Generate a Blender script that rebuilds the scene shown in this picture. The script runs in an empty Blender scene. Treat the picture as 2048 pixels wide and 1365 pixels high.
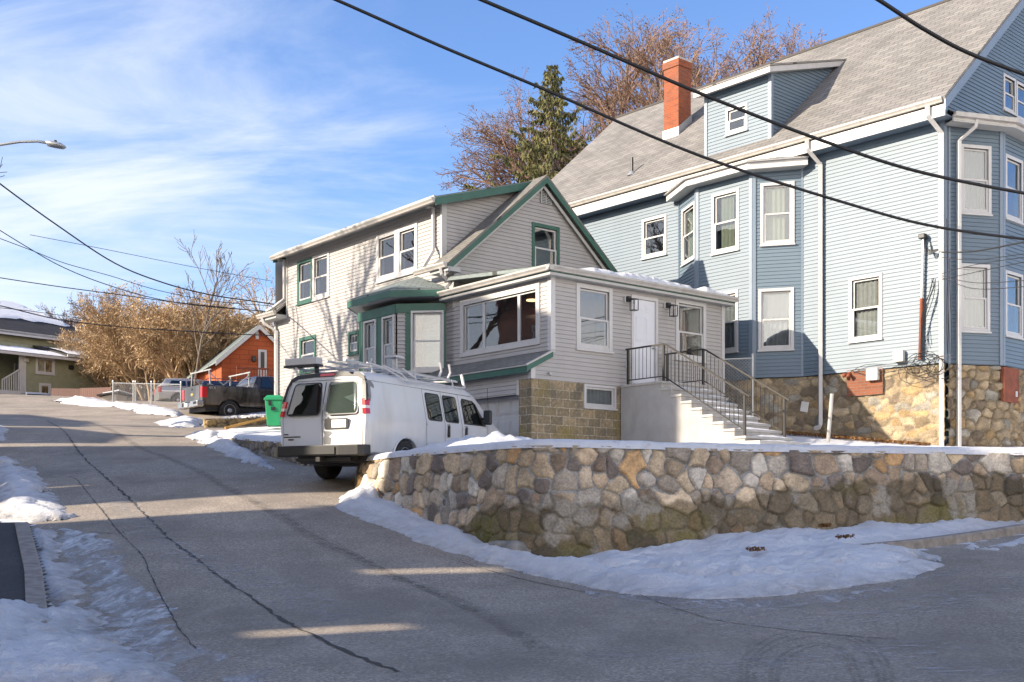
import bpy, bmesh, math, random
import numpy as np
from mathutils import Vector, Matrix, noise
random.seed(7); NR = np.random.RandomState(11)
SC = bpy.context.scene; COL = SC.collection
F = 2240.0; YH = 1008.0; ZC = 1.6
rad = math.radians
def V2(x, y): return Vector((x, y))
def at(px, py, d): return Vector(((px-1024)/F*d, d, ZC+(YH-py)/F*d))
def nrm(v): v = Vector(v); v.normalize(); return v
# ------------------------------------------------------------- mesh builder
class MB:
    def __init__(s): s.v = []; s.f = []; s.uv = []; s.mi = []; s.col = None; s.sm = False
    def face(s, pts, uv=None, mi=0):
        i = len(s.v); s.v += [tuple(p) for p in pts]; s.f.append(tuple(range(i, i+len(pts))))
        s.uv.append(uv if uv else [(0, 0)]*len(pts)); s.mi.append(mi)
    def mesh(s, verts, faces, mi=0):
        i = len(s.v); s.v += [tuple(p) for p in verts]
        for f in faces:
            s.f.append(tuple(i+k for k in f)); s.uv.append([(verts[k][0], verts[k][1]) for k in f]); s.mi.append(mi)
    def box8(s, c, mi=0):
        s.mesh(c, [(0,3,2,1),(4,5,6,7),(0,1,5,4),(1,2,6,5),(2,3,7,6),(3,0,4,7)], mi)
    def box(s, x0, x1, y0, y1, z0, z1, mi=0):
        s.box8([(x0,y0,z0),(x1,y0,z0),(x1,y1,z0),(x0,y1,z0),(x0,y0,z1),(x1,y0,z1),(x1,y1,z1),(x0,y1,z1)], mi)
    def tube(s, pts, r, n=6, caps=True, mi=0):
        pts = [Vector(p) for p in pts]; m = len(pts)
        rs = list(r) if hasattr(r, '__len__') else [r]*m
        base = len(s.v); up = None
        for k, p in enumerate(pts):
            t = (pts[min(k+1, m-1)]-pts[max(k-1, 0)])
            if t.length < 1e-9: t = Vector((0, 0, 1))
            t.normalize()
            if up is None: up = Vector((0, 0, 1)) if abs(t.z) < .9 else Vector((1, 0, 0))
            a = t.cross(up)
            if a.length < 1e-4: a = t.cross(Vector((1, .3, 0)))
            a.normalize(); b = a.cross(t); up = b
            for q in range(n):
                th = 2*math.pi*(q+.5)/n
                s.v.append(tuple(p+(a*math.cos(th)+b*math.sin(th))*rs[k]))
        for k in range(m-1):
            for q in range(n):
                q2 = (q+1) % n
                s.f.append((base+k*n+q, base+k*n+q2, base+(k+1)*n+q2, base+(k+1)*n+q)); s.uv.append([(0, 0)]*4); s.mi.append(mi)
        if caps:
            s.f.append(tuple(base+q for q in range(n))[::-1]); s.uv.append([(0, 0)]*n); s.mi.append(mi)
            s.f.append(tuple(base+(m-1)*n+q for q in range(n))); s.uv.append([(0, 0)]*n); s.mi.append(mi)
    def prism(s, prof, A, B, upv=Vector((0, 0, 1)), side=None, mi=0):
        """profile [(n,z)] swept from A to B; n along `side`"""
        A = Vector(A); B = Vector(B); n = len(prof)
        vs = [A+side*p[0]+upv*p[1] for p in prof]+[B+side*p[0]+upv*p[1] for p in prof]
        L = (B-A).length
        i = len(s.v); s.v += [tuple(p) for p in vs]
        for k in range(n):
            k2 = (k+1) % n
            s.f.append((i+k, i+k2, i+n+k2, i+n+k)); s.uv.append([(0, 0), (0, .1), (L, .1), (L, 0)]); s.mi.append(mi)
        s.f.append(tuple(i+k for k in range(n))[::-1]); s.uv.append([(0, 0)]*n); s.mi.append(mi)
        s.f.append(tuple(i+n+k for k in range(n))); s.uv.append([(0, 0)]*n); s.mi.append(mi)
    def rev(s, c, prof, axis=Vector((0, 0, 1)), n=16, mi=0):
        """lathe profile [(r,h)] about axis at c"""
        c = Vector(c); axis = nrm(axis); a = axis.cross(Vector((0, 0, 1)) if abs(axis.z) < .9 else Vector((1, 0, 0))).normalized(); b = axis.cross(a)
        base = len(s.v); m = len(prof)
        for r, h in prof:
            for q in range(n):
                th = 2*math.pi*q/n; s.v.append(tuple(c+axis*h+(a*math.cos(th)+b*math.sin(th))*r))
        for k in range(m-1):
            for q in range(n):
                q2 = (q+1) % n
                s.f.append((base+k*n+q, base+k*n+q2, base+(k+1)*n+q2, base+(k+1)*n+q)); s.uv.append([(0, 0)]*4); s.mi.append(mi)
        s.f.append(tuple(base+q for q in range(n))[::-1]); s.uv.append([(0, 0)]*n); s.mi.append(mi)
        s.f.append(tuple(base+(m-1)*n+q for q in range(n))); s.uv.append([(0, 0)]*n); s.mi.append(mi)
    def build(s, name, mats, parent=None, smooth=False, fixn=True, bevel=0):
        org = ORG.get(parent, Vector((0, 0, 0))) if parent else Vector((0, 0, 0))
        me = bpy.data.meshes.new(name)
        me.from_pydata([(p[0]-org[0], p[1]-org[1], p[2]-org[2]) for p in s.v], [], s.f)
        if not isinstance(mats, (list, tuple)): mats = [mats]
        for m in mats: me.materials.append(m)
        if len(s.uv) == len(me.polygons):
            uvl = me.uv_layers.new(name='UVMap'); flat = []
            for u in s.uv: flat += [c for p in u for c in p]
            uvl.data.foreach_set('uv', flat)
        me.polygons.foreach_set('material_index', s.mi)
        if smooth: me.polygons.foreach_set('use_smooth', [True]*len(me.polygons))
        if fixn or bevel:
            bm = bmesh.new(); bm.from_mesh(me)
            bmesh.ops.remove_doubles(bm, verts=bm.verts, dist=.0004)
            if fixn: bmesh.ops.recalc_face_normals(bm, faces=bm.faces)
            if bevel: bmesh.ops.bevel(bm, geom=[e for e in bm.edges if len(e.link_faces) == 2 and e.calc_face_angle(0) > .6], offset=bevel, segments=2, affect='EDGES', profile=.5)
            bm.to_mesh(me); bm.free()
        o = bpy.data.objects.new(name, me); COL.objects.link(o)
        if parent: o.parent = parent; ORG[o] = org
        else: ORG[o] = Vector((0, 0, 0))
        return o
ORG = {}
SPLIT = {'corner_trim', 'rake_board', 'rake_trim', 'dormer_fascia', 'eave_box', 'arch_trim', 'baluster'}
def split_islands(o):
    me = o.data; n = len(me.vertices); par = list(range(n))
    def fd(a):
        while par[a] != a: par[a] = par[par[a]]; a = par[a]
        return a
    for p in me.polygons:
        v = p.vertices
        for k in v[1:]: par[fd(k)] = fd(v[0])
    isl = {}
    for i in range(n): isl.setdefault(fd(i), []).append(i)
    box = []
    for k, vs in isl.items(): c = [me.vertices[i].co for i in vs]; box.append([k, [min(q[j] for q in c)-.03 for j in range(3)], [max(q[j] for q in c)+.03 for j in range(3)]])
    g = {b[0]: b[0] for b in box}
    def gf(a):
        while g[a] != a: a = g[a]
        return a
    for i, a in enumerate(box):
        for b in box[i+1:]:
            if all(a[1][j] <= b[2][j] and b[1][j] <= a[2][j] for j in range(3)): g[gf(a[0])] = gf(b[0])
    groups = {}
    for k in isl: groups.setdefault(gf(k), set()).update(isl[k])
    if len(groups) < 2: return
    for gi, vs in enumerate(groups.values()):
        bm = bmesh.new(); bm.from_mesh(me); bm.verts.ensure_lookup_table(); bmesh.ops.delete(bm, geom=[v for v in bm.verts if v.index not in vs], context='VERTS')
        m2 = bpy.data.meshes.new(o.name); bm.to_mesh(m2); bm.free()
        for mt in me.materials: m2.materials.append(mt)
        q = bpy.data.objects.new(o.name.split('.')[0], m2); COL.objects.link(q); q.parent = o.parent
    bpy.data.objects.remove(o, do_unlink=True)
def tag(o, label=None, cat=None, group=None, kind=None):
    if label: o['label'] = label
    if cat: o['category'] = cat
    if group: o['group'] = group
    if kind: o['kind'] = kind
    return o
def thing(name, loc, label, cat, group=None):
    o = bpy.data.objects.new(name, None); COL.objects.link(o); o.location = loc; o.empty_display_size = .2
    ORG[o] = Vector(loc); return tag(o, label, cat, group)
def copy_thing(src, loc, rotz=None, label=None, group=None):
    r = src.copy(); COL.objects.link(r); r.location = loc
    if rotz is not None: r.rotation_euler = (0, 0, rotz)
    if label: r['label'] = label
    if group: r['group'] = group
    for ch in list(src.children):
        c = ch.copy(); COL.objects.link(c); c.parent = r
        for g in list(ch.children):
            d = g.copy(); COL.objects.link(d); d.parent = c
    return r
# ------------------------------------------------------------- materials
def newmat(name):
    m = bpy.data.materials.new(name); m.use_nodes = True
    nt = m.node_tree; nt.nodes.clear()
    out = nt.nodes.new('ShaderNodeOutputMaterial'); b = nt.nodes.new('ShaderNodeBsdfPrincipled')
    nt.links.new(b.outputs[0], out.inputs[0]); return m, nt, b
def N(nt, typ, **kw):
    n = nt.nodes.new(typ)
    for k, v in kw.items():
        if k.startswith('i_'): n.inputs[int(k[2:]) if k[2:].isdigit() else k[2:].replace('_', ' ')].default_value = v
        else: setattr(n, k, v)
    return n
def L(nt, a, b): nt.links.new(a, b)
def ramp(nt, fac, stops, interp='LINEAR'):
    r = nt.nodes.new('ShaderNodeValToRGB'); r.color_ramp.interpolation = interp
    el = r.color_ramp.elements
    while len(el) < len(stops): el.new(.5)
    for e, (p, c) in zip(el, stops): e.position = p; e.color = c if len(c) == 4 else (*c, 1)
    L(nt, fac, r.inputs[0]); return r.outputs[0]
def mixc(nt, fac, a, b, mode='MIX'):
    m = nt.nodes.new('ShaderNodeMix'); m.data_type = 'RGBA'; m.blend_type = mode
    for s, v in ((m.inputs[0], fac), (m.inputs[6], a), (m.inputs[7], b)):
        if hasattr(v, 'links'): L(nt, v, s)
        elif isinstance(v, (int, float)): s.default_value = v
        else: s.default_value = (*v, 1) if len(v) == 3 else v
    return m.outputs[2]
def math_(nt, op, a, b=0.0, clamp=False):
    m = nt.nodes.new('ShaderNodeMath'); m.operation = op; m.use_clamp = clamp
    for s, v in ((m.inputs[0], a), (m.inputs[1], b)):
        if hasattr(v, 'links'): L(nt, v, s)
        else: s.default_value = v
    return m.outputs[0]
def coords(nt, kind='Object', scale=(1, 1, 1), rot=(0, 0, 0)):
    tc = nt.nodes.new('ShaderNodeTexCoord'); mp = nt.nodes.new('ShaderNodeMapping')
    mp.inputs['Scale'].default_value = scale; mp.inputs['Rotation'].default_value = rot
    L(nt, tc.outputs[kind], mp.inputs[0]); return mp.outputs[0]
def noise_(nt, vec, scale, detail=4, rough=.55, dist=0):
    n = nt.nodes.new('ShaderNodeTexNoise'); n.inputs['Scale'].default_value = scale; n.inputs['Detail'].default_value = detail
    n.inputs['Roughness'].default_value = rough; n.inputs['Distortion'].default_value = dist
    if vec is not None: L(nt, vec, n.inputs['Vector'])
    return n.outputs[0]
def bump(nt, b, h, strength=.3, dist=.01):
    n = nt.nodes.new('ShaderNodeBump'); n.inputs['Strength'].default_value = strength; n.inputs['Distance'].default_value = dist
    L(nt, h, n.inputs['Height']); L(nt, n.outputs[0], b.inputs['Normal'])
def simple(name, col, rough=.6, metal=0, var=.12, scale=3, dirt=None, dirtamt=.3, bumps=0, spec=None, coat=0):
    m, nt, b = newmat(name); v = coords(nt)
    n1 = noise_(nt, v, scale, 5); n2 = noise_(nt, v, scale*9, 3)
    lo = tuple(max(0, c*(1-var)) for c in col); hi = tuple(min(1, c*(1+var)) for c in col)
    c = ramp(nt, n1, [(.3, lo), (.7, hi)])
    if dirt is not None:
        f = ramp(nt, noise_(nt, coords(nt, 'Object', (1, 1, .25)), scale*1.7, 6, .65), [(.5, (0, 0, 0)), (.75, (dirtamt,)*3)])
        c = mixc(nt, f, c, dirt)
    L(nt, c, b.inputs['Base Color']); b.inputs['Roughness'].default_value = rough; b.inputs['Metallic'].default_value = metal
    if coat: b.inputs['Coat Weight'].default_value = coat; b.inputs['Coat Roughness'].default_value = .08
    if bumps: bump(nt, b, n2, bumps, .004)
    return m
M = {}
M['grey_siding'] = simple('grey_vinyl_siding', (.375, .358, .345), .5, dirt=(.27, .25, .23), dirtamt=.45, scale=.9, var=.06)
M['blue_siding'] = simple('blue_vinyl_siding', (.122, .168, .212), .5, dirt=(.09, .13, .17), dirtamt=.5, scale=.8, var=.06)
M['olive_siding'] = simple('olive_siding', (.26, .26, .165), .6)
M['orange_siding'] = simple('orange_siding', (.62, .17, .06), .6)
M['beige_siding'] = simple('beige_siding', (.5, .45, .38), .6)
M['red_siding'] = simple('red_siding', (.17, .05, .03), .6)
M['cream_siding'] = simple('cream_siding', (.5, .44, .3), .6)
M['white_trim'] = simple('white_trim', (.50, .49, .48), .45, var=.05, dirt=(.34, .32, .29), dirtamt=.35)
M['blue_trim'] = simple('blue_trim', (.165, .21, .265), .45, var=.05)
M['grey_trim'] = simple('grey_trim', (.40, .40, .39), .45, var=.05)
M['green_trim'] = simple('green_trim', (.022, .095, .068), .45, var=.15)
M['gutter'] = simple('gutter_metal', (.44, .42, .39), .4, var=.06, dirt=(.22, .20, .17), dirtamt=.5)
M['black_metal'] = simple('black_metal', (.02, .02, .02), .45)
M['rail_metal'] = simple('rail_metal', (.022, .018, .015), .45, var=.3)
M['galv'] = simple('galvanised_steel', (.42, .43, .43), .45, .6)
M['wood_pole'] = simple('weathered_wood', (.22, .16, .11), .85, var=.3, bumps=.4)
M['board'] = simple('yellow_board', (.5, .28, .08), .8, var=.2)
M['cable'] = simple('cable_rubber', (.012, .012, .013), .55)
M['concrete'] = simple('concrete', (.42, .40, .37), .85, var=.15, dirt=(.25, .24, .22), dirtamt=.5, bumps=.4)
M['stucco'] = simple('stucco', (.36, .35, .335), .9, var=.1, scale=2.2, dirt=(.27, .25, .23), dirtamt=.6, bumps=.3)
M['white_paint'] = simple('white_door_paint', (.62, .63, .66), .4, var=.02)
M['plastic_grey'] = simple('grey_plastic_box', (.6, .59, .55), .5)
M['rust'] = simple('rusty_conduit', (.20, .055, .025), .8, var=.4)
M['brown_fence'] = simple('brown_fence', (.10, .045, .035), .7)
M['green_bin'] = simple('green_bin_plastic', (.02, .30, .12), .45, var=.1)
M['dark'] = simple('dark_void', (.012, .011, .010), .9)
M['rubber'] = simple('tyre_rubber', (.022, .021, .020), .8, var=.3, dirt=(.12, .11, .1), dirtamt=.5)
M['rim'] = simple('wheel_rim', (.45, .45, .45), .35, .8)
M['leaf_litter'] = simple('leaf_litter', (.20, .10, .035), .9, var=.6, scale=20)
M['boulder'] = simple('boulder_stone', (.24, .23, .21), .85, var=.45, scale=3.5, dirt=(.42, .41, .38), dirtamt=.7, bumps=.8)
M['foil'] = simple('bark_grey', (.26, .22, .19), .9, var=.3, bumps=.5)

def glass_mat(name='window_glass', tint=(.9, .93, .93), ior=1.9):
    m, nt, b = newmat(name); nt.nodes.remove(b); out = [n for n in nt.nodes if n.type == 'OUTPUT_MATERIAL'][0]
    tr = N(nt, 'ShaderNodeBsdfTransparent'); tr.inputs[0].default_value = (*tint, 1)
    gl = N(nt, 'ShaderNodeBsdfGlossy'); gl.inputs['Roughness'].default_value = .01; gl.inputs[0].default_value = (.95, .97, 1, 1)
    f0 = ((ior-1)/(ior+1))**2; ge = N(nt, 'ShaderNodeNewGeometry'); dp = N(nt, 'ShaderNodeVectorMath', operation='DOT_PRODUCT'); L(nt, ge.outputs['Incoming'], dp.inputs[0]); L(nt, ge.outputs['Normal'], dp.inputs[1])
    om = math_(nt, 'SUBTRACT', 1.0, math_(nt, 'ABSOLUTE', dp.outputs['Value'])); p5 = math_(nt, 'POWER', om, 5.0); ff = math_(nt, 'ADD', math_(nt, 'MULTIPLY', p5, 1-f0), f0)
    bp = N(nt, 'ShaderNodeBump'); bp.inputs['Strength'].default_value = .06; bp.inputs['Distance'].default_value = .02
    L(nt, noise_(nt, coords(nt), 1.6, 2), bp.inputs['Height']); L(nt, bp.outputs[0], gl.inputs['Normal'])
    mx = N(nt, 'ShaderNodeMixShader'); L(nt, ff, mx.inputs[0]); L(nt, tr.outputs[0], mx.inputs[1]); L(nt, gl.outputs[0], mx.inputs[2])
    L(nt, mx.outputs[0], out.inputs[0]); return m
M['glass'] = glass_mat()
M['car_glass'] = glass_mat('car_glass', (.35, .42, .40), 1.8)
def curtain_mat(name, col):
    m, nt, b = newmat(name); v = coords(nt, 'UV', (1, 1, 1))
    n = noise_(nt, v, 9, 3)
    L(nt, ramp(nt, n, [(.3, tuple(c*.75 for c in col)), (.7, col)]), b.inputs['Base Color']); b.inputs['Roughness'].default_value = .9
    return m
M['curtain_white'] = curtain_mat('white_curtain', (.34, .33, .31))
M['curtain_green'] = curtain_mat('green_curtain', (.17, .18, .125))
M['curtain_grey'] = curtain_mat('grey_curtain', (.20, .20, .205)); M['curtain_dim'] = curtain_mat('dim_curtain', (.06, .075, .10))
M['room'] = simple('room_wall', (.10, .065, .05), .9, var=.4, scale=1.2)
M['room_red_reflect'] = simple('room_wall_red_reflect', (.17, .045, .028), .9, var=.4, scale=1.2)  # red put into the room walls to imitate the red house reflected in panes
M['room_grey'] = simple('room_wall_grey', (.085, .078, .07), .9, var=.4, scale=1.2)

def shingle(name, c1, c2, mort, w=.30, h=.14, bstr=.6, streak=None):
    m, nt, b = newmat(name); v = coords(nt, 'UV')
    br = N(nt, 'ShaderNodeTexBrick'); br.inputs['Scale'].default_value = 1; br.inputs['Brick Width'].default_value = w; br.inputs['Row Height'].default_value = h
    br.inputs['Mortar Size'].default_value = .008; br.inputs['Mortar Smooth'].default_value = .3; br.inputs['Color1'].default_value = (*c1, 1); br.inputs['Color2'].default_value = (*c2, 1)
    br.inputs['Mortar'].default_value = (*mort, 1); br.inputs['Bias'].default_value = 0; br.offset = .5
    L(nt, v, br.inputs['Vector'])
    n = noise_(nt, v, 60, 3); n2 = noise_(nt, v, .8, 4)
    c = mixc(nt, .35, br.outputs[0], ramp(nt, n, [(.3, (.25,)*3), (.7, (.9,)*3)]), 'OVERLAY')
    c = mixc(nt, ramp(nt, n2, [(.4, (0,)*3), (.7, (.35,)*3)]), c, mort)
    if streak: c = mixc(nt, ramp(nt, noise_(nt, coords(nt, 'UV', (2.5, .4, 1)), 3, 4), [(.5, (0,)*3), (.7, (.6,)*3)]), c, streak)
    L(nt, c, b.inputs['Base Color']); b.inputs['Roughness'].default_value = .9
    # course step: sawtooth in v
    sx = N(nt, 'ShaderNodeSeparateXYZ'); L(nt, v, sx.inputs[0])
    saw = math_(nt, 'FRACT', math_(nt, 'DIVIDE', sx.outputs[1], h))
    hh = math_(nt, 'ADD', math_(nt, 'MULTIPLY', math_(nt, 'SUBTRACT', 1.0, saw), .6), math_(nt, 'MULTIPLY', br.outputs['Fac'], -.5))
    hh = math_(nt, 'ADD', hh, math_(nt, 'MULTIPLY', n, .2))
    bump(nt, b, hh, bstr, .02); return m
M['roof_pale'] = shingle('pale_shingles', (.235, .222, .208), (.165, .157, .148), (.065, .06, .055), .42, .17, 1.0)
M['roof_dark'] = shingle('dark_shingles', (.045, .042, .045), (.03, .03, .033), (.015,)*3)
M['roof_grey'] = shingle('grey_green_shingles', (.20, .235, .23), (.15, .18, .18), (.05, .055, .05), .3, .13, .7)
M['roof_mid'] = shingle('weathered_shingles', (.20, .19, .17), (.15, .145, .13), (.06, .055, .05), .3, .14, .7)
M['roof_tan'] = shingle('brown_shingles', (.20, .15, .10), (.16, .12, .08), (.08, .06, .04))
M['brick'] = shingle('chimney_brick', (.34, .075, .022), (.22, .05, .018), (.17, .12, .09), .2, .07, .8)
M['brick_old'] = shingle('old_brick', (.23, .075, .035), (.16, .055, .03), (.17, .12, .09), .21, .075, .6)
M['orange_shake'] = shingle('orange_shakes', (.42, .095, .03), (.34, .08, .026), (.10, .025, .012), .9, .24, .5)
def block_mat():
    m, nt, b = newmat('rock_face_block'); v = coords(nt, 'UV')
    br = N(nt, 'ShaderNodeTexBrick'); br.inputs['Scale'].default_value = 1; br.inputs['Brick Width'].default_value = .40; br.inputs['Row Height'].default_value = .205
    br.inputs['Mortar Size'].default_value = .009; br.inputs['Mortar Smooth'].default_value = .2; br.inputs['Color1'].default_value = (.33, .255, .155, 1); br.inputs['Color2'].default_value = (.19, .155, .10, 1)
    br.inputs['Mortar'].default_value = (.45, .40, .30, 1)
    wv = N(nt, 'ShaderNodeVectorMath', operation='ADD'); nz = N(nt, 'ShaderNodeTexNoise'); nz.inputs['Scale'].default_value = 6
    L(nt, v, nz.inputs['Vector']); sc = N(nt, 'ShaderNodeVectorMath', operation='SCALE'); sc.inputs['Scale'].default_value = .02
    L(nt, nz.outputs['Color'], sc.inputs[0]); L(nt, v, wv.inputs[0]); L(nt, sc.outputs[0], wv.inputs[1]); L(nt, wv.outputs[0], br.inputs['Vector'])
    n = noise_(nt, v, 14, 6, .7); n2 = noise_(nt, v, 1.6, 5, .6)
    c = mixc(nt, .7, br.outputs[0], ramp(nt, n, [(.3, (.2,)*3), (.7, (.85,)*3)]), 'OVERLAY')
    c = mixc(nt, ramp(nt, n2, [(.5, (0,)*3), (.7, (.75,)*3)]), c, (.10, .09, .075))
    c = mixc(nt, ramp(nt, noise_(nt, coords(nt, 'UV', (1, 1, 1), (0, 0, 1)), 1.1, 4), [(.55, (0,)*3), (.7, (.6,)*3)]), c, (.22, .17, .03))
    L(nt, c, b.inputs['Base Color']); b.inputs['Roughness'].default_value = .95
    hh = math_(nt, 'ADD', math_(nt, 'MULTIPLY', br.outputs['Fac'], -1.0), math_(nt, 'MULTIPLY', n, 1.4))
    bump(nt, b, hh, .8, .03); return m
M['block'] = block_mat()
def snow_mat():
    m, nt, b = newmat('snow'); v = coords(nt)
    at_ = N(nt, 'ShaderNodeAttribute', attribute_name='dirt')
    n = noise_(nt, v, 5, 6, .65); n2 = noise_(nt, v, 38, 4, .7)
    f = math_(nt, 'MULTIPLY', at_.outputs['Fac'], ramp(nt, n, [(.35, (.25,)*3), (.7, (1,)*3)]))
    c = mixc(nt, f, (.82, .82, .83), (.20, .17, .14))
    c = mixc(nt, ramp(nt, noise_(nt, v, 2.3, 7, .75), [(.60, (0,)*3), (.72, (.5,)*3)]), c, (.36, .30, .24))
    L(nt, c, b.inputs['Base Color']); b.inputs['Roughness'].default_value = .7; b.inputs['Subsurface Weight'].default_value = 0
    hh = math_(nt, 'ADD', math_(nt, 'MULTIPLY', n, 1.0), math_(nt, 'MULTIPLY', n2, .5))
    bump(nt, b, hh, .9, .08); return m
M['snow'] = snow_mat()
def vcol_mat(name, rough=.9, bscale=30, bstr=.6):
    m, nt, b = newmat(name); v = coords(nt)
    at_ = N(nt, 'ShaderNodeAttribute', attribute_name='tone')
    n = noise_(nt, v, bscale, 6, .7); n3 = noise_(nt, v, 7, 5, .6)
    c = mixc(nt, .85, at_.outputs['Color'], ramp(nt, n, [(.25, (.22,)*3), (.75, (.8,)*3)]), 'OVERLAY')
    c = mixc(nt, ramp(nt, n3, [(.50, (0,)*3), (.75, (.4,)*3)]), c, mixc(nt, .5, c, (.10, .085, .065)))
    L(nt, c, b.inputs['Base Color']); b.inputs['Roughness'].default_value = rough
    bump(nt, b, n, bstr, .015); return m
M['stonework'] = vcol_mat('field_stonework')
# ------------------------------------------------------------- terrain
class TPS:
    def __init__(s, pts, lam=.0):
        P = np.array([(p[0], p[1]) for p in pts], float); z = np.array([p[2] for p in pts], float); n = len(P); s.P = P
        K = s.phi(np.hypot(P[:, None, 0]-P[None, :, 0], P[:, None, 1]-P[None, :, 1]))+lam*np.eye(n)
        A = np.zeros((n+3, n+3)); A[:n, :n] = K; A[:n, n] = 1; A[:n, n+1:] = P; A[n, :n] = 1; A[n+1:, :n] = P.T
        s.c = np.linalg.solve(A, np.concatenate([z, [0, 0, 0]]))
    def phi(s, r): return np.where(r > 1e-9, r*r*np.log(np.maximum(r, 1e-9)), 0)
    def __call__(s, x, y):
        x = np.asarray(x, float); y = np.asarray(y, float); sh = x.shape; xf = x.ravel(); yf = y.ravel(); out = np.zeros(len(xf)); n = len(s.P)
        for i in range(0, len(xf), 20000):
            X = xf[i:i+20000]; Y = yf[i:i+20000]
            K = s.phi(np.hypot(X[:, None]-s.P[None, :, 0], Y[:, None]-s.P[None, :, 1]))
            out[i:i+20000] = K@s.c[:n]+s.c[n]+s.c[n+1]*X+s.c[n+2]*Y
        return out.reshape(sh)
def cp(px, py, d): p = at(px, py, d); return (p.x, p.y, p.z)
road_pts = [cp(1024, 1365, 8), cp(0, 1365, 8.6), cp(2048, 1365, 8.2), cp(1150, 1115, 16), cp(1290, 1160, 14.3), cp(1640, 1110, 15.2), cp(2048, 1080, 16.2),
    cp(800, 1018, 19.6), cp(680, 1016, 19.2), cp(540, 938, 24), cp(430, 894, 29), cp(380, 864, 34), cp(230, 1160, 13.5), cp(100, 1000, 20.5), cp(0, 862, 31),
    cp(300, 832, 44), cp(180, 812, 52), cp(0, 797, 60), cp(200, 798, 60), cp(350, 806, 60), (-28, 66, 6.3), (-27, 76, 6.5), (-12, 75, 7.4), (-.6, 25.6, 2.45), (-2.4, 27, 2.7), (3, 23.5, 1.7), (8, 26, 1.9), (9, 35, 2.6), (-20, 100, 7.0), (0, 100, 9),
    (0, -2, 0), (-12, -2, -.4), (12, -2, .9), (-14, 8, .3), (-18, 20, 1.6), (-22, 35, 4.1), (-32, 60, 7), (12, 17.3, 1.5), (20, 18, 2.3), (14, 8, 1.5), (30, 8, 3), (-14, 50, 6.1), (5, 40, 5.0), (15, 60, 6.5), (30, 45, 5.5), (-45, 30, 3), (40, 20, 4.5), (-60, 90, 6.5), (50, 100, 9.5), (-9.5, 42, 4.75), (1, 60, 7)]
ZR = TPS(road_pts, .01)
def zr(x, y): return float(ZR(np.array([x]), np.array([y]))[0])
def hitroad(px, py, fn=None, d0=5, d1=110):
    fn = fn or ZR; ds = np.linspace(d0, d1, 1200); X = (px-1024)/F*ds; Z = ZC+(YH-py)/F*ds; g = fn(X, ds)
    k = np.where(Z-g < 0)[0]
    d = ds[k[0]] if len(k) else d1
    return ((px-1024)/F*d, d, float(fn(np.array([(px-1024)/F*d]), np.array([d]))[0]))
SUN_EL = rad(23); SUN = nrm((-.95*math.cos(SUN_EL), -.31*math.cos(SUN_EL), math.sin(SUN_EL)))
# ------------------------------------------------------------- walls, windows
class Plane:
    def __init__(s, O, a, n): s.O = Vector((O[0], O[1])); s.a = Vector((a[0], a[1])).normalized(); s.n = Vector((n[0], n[1])).normalized()
    def hit(s, px, py, off=0):
        X = (px-1024)/F; O = s.O+s.n*off; d = O.dot(s.n)/(X*s.n.x+s.n.y)
        p = Vector((X*d, d)); return ((p-O).dot(s.a), ZC+(YH-py)/F*d)
    def P(s, a, z, off=0):
        q = s.O+s.a*a+s.n*off; return Vector((q.x, q.y, z))
    def box(s, mb, a0, a1, z0, z1, n0, n1, mi=0):
        mb.box8([s.P(a0, z0, n0), s.P(a1, z0, n0), s.P(a1, z0, n1), s.P(a0, z0, n1), s.P(a0, z1, n0), s.P(a1, z1, n0), s.P(a1, z1, n1), s.P(a0, z1, n1)], mi)
    def dep(s, px, off=0):
        X = (px-1024)/F; O = s.O+s.n*off; return O.dot(s.n)/(X*s.n.x+s.n.y)
def xsec(poly, v):
    xs = []
    for i in range(len(poly)):
        (a0, b0), (a1, b1) = poly[i], poly[(i+1) % len(poly)]
        if (b0 <= v < b1) or (b1 <= v < b0): xs.append(a0+(v-b0)/(b1-b0)*(a1-a0))
    xs.sort(); return [(xs[i], xs[i+1]) for i in range(0, len(xs)-1, 2)]
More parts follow.
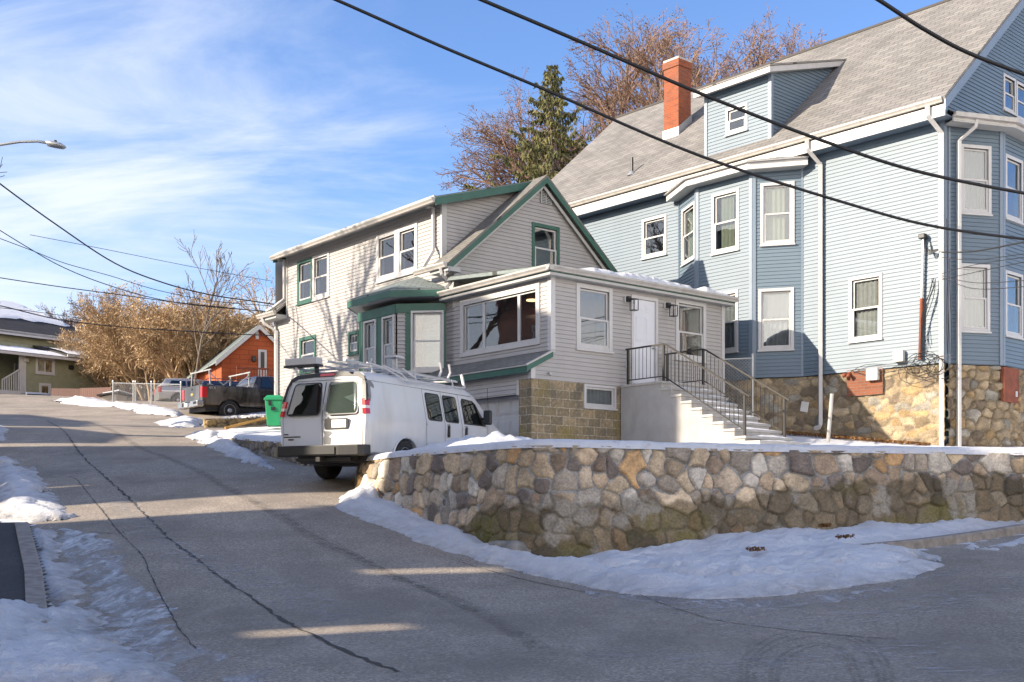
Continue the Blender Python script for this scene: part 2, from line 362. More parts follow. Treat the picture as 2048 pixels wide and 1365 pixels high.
def siding(name, pl, poly, holes, mat, parent, lap=.1, zbase=None, th=.017, groove=.008):
    mb = MB(); zs = [p[1] for p in poly]; zmin, zmax = min(zs), max(zs); zb = zbase if zbase is not None else zmin
    k0 = int(math.floor((zmin-zb)/lap)); rows = []
    k = k0
    while zb+k*lap < zmax: rows.append(zb+k*lap); k += 1
    cuts = sorted(set([h[2] for h in holes]+[h[3] for h in holes]))
    brk = [p[1] for p in poly]
    for r in rows:
        bands = [(r, r+lap-groove, 0), (r+lap-groove, r+lap, 1)]
        for b0, b1, kind in bands:
            pts = sorted(set([b0, b1]+[c for c in cuts+brk if b0 < c < b1]))
            for v0, v1 in zip(pts[:-1], pts[1:]):
                v0c, v1c = max(v0, zmin), min(v1, zmax)
                if v1c-v0c < 1e-5: continue
                e = 1e-6; A = xsec(poly, v0c+e); B = xsec(poly, v1c-e)
                if len(A) != len(B): continue
                for (l0, r0), (l1, r1) in zip(A, B):
                    segs = [((l0, r0), (l1, r1))]
                    for h in holes:
                        if h[3] > v0c+1e-6 and h[2] < v1c-1e-6:
                            out = []
                            for (x0, x1), (y0, y1) in segs:
                                if h[0] > max(x0, y0): out.append(((x0, min(x1, h[0])), (y0, min(y1, h[0]))))
                                if h[1] < min(x1, y1): out.append(((max(x0, h[1]), x1), (max(y0, h[1]), y1)))
                            segs = out
                    for (x0, x1), (y0, y1) in segs:
                        if x1-x0 < 1e-4 and y1-y0 < 1e-4: continue
                        if kind == 0:
                            o = lambda v: th-(v-r)/(lap-groove)*(th-.004)
                            mb.face([pl.P(x0, v0c, o(v0c)), pl.P(x1, v0c, o(v0c)), pl.P(y1, v1c, o(v1c)), pl.P(y0, v1c, o(v1c))], [(x0, v0c), (x1, v0c), (y1, v1c), (y0, v1c)])
                            if abs(v0c-r) < 1e-6: mb.face([pl.P(x0, v0c, -.006), pl.P(x1, v0c, -.006), pl.P(x1, v0c, th), pl.P(x0, v0c, th)])
                        else:
                            mb.face([pl.P(x0, v0c, -.006), pl.P(x1, v0c, -.006), pl.P(y1, v1c, -.006), pl.P(y0, v1c, -.006)])
                            if abs(v0c-b0) < 1e-6: mb.face([pl.P(x0, v0c, .004), pl.P(x1, v0c, .004), pl.P(x1, v0c, -.006), pl.P(x0, v0c, -.006)])
    # opening reveals
    for h in holes:
        a0, a1, z0, z1 = h
        for q in (((a0, z0), (a0, z1)), ((a1, z0), (a1, z1)), ((a0, z0), (a1, z0)), ((a0, z1), (a1, z1))):
            (p0, q0), (p1, q1) = q; mb.face([pl.P(p0, q0, .02), pl.P(p1, q1, .02), pl.P(p1, q1, -.16), pl.P(p0, q0, -.16)])
    return mb.build(name, mat, parent, fixn=False)
def curtain_mesh(pl, a0, a1, z0, z1, off, seed, bunch=0):
    rs = random.Random(seed); mb = MB(); n = max(10, int((a1-a0)*60)); ph = rs.random()*6
    row = []
    for i in range(n+1):
        t = i/n; a = a0+(a1-a0)*t; o = off+.018*math.sin(t*(a1-a0)*48+ph)+.009*math.sin(t*97+ph)
        row.append((a, o))
    for i in range(n):
        (p, o), (q, w) = row[i], row[i+1]
        mb.face([pl.P(p, z0, o), pl.P(q, z0, w), pl.P(q, z1, w*.6+off*.4), pl.P(p, z1, o*.6+off*.4)], [(p, z0), (q, z0), (q, z1), (p, z1)])
    return mb
def window(pl, rect, parent, trim='white_trim', casing=.09, sash='white_trim', style='hung', curtain=None, room='room', meet=.5, label=None, sill=True, proud=.035, cw=None, blind=None, head=None, screen=0, mullions=0):
    """rect = outer casing rectangle (a0,a1,z0,z1) on the plane. returns hole rectangle"""
    a0, a1, z0, z1 = rect; c = casing; hd = head if head is not None else c
    h = (a0+c, a1-c, z0+c*.9, z1-hd)
    mb = MB()
    pl.box(mb, a0, h[0], z0, z1, -.02, proud); pl.box(mb, h[1], a1, z0, z1, -.02, proud)
    pl.box(mb, h[0], h[1], h[3], z1, -.02, proud-.003); pl.box(mb, h[0], h[1], z0, h[2], -.02, proud-.003)
    w = mb.build('window', M[trim], parent, bevel=.004)
    if label: w['label'] = label
    # sashes
    t = .045; mb = MB(); H = h; zm = H[2]+(H[3]-H[2])*meet
    def fr(a0, a1, z0, z1, o0, o1, t=t):
        pl.box(mb, a0, a0+t, z0, z1, o0, o1); pl.box(mb, a1-t, a1, z0, z1, o0, o1)
        pl.box(mb, a0+t, a1-t, z0, z0+t, o0, o1-.001); pl.box(mb, a0+t, a1-t, z1-t, z1, o0, o1-.001)
    panes = []
    if style == 'hung':
        fr(H[0]+.004, H[1]-.004, zm-.02, H[3]-.004, -.07, -.03); fr(H[0]+.006, H[1]-.006, H[2]+.004, zm+.02, -.028, .012)
        panes = [(H[0]+.04, H[1]-.04, zm+.02, H[3]-.04, -.05), (H[0]+.04, H[1]-.04, H[2]+.04, zm-.02, -.01)]
    elif style == 'fixed':
        fr(H[0]+.004, H[1]-.004, H[2]+.004, H[3]-.004, -.05, -.01); panes = [(H[0]+.04, H[1]-.04, H[2]+.04, H[3]-.04, -.03)]
    elif style == 'triple':
        wv = H[1]-H[0]; s1, s2 = H[0]+wv*cw[0], H[0]+wv*cw[1]
        for x0, x1 in ((H[0]+.003, s1-.003), (s1, s2), (s2+.003, H[1]-.003)):
            fr(x0, x1, H[2]+.004, H[3]-.004, -.05, -.01); panes.append((x0+.04, x1-.04, H[2]+.04, H[3]-.04, -.03))
    elif style == 'slide':
        am = (H[0]+H[1])/2; fr(H[0]+.004, am+.02, H[2]+.004, H[3]-.004, -.05, -.025); fr(am-.02, H[1]-.004, H[2]+.004, H[3]-.004, -.022, .005)
        panes = [(H[0]+.04, am, H[2]+.04, H[3]-.04, -.04), (am, H[1]-.04, H[2]+.04, H[3]-.04, -.01)]
    for k in range(mullions):
        aa = H[0]+(H[1]-H[0])*(k+1)/(mullions+1); pl.box(mb, aa-.01, aa+.01, H[2], H[3], -.04, .0); 
    if mullions: pl.box(mb, H[0], H[1], zm-.01, zm+.01, -.039, -.001)
    mb.build('sash', M[sash], w)
    mb = MB()
    for p in panes: pl.box(mb, p[0]-.005, p[1]+.005, p[2]-.005, p[3]+.005, p[4]-.003, p[4]+.003)
    mb.build('pane', M['glass'], w)
    if sill:
        mb = MB(); pl.box(mb, a0-.02, a1+.02, z0-.035, z0+.004, -.01, proud+.035); mb.build('sill', M[trim], w, bevel=.004)
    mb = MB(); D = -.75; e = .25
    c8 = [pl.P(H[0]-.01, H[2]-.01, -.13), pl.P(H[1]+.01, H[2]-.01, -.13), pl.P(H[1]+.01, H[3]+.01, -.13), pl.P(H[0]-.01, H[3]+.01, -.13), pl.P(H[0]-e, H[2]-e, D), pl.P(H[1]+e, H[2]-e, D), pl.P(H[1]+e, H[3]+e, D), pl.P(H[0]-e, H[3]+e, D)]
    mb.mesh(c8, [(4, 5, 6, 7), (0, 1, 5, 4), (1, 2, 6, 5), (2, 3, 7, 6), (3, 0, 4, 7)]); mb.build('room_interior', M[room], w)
    if curtain:
        kind, f0, f1 = curtain
        curtain_mesh(pl, H[0]+(H[1]-H[0])*f0, H[0]+(H[1]-H[0])*f1, H[2]-.02, H[3], -.105, int(a0*100+z0*10)).build('curtain', M[kind], w, smooth=True)
    if blind is not None:
        mb = MB(); zz = H[3]
        while zz > H[3]-(H[3]-H[2])*blind: pl.box(mb, H[0]+.01, H[1]-.01, zz-.03, zz-.006, -.085, -.076); zz -= .03
        mb.build('blind', M['curtain_grey'], w)
    return h
def pxrect(pl, l, t, r, b, off=0, fixed=None):
    """outer rectangle from picture bounds: (left x, top y at left... ) uses centre column heights"""
    m = (l+r)/2; a0 = pl.hit(l, t, off)[0]; a1 = pl.hit(r, t, off)[0]; 
    if a0 > a1: a0, a1 = a1, a0
    zt = pl.hit(m, t, off)[1]; zb = pl.hit(m, b, off)[1]; return (a0, a1, zb, zt)
def gutter_profile(s=1.0): return [(0, .0), (0, .12*s), (-.01, .12*s), (-.01, .01), (.055*s, .01), (.075*s, .05*s), (.085*s, .07*s), (.11*s, .105*s), (.11*s, .125*s), (.125*s, .125*s), (.125*s, .10*s), (.10*s, .065*s), (.085*s, .04*s), (.065*s, 0)]
def gutter(pl, a0, a1, z, off, parent, name='gutter', mat='gutter', s=1.0, z1=None):
    mb = MB(); n3 = Vector((pl.n.x, pl.n.y, 0)); 
    prof = [(.0, 0), (.07*s, 0), (.09*s, .04*s), (.13*s, .085*s), (.13*s, .125*s), (0, .125*s)]
    mb.prism(prof, pl.P(a0, z, off), pl.P(a1, z if z1 is None else z1, off), side=n3)
    return mb.build(name, M[mat], parent, bevel=.006)
def downspout(pts, parent, r=.05, mat='white_trim', name='downspout'):
    mb = MB(); mb.tube(pts, r*1.25, 4)
    o = mb.build(name, M[mat], parent, bevel=.008); return o
def slab_roof(mb, p, th=.06, uvo=(0, 0)):
    """p: 4 points eaveA, eaveB, ridgeB, ridgeA (or 3)"""
    p = [Vector(q) for q in p]; n = (p[1]-p[0]).cross(p[-1]-p[0]).normalized()
    if n.z < 0: n = -n
    ax = (p[1]-p[0]).normalized(); ay = n.cross(ax)
    if ay.z < 0: ay = -ay
    uv = [((q-p[0]).dot(ax)+uvo[0], (q-p[0]).dot(ay)+uvo[1]) for q in p]
    mb.face(p, uv); lo = [q-Vector((0, 0, th)) for q in p]; mb.face(lo[::-1], uv[::-1])
    for i in range(len(p)):
        j = (i+1) % len(p); mb.face([p[i], lo[i], lo[j], p[j]], [(0, 0), (0, .05), (.3, .05), (.3, 0)])
def board(mb, A, B, h, t, n3, down=True):
    """fascia board from A to B (top edge), height h vertical, thickness t along n3"""
    A = Vector(A); B = Vector(B); n3 = Vector(n3); z = Vector((0, 0, h))
    mb.box8([A-z, B-z, B-z+n3*t, A-z+n3*t, A, B, B+n3*t, A+n3*t])
# ------------------------------------------------------------- stonework surface
PAL = [(.46, .36, .24), (.38, .29, .19), (.50, .44, .36), (.34, .29, .23), (.50, .31, .15), (.42, .35, .27), (.58, .52, .43), (.27, .20, .14), (.16, .13, .11), (.44, .33, .22), (.54, .42, .28), (.40, .33, .25), (.48, .38, .27)]
def vnoise_(x, y, seed=0, oct=4, rough=.5):
    rs = np.random.RandomState(seed+100); T = rs.rand(256, 256); out = np.zeros_like(x, float); amp = 1; tot = 0; f = 1.0
    for o in range(oct):
        X = x*f+17.3*o; Y = y*f+9.1*o; xi = np.floor(X).astype(int); yi = np.floor(Y).astype(int); fx = X-xi; fy = Y-yi; fx = fx*fx*(3-2*fx); fy = fy*fy*(3-2*fy)
        a = T[xi % 256, yi % 256]; b = T[(xi+1) % 256, yi % 256]; c = T[xi % 256, (yi+1) % 256]; d = T[(xi+1) % 256, (yi+1) % 256]
        out += amp*((a*(1-fx)+b*fx)*(1-fy)+(c*(1-fx)+d*fx)*fy); tot += amp; amp *= rough; f *= 2
    return out/tot
def stone_surface(name, path, zlo, zhi, parent, du=.016, dv=.016, sx=.30, sy=.24, bulge=.05, seed=1, mortar=(.34, .34, .33), lower=None, pal=PAL, batter=.0, thick=None, uneven=0.0, jit=.42, mat='stonework', nsign=1, tint=1.0):
    """path: list of (x,y); zlo/zhi functions of arclength. face side = right hand of path direction * nsign"""
    rs = np.random.RandomState(seed); P = np.array(path, float); seg = np.hypot(*(P[1:]-P[:-1]).T); S = np.concatenate([[0], np.cumsum(seg)]); LN = S[-1]
    nu = int(LN/du)+1; s = np.linspace(0, LN, nu); X = np.interp(s, S, P[:, 0]); Y = np.interp(s, S, P[:, 1])
    k = 9
    def smooth(a):
        b = np.pad(a, k, mode='edge'); b2 = np.convolve(b, np.ones(2*k+1)/(2*k+1), 'valid'); b2[0] = a[0]; b2[-1] = a[-1]; return b2
    X = smooth(X); Y = smooth(Y)
    tx = np.gradient(X); ty = np.gradient(Y); ln = np.hypot(tx, ty); nx = ty/ln*nsign; ny = -tx/ln*nsign
    z0 = np.array([zlo(q) for q in s]); z1 = np.array([zhi(q) for q in s]); H = float((z1-z0).max()); nv = int(H/dv)+1
    T = np.linspace(0, 1, nv)
    U = np.repeat(s[:, None], nv, 1); Z = z0[:, None]+(z1-z0)[:, None]*T[None, :]
    # stones in jittered rows (absolute z)
    zmin, zmax = z0.min(), z1.max(); pts = []; z = zmin-.1; r = 0
    while z < zmax+.1:
        hh = sy*(.7+.65*rs.rand()); u = -.2+rs.rand()*sx
        while u < LN+.3:
            ww = sx*(.45+1.35*rs.rand()**1.5); pts.append((u+ww/2, z+hh/2+(rs.rand()-.5)*2*jit*hh*.6, ww)); u += ww
        z += hh; r += 1
    pts = np.array(pts); n = len(pts); asp = .8+.5*rs.rand(n); cols = np.array([pal[i] for i in rs.randint(0, len(pal), n)])*(.75+.45*rs.rand(n, 1)); ang = (rs.rand(n)-.5)*1.2
    hgt = .35+.65*rs.rand(n); szf = np.exp(rs.randn(n)*.22)
    UV = np.stack([U.ravel(), Z.ravel()], 1)
    # cheap warp from summed sines
    a, b = UV[:, 0], UV[:, 1]
    wx = .11*(vnoise_(a*4, b*4, 1)-.5)+.03*(vnoise_(a*17, b*17, 2)-.5); wy = .11*(vnoise_(a*4, b*4, 11)-.5)+.03*(vnoise_(a*17, b*17, 12)-.5)
    f1 = np.full(len(a), 1e9); f2 = np.full(len(a), 1e9); idx = np.zeros(len(a), int)
    order = np.argsort(pts[:, 0]); ps = pts[order]
    for i0 in range(0, nu, 24):
        i1 = min(nu, i0+24); sl = slice(i0*nv, i1*nv); lo = s[i0]-1.0; hi = s[i1-1]+1.0
        c = np.where((ps[:, 0] > lo) & (ps[:, 0] < hi))[0]; cc = order[c]
        dx = (a[sl]+wx[sl])[:, None]-pts[cc, 0][None]; dy = (b[sl]+wy[sl])[:, None]-pts[cc, 1][None]
        ca, sa = np.cos(ang[cc]), np.sin(ang[cc]); ex = (dx*ca+dy*sa)/(pts[cc, 2]/sx*.5+.5)**.8; ey = (-dx*sa+dy*ca)*asp[cc]*(sx/sy)**.6
        D = np.hypot(ex, ey)/szf[cc]
        part = np.argpartition(D, 1, axis=1)[:, :2]; d2 = np.take_along_axis(D, part, 1); sw = d2[:, 0] > d2[:, 1]
        f1[sl] = np.where(sw, d2[:, 1], d2[:, 0]); f2[sl] = np.where(sw, d2[:, 0], d2[:, 1]); idx[sl] = cc[np.where(sw, part[:, 1], part[:, 0])]
    e = f2-f1+.035*(vnoise_(a*7, b*7, 21)-.5); w = .024*sx/.3; st = np.clip((e-w)/(.075*sx/.3), 0, 1); prof = np.sqrt(1-(1-st)**2)
    isst = np.clip((e-w*.8)/(w*.6), 0, 1)
    micro = 2.6*(vnoise_(a*9, b*9, 7)-.5)
    disp = prof*bulge*hgt[idx]+micro*.006*isst-.0*isst
    if uneven: disp = disp+uneven*2*(vnoise_(a*1.3, b*1.3, 9)-.5)
    tone = cols[idx]*isst[:, None]+np.array(mortar)[None]*(.8+.2*np.sin(a*13+b*17))[:, None]*(1-isst[:, None])
    grain = 1+.5*(vnoise_(a*14+idx*3.1, b*26, 5)-.5)*isst+.9*(vnoise_(a*5+idx, b*5, 6)-.5)*isst; tone = tone*tint*grain[:, None]
    if lower is not None:
        rel = np.repeat(np.array([lower(q) for q in s])[:, None], nv, 1).ravel()  # z below which the old wall starts
        m = np.clip((rel-b+.05*np.sin(a*5)+.04*np.sin(a*13))/.06, 0, 1)
        sm = np.clip(.5+.5*np.sin(a*2.1+1.7*np.sin(b*3.3))*np.sin(b*4.7+a*1.9)+.25*np.sin(a*11+b*9), 0, 1)
        dk = (tone*.30+np.mean(tone, 1, keepdims=True)*.25)*np.array((.72, .62, .47))+np.array((.034, .028, .016)); moss = np.array((.15, .135, .02)); pale = np.array((.36, .33, .28))
        mo = np.clip((vnoise_(a*1.1, b*1.5, 3)-.50)*6, 0, 1)*np.clip((rel-b)/.2, 0, 1)
        sp = np.clip((vnoise_(a*3.2, b*2.6, 8)-.60)*9, 0, 1)
        dk = dk*(1-mo[:, None]*.55)+moss*mo[:, None]*.55; dk = dk*(1-sp[:, None]*.7)+pale*sp[:, None]*.7
        tone = tone*(1-m[:, None])+dk*m[:, None]; disp = disp*(1-.25*m)+.02*m
    bt = batter*(1-np.repeat(T[None, :], nu, 0).ravel())
    off = disp+bt
    VX = np.repeat(X[:, None], nv, 1).ravel()+np.repeat(nx[:, None], nv, 1).ravel()*off; VY = np.repeat(Y[:, None], nv, 1).ravel()+np.repeat(ny[:, None], nv, 1).ravel()*off
    org = ORG.get(parent, Vector((0, 0, 0)))
    co = np.stack([VX-org[0], VY-org[1], b-org[2]], 1)
    ii = np.arange(nu-1)[:, None]*nv+np.arange(nv-1)[None, :]; q = np.stack([ii, ii+nv, ii+nv+1, ii+1], -1).reshape(-1, 4)
    if nsign < 0: q = q[:, ::-1]
    # back and top
    nb = len(co); extra = []; fx = []
    if thick:
        bk = np.stack([X-nx*thick-org[0], Y-ny*thick-org[1], z1-org[2]], 1); bk2 = bk.copy(); bk2[:, 2] = z0-org[2]
        extra = np.concatenate([bk, bk2]); 
        for i in range(nu-1):
            t0, t1 = i*nv+nv-1, (i+1)*nv+nv-1; fx.append((t0, t1, nb+i+1, nb+i)); fx.append((nb+i, nb+i+1, nb+nu+i+1, nb+nu+i))
        co = np.concatenate([co, extra])
        for i in (0, nu-1):
            for j in range(nv-1): pass
            fx.append(tuple([i*nv+j for j in range(nv)]+[nb+i, nb+nu+i]))
        if nsign < 0: fx = [f[::-1] for f in fx]
    me = bpy.data.meshes.new(name); me.from_pydata(co.tolist(), [], q.tolist()+fx)
    at_ = me.color_attributes.new('tone', 'FLOAT_COLOR', 'POINT'); cc = np.ones((len(co), 4)); cc[:, :3] = .35; cc[:nb, :3] = np.clip(tone, .01, .9); at_.data.foreach_set('color', cc.ravel())
    me.polygons.foreach_set('use_smooth', [True]*len(me.polygons)); me.materials.append(M[mat])
    o = bpy.data.objects.new(name, me); COL.objects.link(o)
    if parent: o.parent = parent
    ORG[o] = org; return o, (X, Y, nx, ny, s, z1)
gm_, gnt_, gb_ = newmat('lamp_glow'); gb_.inputs['Emission Color'].default_value = (1, .62, .28, 1); gb_.inputs['Emission Strength'].default_value = 1.6; M['lamp_glow'] = gm_
# ============================================================= GREY HOUSE
GA = Vector((.905, 26.0)); GL = Vector((-(1024+805), F)).normalized(); GR = Vector((GL.y, -GL.x))
S = Plane(GA, GL, -GR); FP = Plane(GA, GR, -GL); SL = Plane(GA-GR*.6, GL, -GR); GP = Plane(GA+GL*3.8, GR, -GL)
g3 = lambda v: Vector((v.x, v.y, 0))
def grey_house():
    root = thing('clapboard_house', (GA.x, GA.y, 2.9), 'small grey clapboard house with green trim, a front porch room and a garage under it', 'house')
    zb = FP.hit(1069, 757.5)[1]; ze = FP.hit(1106, 554)[1]; W = FP.hit(1447, 620)[0]; zl = S.hit(1100, 703)[1]
    # ---- front porch room
    wd = pxrect(FP, 1151.5, 571.5, 1223.5, 702); w2 = pxrect(FP, 1350.3, 602, 1410.7, 722); dr = pxrect(FP, 1261.6, 594, 1314.5, 771)
    h1 = window(FP, wd, root, room='room', head=.11, casing=.11, meet=.48); h2 = window(FP, w2, root, room='room_red_reflect', head=.11, casing=.11, meet=.46)
    hd = (dr[0]+.06, dr[1]-.06, zb-.3, dr[3]-.07)
    siding('siding', FP, [(0, zb), (W, zb), (W, ze), (0, ze)], [h1, h2, (dr[0]+.05, dr[1]-.05, zb-.1, dr[3]-.05)], M['grey_siding'], root, zbase=zb)
    pw = pxrect(S, 922.4, 584.7, 1081, 702.5)
    h3 = window(S, pw, root, style='triple', cw=(.24, .72), casing=.13, room='room', proud=.045, sill=False)
    siding('siding', S, [(0, zl-.05), (4.15, zl-.05), (4.15, ze), (0, ze)], [h3], M['grey_siding'], root, zbase=zb)
    mb = MB(); a_, z_ = S.hit(1064, 601, -.5); mb.rev(S.P(a_, z_, -.5), [(.14, -.012), (.14, .012)], Vector((0, 0, 1)), 16); mb.build('ceiling_lamp', M['lamp_glow'], root)
    # hidden right side and back of the porch
    mb = MB(); RS = Plane(GA+GR*W, GL, GR); RS.box(mb, 0, 3.8, 2.6, ze, -.1, 0); mb.build('side_wall', M['grey_siding'], root)
    # door
    mb = MB(); FP.box(mb, dr[0], dr[0]+.07, dr[2], dr[3], -.05, .035); FP.box(mb, dr[1]-.07, dr[1], dr[2], dr[3], -.05, .035); FP.box(mb, dr[0]+.07, dr[1]-.07, dr[3]-.08, dr[3], -.05, .033)
    door = mb.build('front_door', M['white_trim'], root, bevel=.004)
    mb = MB(); FP.box(mb, dr[0]+.072, dr[1]-.072, dr[2]+.03, dr[3]-.085, -.06, -.015)
    dw = dr[1]-dr[0]-.144; x0 = dr[0]+.072
    for i in range(2):
        for (q0, q1) in ((.86, .95), (.50, .80), (.10, .42)):
            hh = dr[3]-.085-dr[2]-.03; a0 = x0+dw*(.12+.43*i); a1 = a0+dw*.33; z0 = dr[2]+.03+hh*q0; z1 = dr[2]+.03+hh*q1
            FP.box(mb, a0, a1, z0, z1, -.02, -.008); FP.box(mb, a0+.04, a1-.04, z0+.04, z1-.04, -.012, -.001)
    mb.build('door_leaf', M['white_paint'], door, bevel=.004)
    mb = MB(); c = FP.P(dr[1]-.16, dr[2]+.95, -.01); mb.rev(c, [(.012, 0), (.012, .04), (.03, .045), (.03, .07), (.01, .08)], g3(FP.n), 12); mb.build('door_knob', M['rim'], door, smooth=True)
    # threshold under the door
    # corner boards
    mb = MB(); FP.box(mb, -.012, .11, zl-.02, ze, -.05, .03); S.box(mb, -.0295, .09, zl-.02, ze, -.05, .0295); mb.build('corner_trim', M['white_trim'], root, bevel=.004)
    mb = MB(); FP.box(mb, W-.10, W+.02, zb, ze, -.05, .03); mb.build('corner_trim', M['white_trim'], root, bevel=.004)
    # porch roof, soffit and gutters
    oh = .22; zt = ze+.17
    mb = MB()
    P0 = lambda a, w, z: Vector((*(GA+GL*a+GR*w), z))
    mb.box8([P0(-oh, -oh, ze-.01), P0(-oh, W+oh, ze-.01), P0(4.15, W+oh, ze-.01), P0(4.15, -oh, ze-.01), P0(-oh, -oh, ze+.05), P0(-oh, W+oh, ze+.05), P0(4.15, W+oh, ze+.05), P0(4.15, -oh, ze+.05)])
    mb.build('soffit', M['grey_trim'], root)
    mb = MB(); FP.box(mb, -oh, W+oh, ze+.048, ze+.12, oh-.03, oh-.002); S.box(mb, -oh, 4.15, ze+.048, ze+.12, oh-.03, oh-.002); mb.build('fascia', M['green_trim'], root)
    gutter(FP, -oh-.13, W+oh, ze+.075, oh, root); gutter(S, -oh-.13, 4.25, ze+.075, oh, root)
    mb = MB(); z0 = ze+.20; slab_roof(mb, [P0(-oh-.05, -oh-.05, z0), P0(-oh-.05, W+oh, z0), P0(3.8, W+oh, z0+.35), P0(3.8, -oh-.05, z0+.35)], .10); mb.build('porch_roof', M['roof_grey'], root)
    # ---- ledge roof over the garage
    A1 = 5.2
    mb = MB(); slab_roof(mb, [P0(-.06, -.80, zl-.36), P0(A1, -.80, zl-.36), P0(A1, 0.02, zl+.04), P0(-.06, 0.02, zl+.04)], .05); mb.build('ledge_roof', M['roof_mid'], root)
    mb = MB(); SL.box(mb, -.05, A1, zl-.55, zl-.405, .15, .19); mb.box8([P0(-.08, -.79, zl-.53), P0(-.08, .0, zl-.14), P0(-.05, .0, zl-.14), P0(-.05, -.79, zl-.53), P0(-.08, -.79, zl-.40), P0(-.08, .0, zl-.015), P0(-.05, .0, zl-.015), P0(-.05, -.79, zl-.40)]); mb.build('fascia', M['green_trim'], root)
    mb = MB(); SL.box(mb, -.06, A1, zl-.403, zl-.375, .15, .215); mb.box8([P0(-.1, -.81, zl-.40), P0(-.1, .03, zl+.0), P0(-.04, .03, zl+.0), P0(-.04, -.81, zl-.40), P0(-.1, -.81, zl-.362), P0(-.1, .03, zl+.045), P0(-.04, .03, zl+.045), P0(-.04, -.81, zl-.362)]); mb.build('drip_edge', M['gutter'], root)
    # ---- lower storey: siding, garage door, block walls
    zg = SL.hit(1033, 789.5)[1]; ag = SL.hit(1037, 800)[0]; zbs = zb; ztop = zl-.38
    ag0 = ag+.02
    siding('siding', SL, [(0, zbs), (ag0, zbs), (ag0, zg), (A1, zg), (A1, ztop), (0, ztop)], [], M['grey_siding'], root, zbase=zbs)
    siding('siding', FP, [(-.6, zbs), (0, zbs), (0, zl-.02), (-.6, zl-.36)], [], M['grey_siding'], root, zbase=zbs)
    mb = MB(); FP.box(mb, -.62, -.50, zbs-.005, zl-.36, -.05, .03); SL.box(mb, -.0295, .09, zbs-.005, zl-.38, -.05, .0295); mb.build('corner_trim', M['white_trim'], root, bevel=.004)
    mb = MB(); SL.box(mb, ag0-.03, ag0+.02, zg-.02, zbs+.0, -.03, .03); mb.build('corner_trim', M['white_trim'], root)
    ap = FP.hit(1240, 800)[0]
    def wallq(mb, pl, a0, a1, z0, z1, off=0): mb.face([pl.P(a0, z0, off), pl.P(a1, z0, off), pl.P(a1, z1, off), pl.P(a0, z1, off)], [(a0, z0-zbs), (a1, z0-zbs), (a1, z1-zbs), (a0, z1-zbs)])
    bw = pxrect(FP, 1167, 771, 1231, 817)
    hb = window(FP, bw, root, style='fixed', casing=.06, room='room_grey', curtain=('curtain_grey', 0, 1))
    mb = MB(); wallq(mb, FP, -.6, hb[0], 1.8, zbs, -.01); wallq(mb, FP, hb[0], hb[1], 1.8, hb[2], -.01); wallq(mb, FP, hb[0], hb[1], hb[3], zbs, -.01); wallq(mb, FP, hb[1], W, 1.8, zbs, -.01)
    wallq(mb, SL, 0, ag, 1.8, zbs, -.01); mb.face([SL.P(ag, 1.8, -.01), SL.P(ag, zbs, -.01), SL.P(ag, zbs, -.4), SL.P(ag, 1.8, -.4)], [(0, 0), (0, 2), (.4, 2), (.4, 0)])
    mb.build('block_foundation', M['block'], root, fixn=False)
    mb = MB(); gd0, gd1 = ag+.02, ag+2.5; H0 = 2.2
    SL.box(mb, gd0, gd1, H0, zg+.02, -.30, -.24)
    n = 4; ph = (zg-H0)/n
    for r in range(n):
        for c in range(5):
            a0 = gd0+.06+c*(gd1-gd0-.06)/5; a1 = a0+(gd1-gd0-.06)/5-.07; z0 = H0+r*ph+.07; z1 = H0+(r+1)*ph-.07
            SL.box(mb, a0, a1, z0, z1, -.242, -.225); SL.box(mb, a0+.04, a1-.04, z0+.04, z1-.04, -.23, -.215)
        SL.box(mb, gd0, gd1, H0+(r+1)*ph-.006, H0+(r+1)*ph+.006, -.25, -.236)
    mb.build('garage_door', M['white_trim'], root, bevel=.006)
    mb = MB(); SL.box(mb, gd1, gd1+3, 1.8, zg+.05, -.2, -.01); mb.build('lower_wall', M['stucco'], root)
    # ---- main gable block
    GO = Plane(GA+GL*3.55, GR, -GL)
    am, zr_ = GO.hit(1097, 351); al, zel = GO.hit(905, 516); ar, zer = GO.hit(1276, 563)
    am = 2.95; sl = (zr_-zel)/(am-al); WG = 5.9
    zroof = lambda w: zr_-sl*abs(w-am)
    zc = zroof(0)-.16
    gw = pxrect(GP, 1063, 450, 1118, 547); hg = window(GP, gw, root, trim='green_trim', casing=.10, room='room', head=.10)
    vt = pxrect(GP, 1079.5, 380, 1101.5, 409)
    siding('siding', GP, [(0, zt-.4), (WG, zt-.4), (WG, zc), (am, zr_-.16), (0, zc)], [hg], M['grey_siding'], root, zbase=zb)
    mb = MB(); GP.box(mb, vt[0], vt[1], vt[2], vt[3], 0, .025)
    v = mb.build('gable_vent', M['dark'], root); mb = MB(); GP.box(mb, vt[0], vt[0]+.03, vt[2], vt[3], 0, .05); GP.box(mb, vt[1]-.03, vt[1], vt[2], vt[3], 0, .05); GP.box(mb, (vt[0]+vt[1])/2-.01, (vt[0]+vt[1])/2+.01, vt[2], vt[3], 0, .048)
    zz = vt[2]
    while zz < vt[3]: GP.box(mb, vt[0]+.03, vt[1]-.03, zz, zz+.022, .0, .045); zz += .045
    mb.build('vent_louvre', M['grey_trim'], v)
    mb = MB(); GP.box(mb, -.02, .12, zt-.4, zc, -.04, .03); mb.build('corner_trim', M['grey_trim'], root)
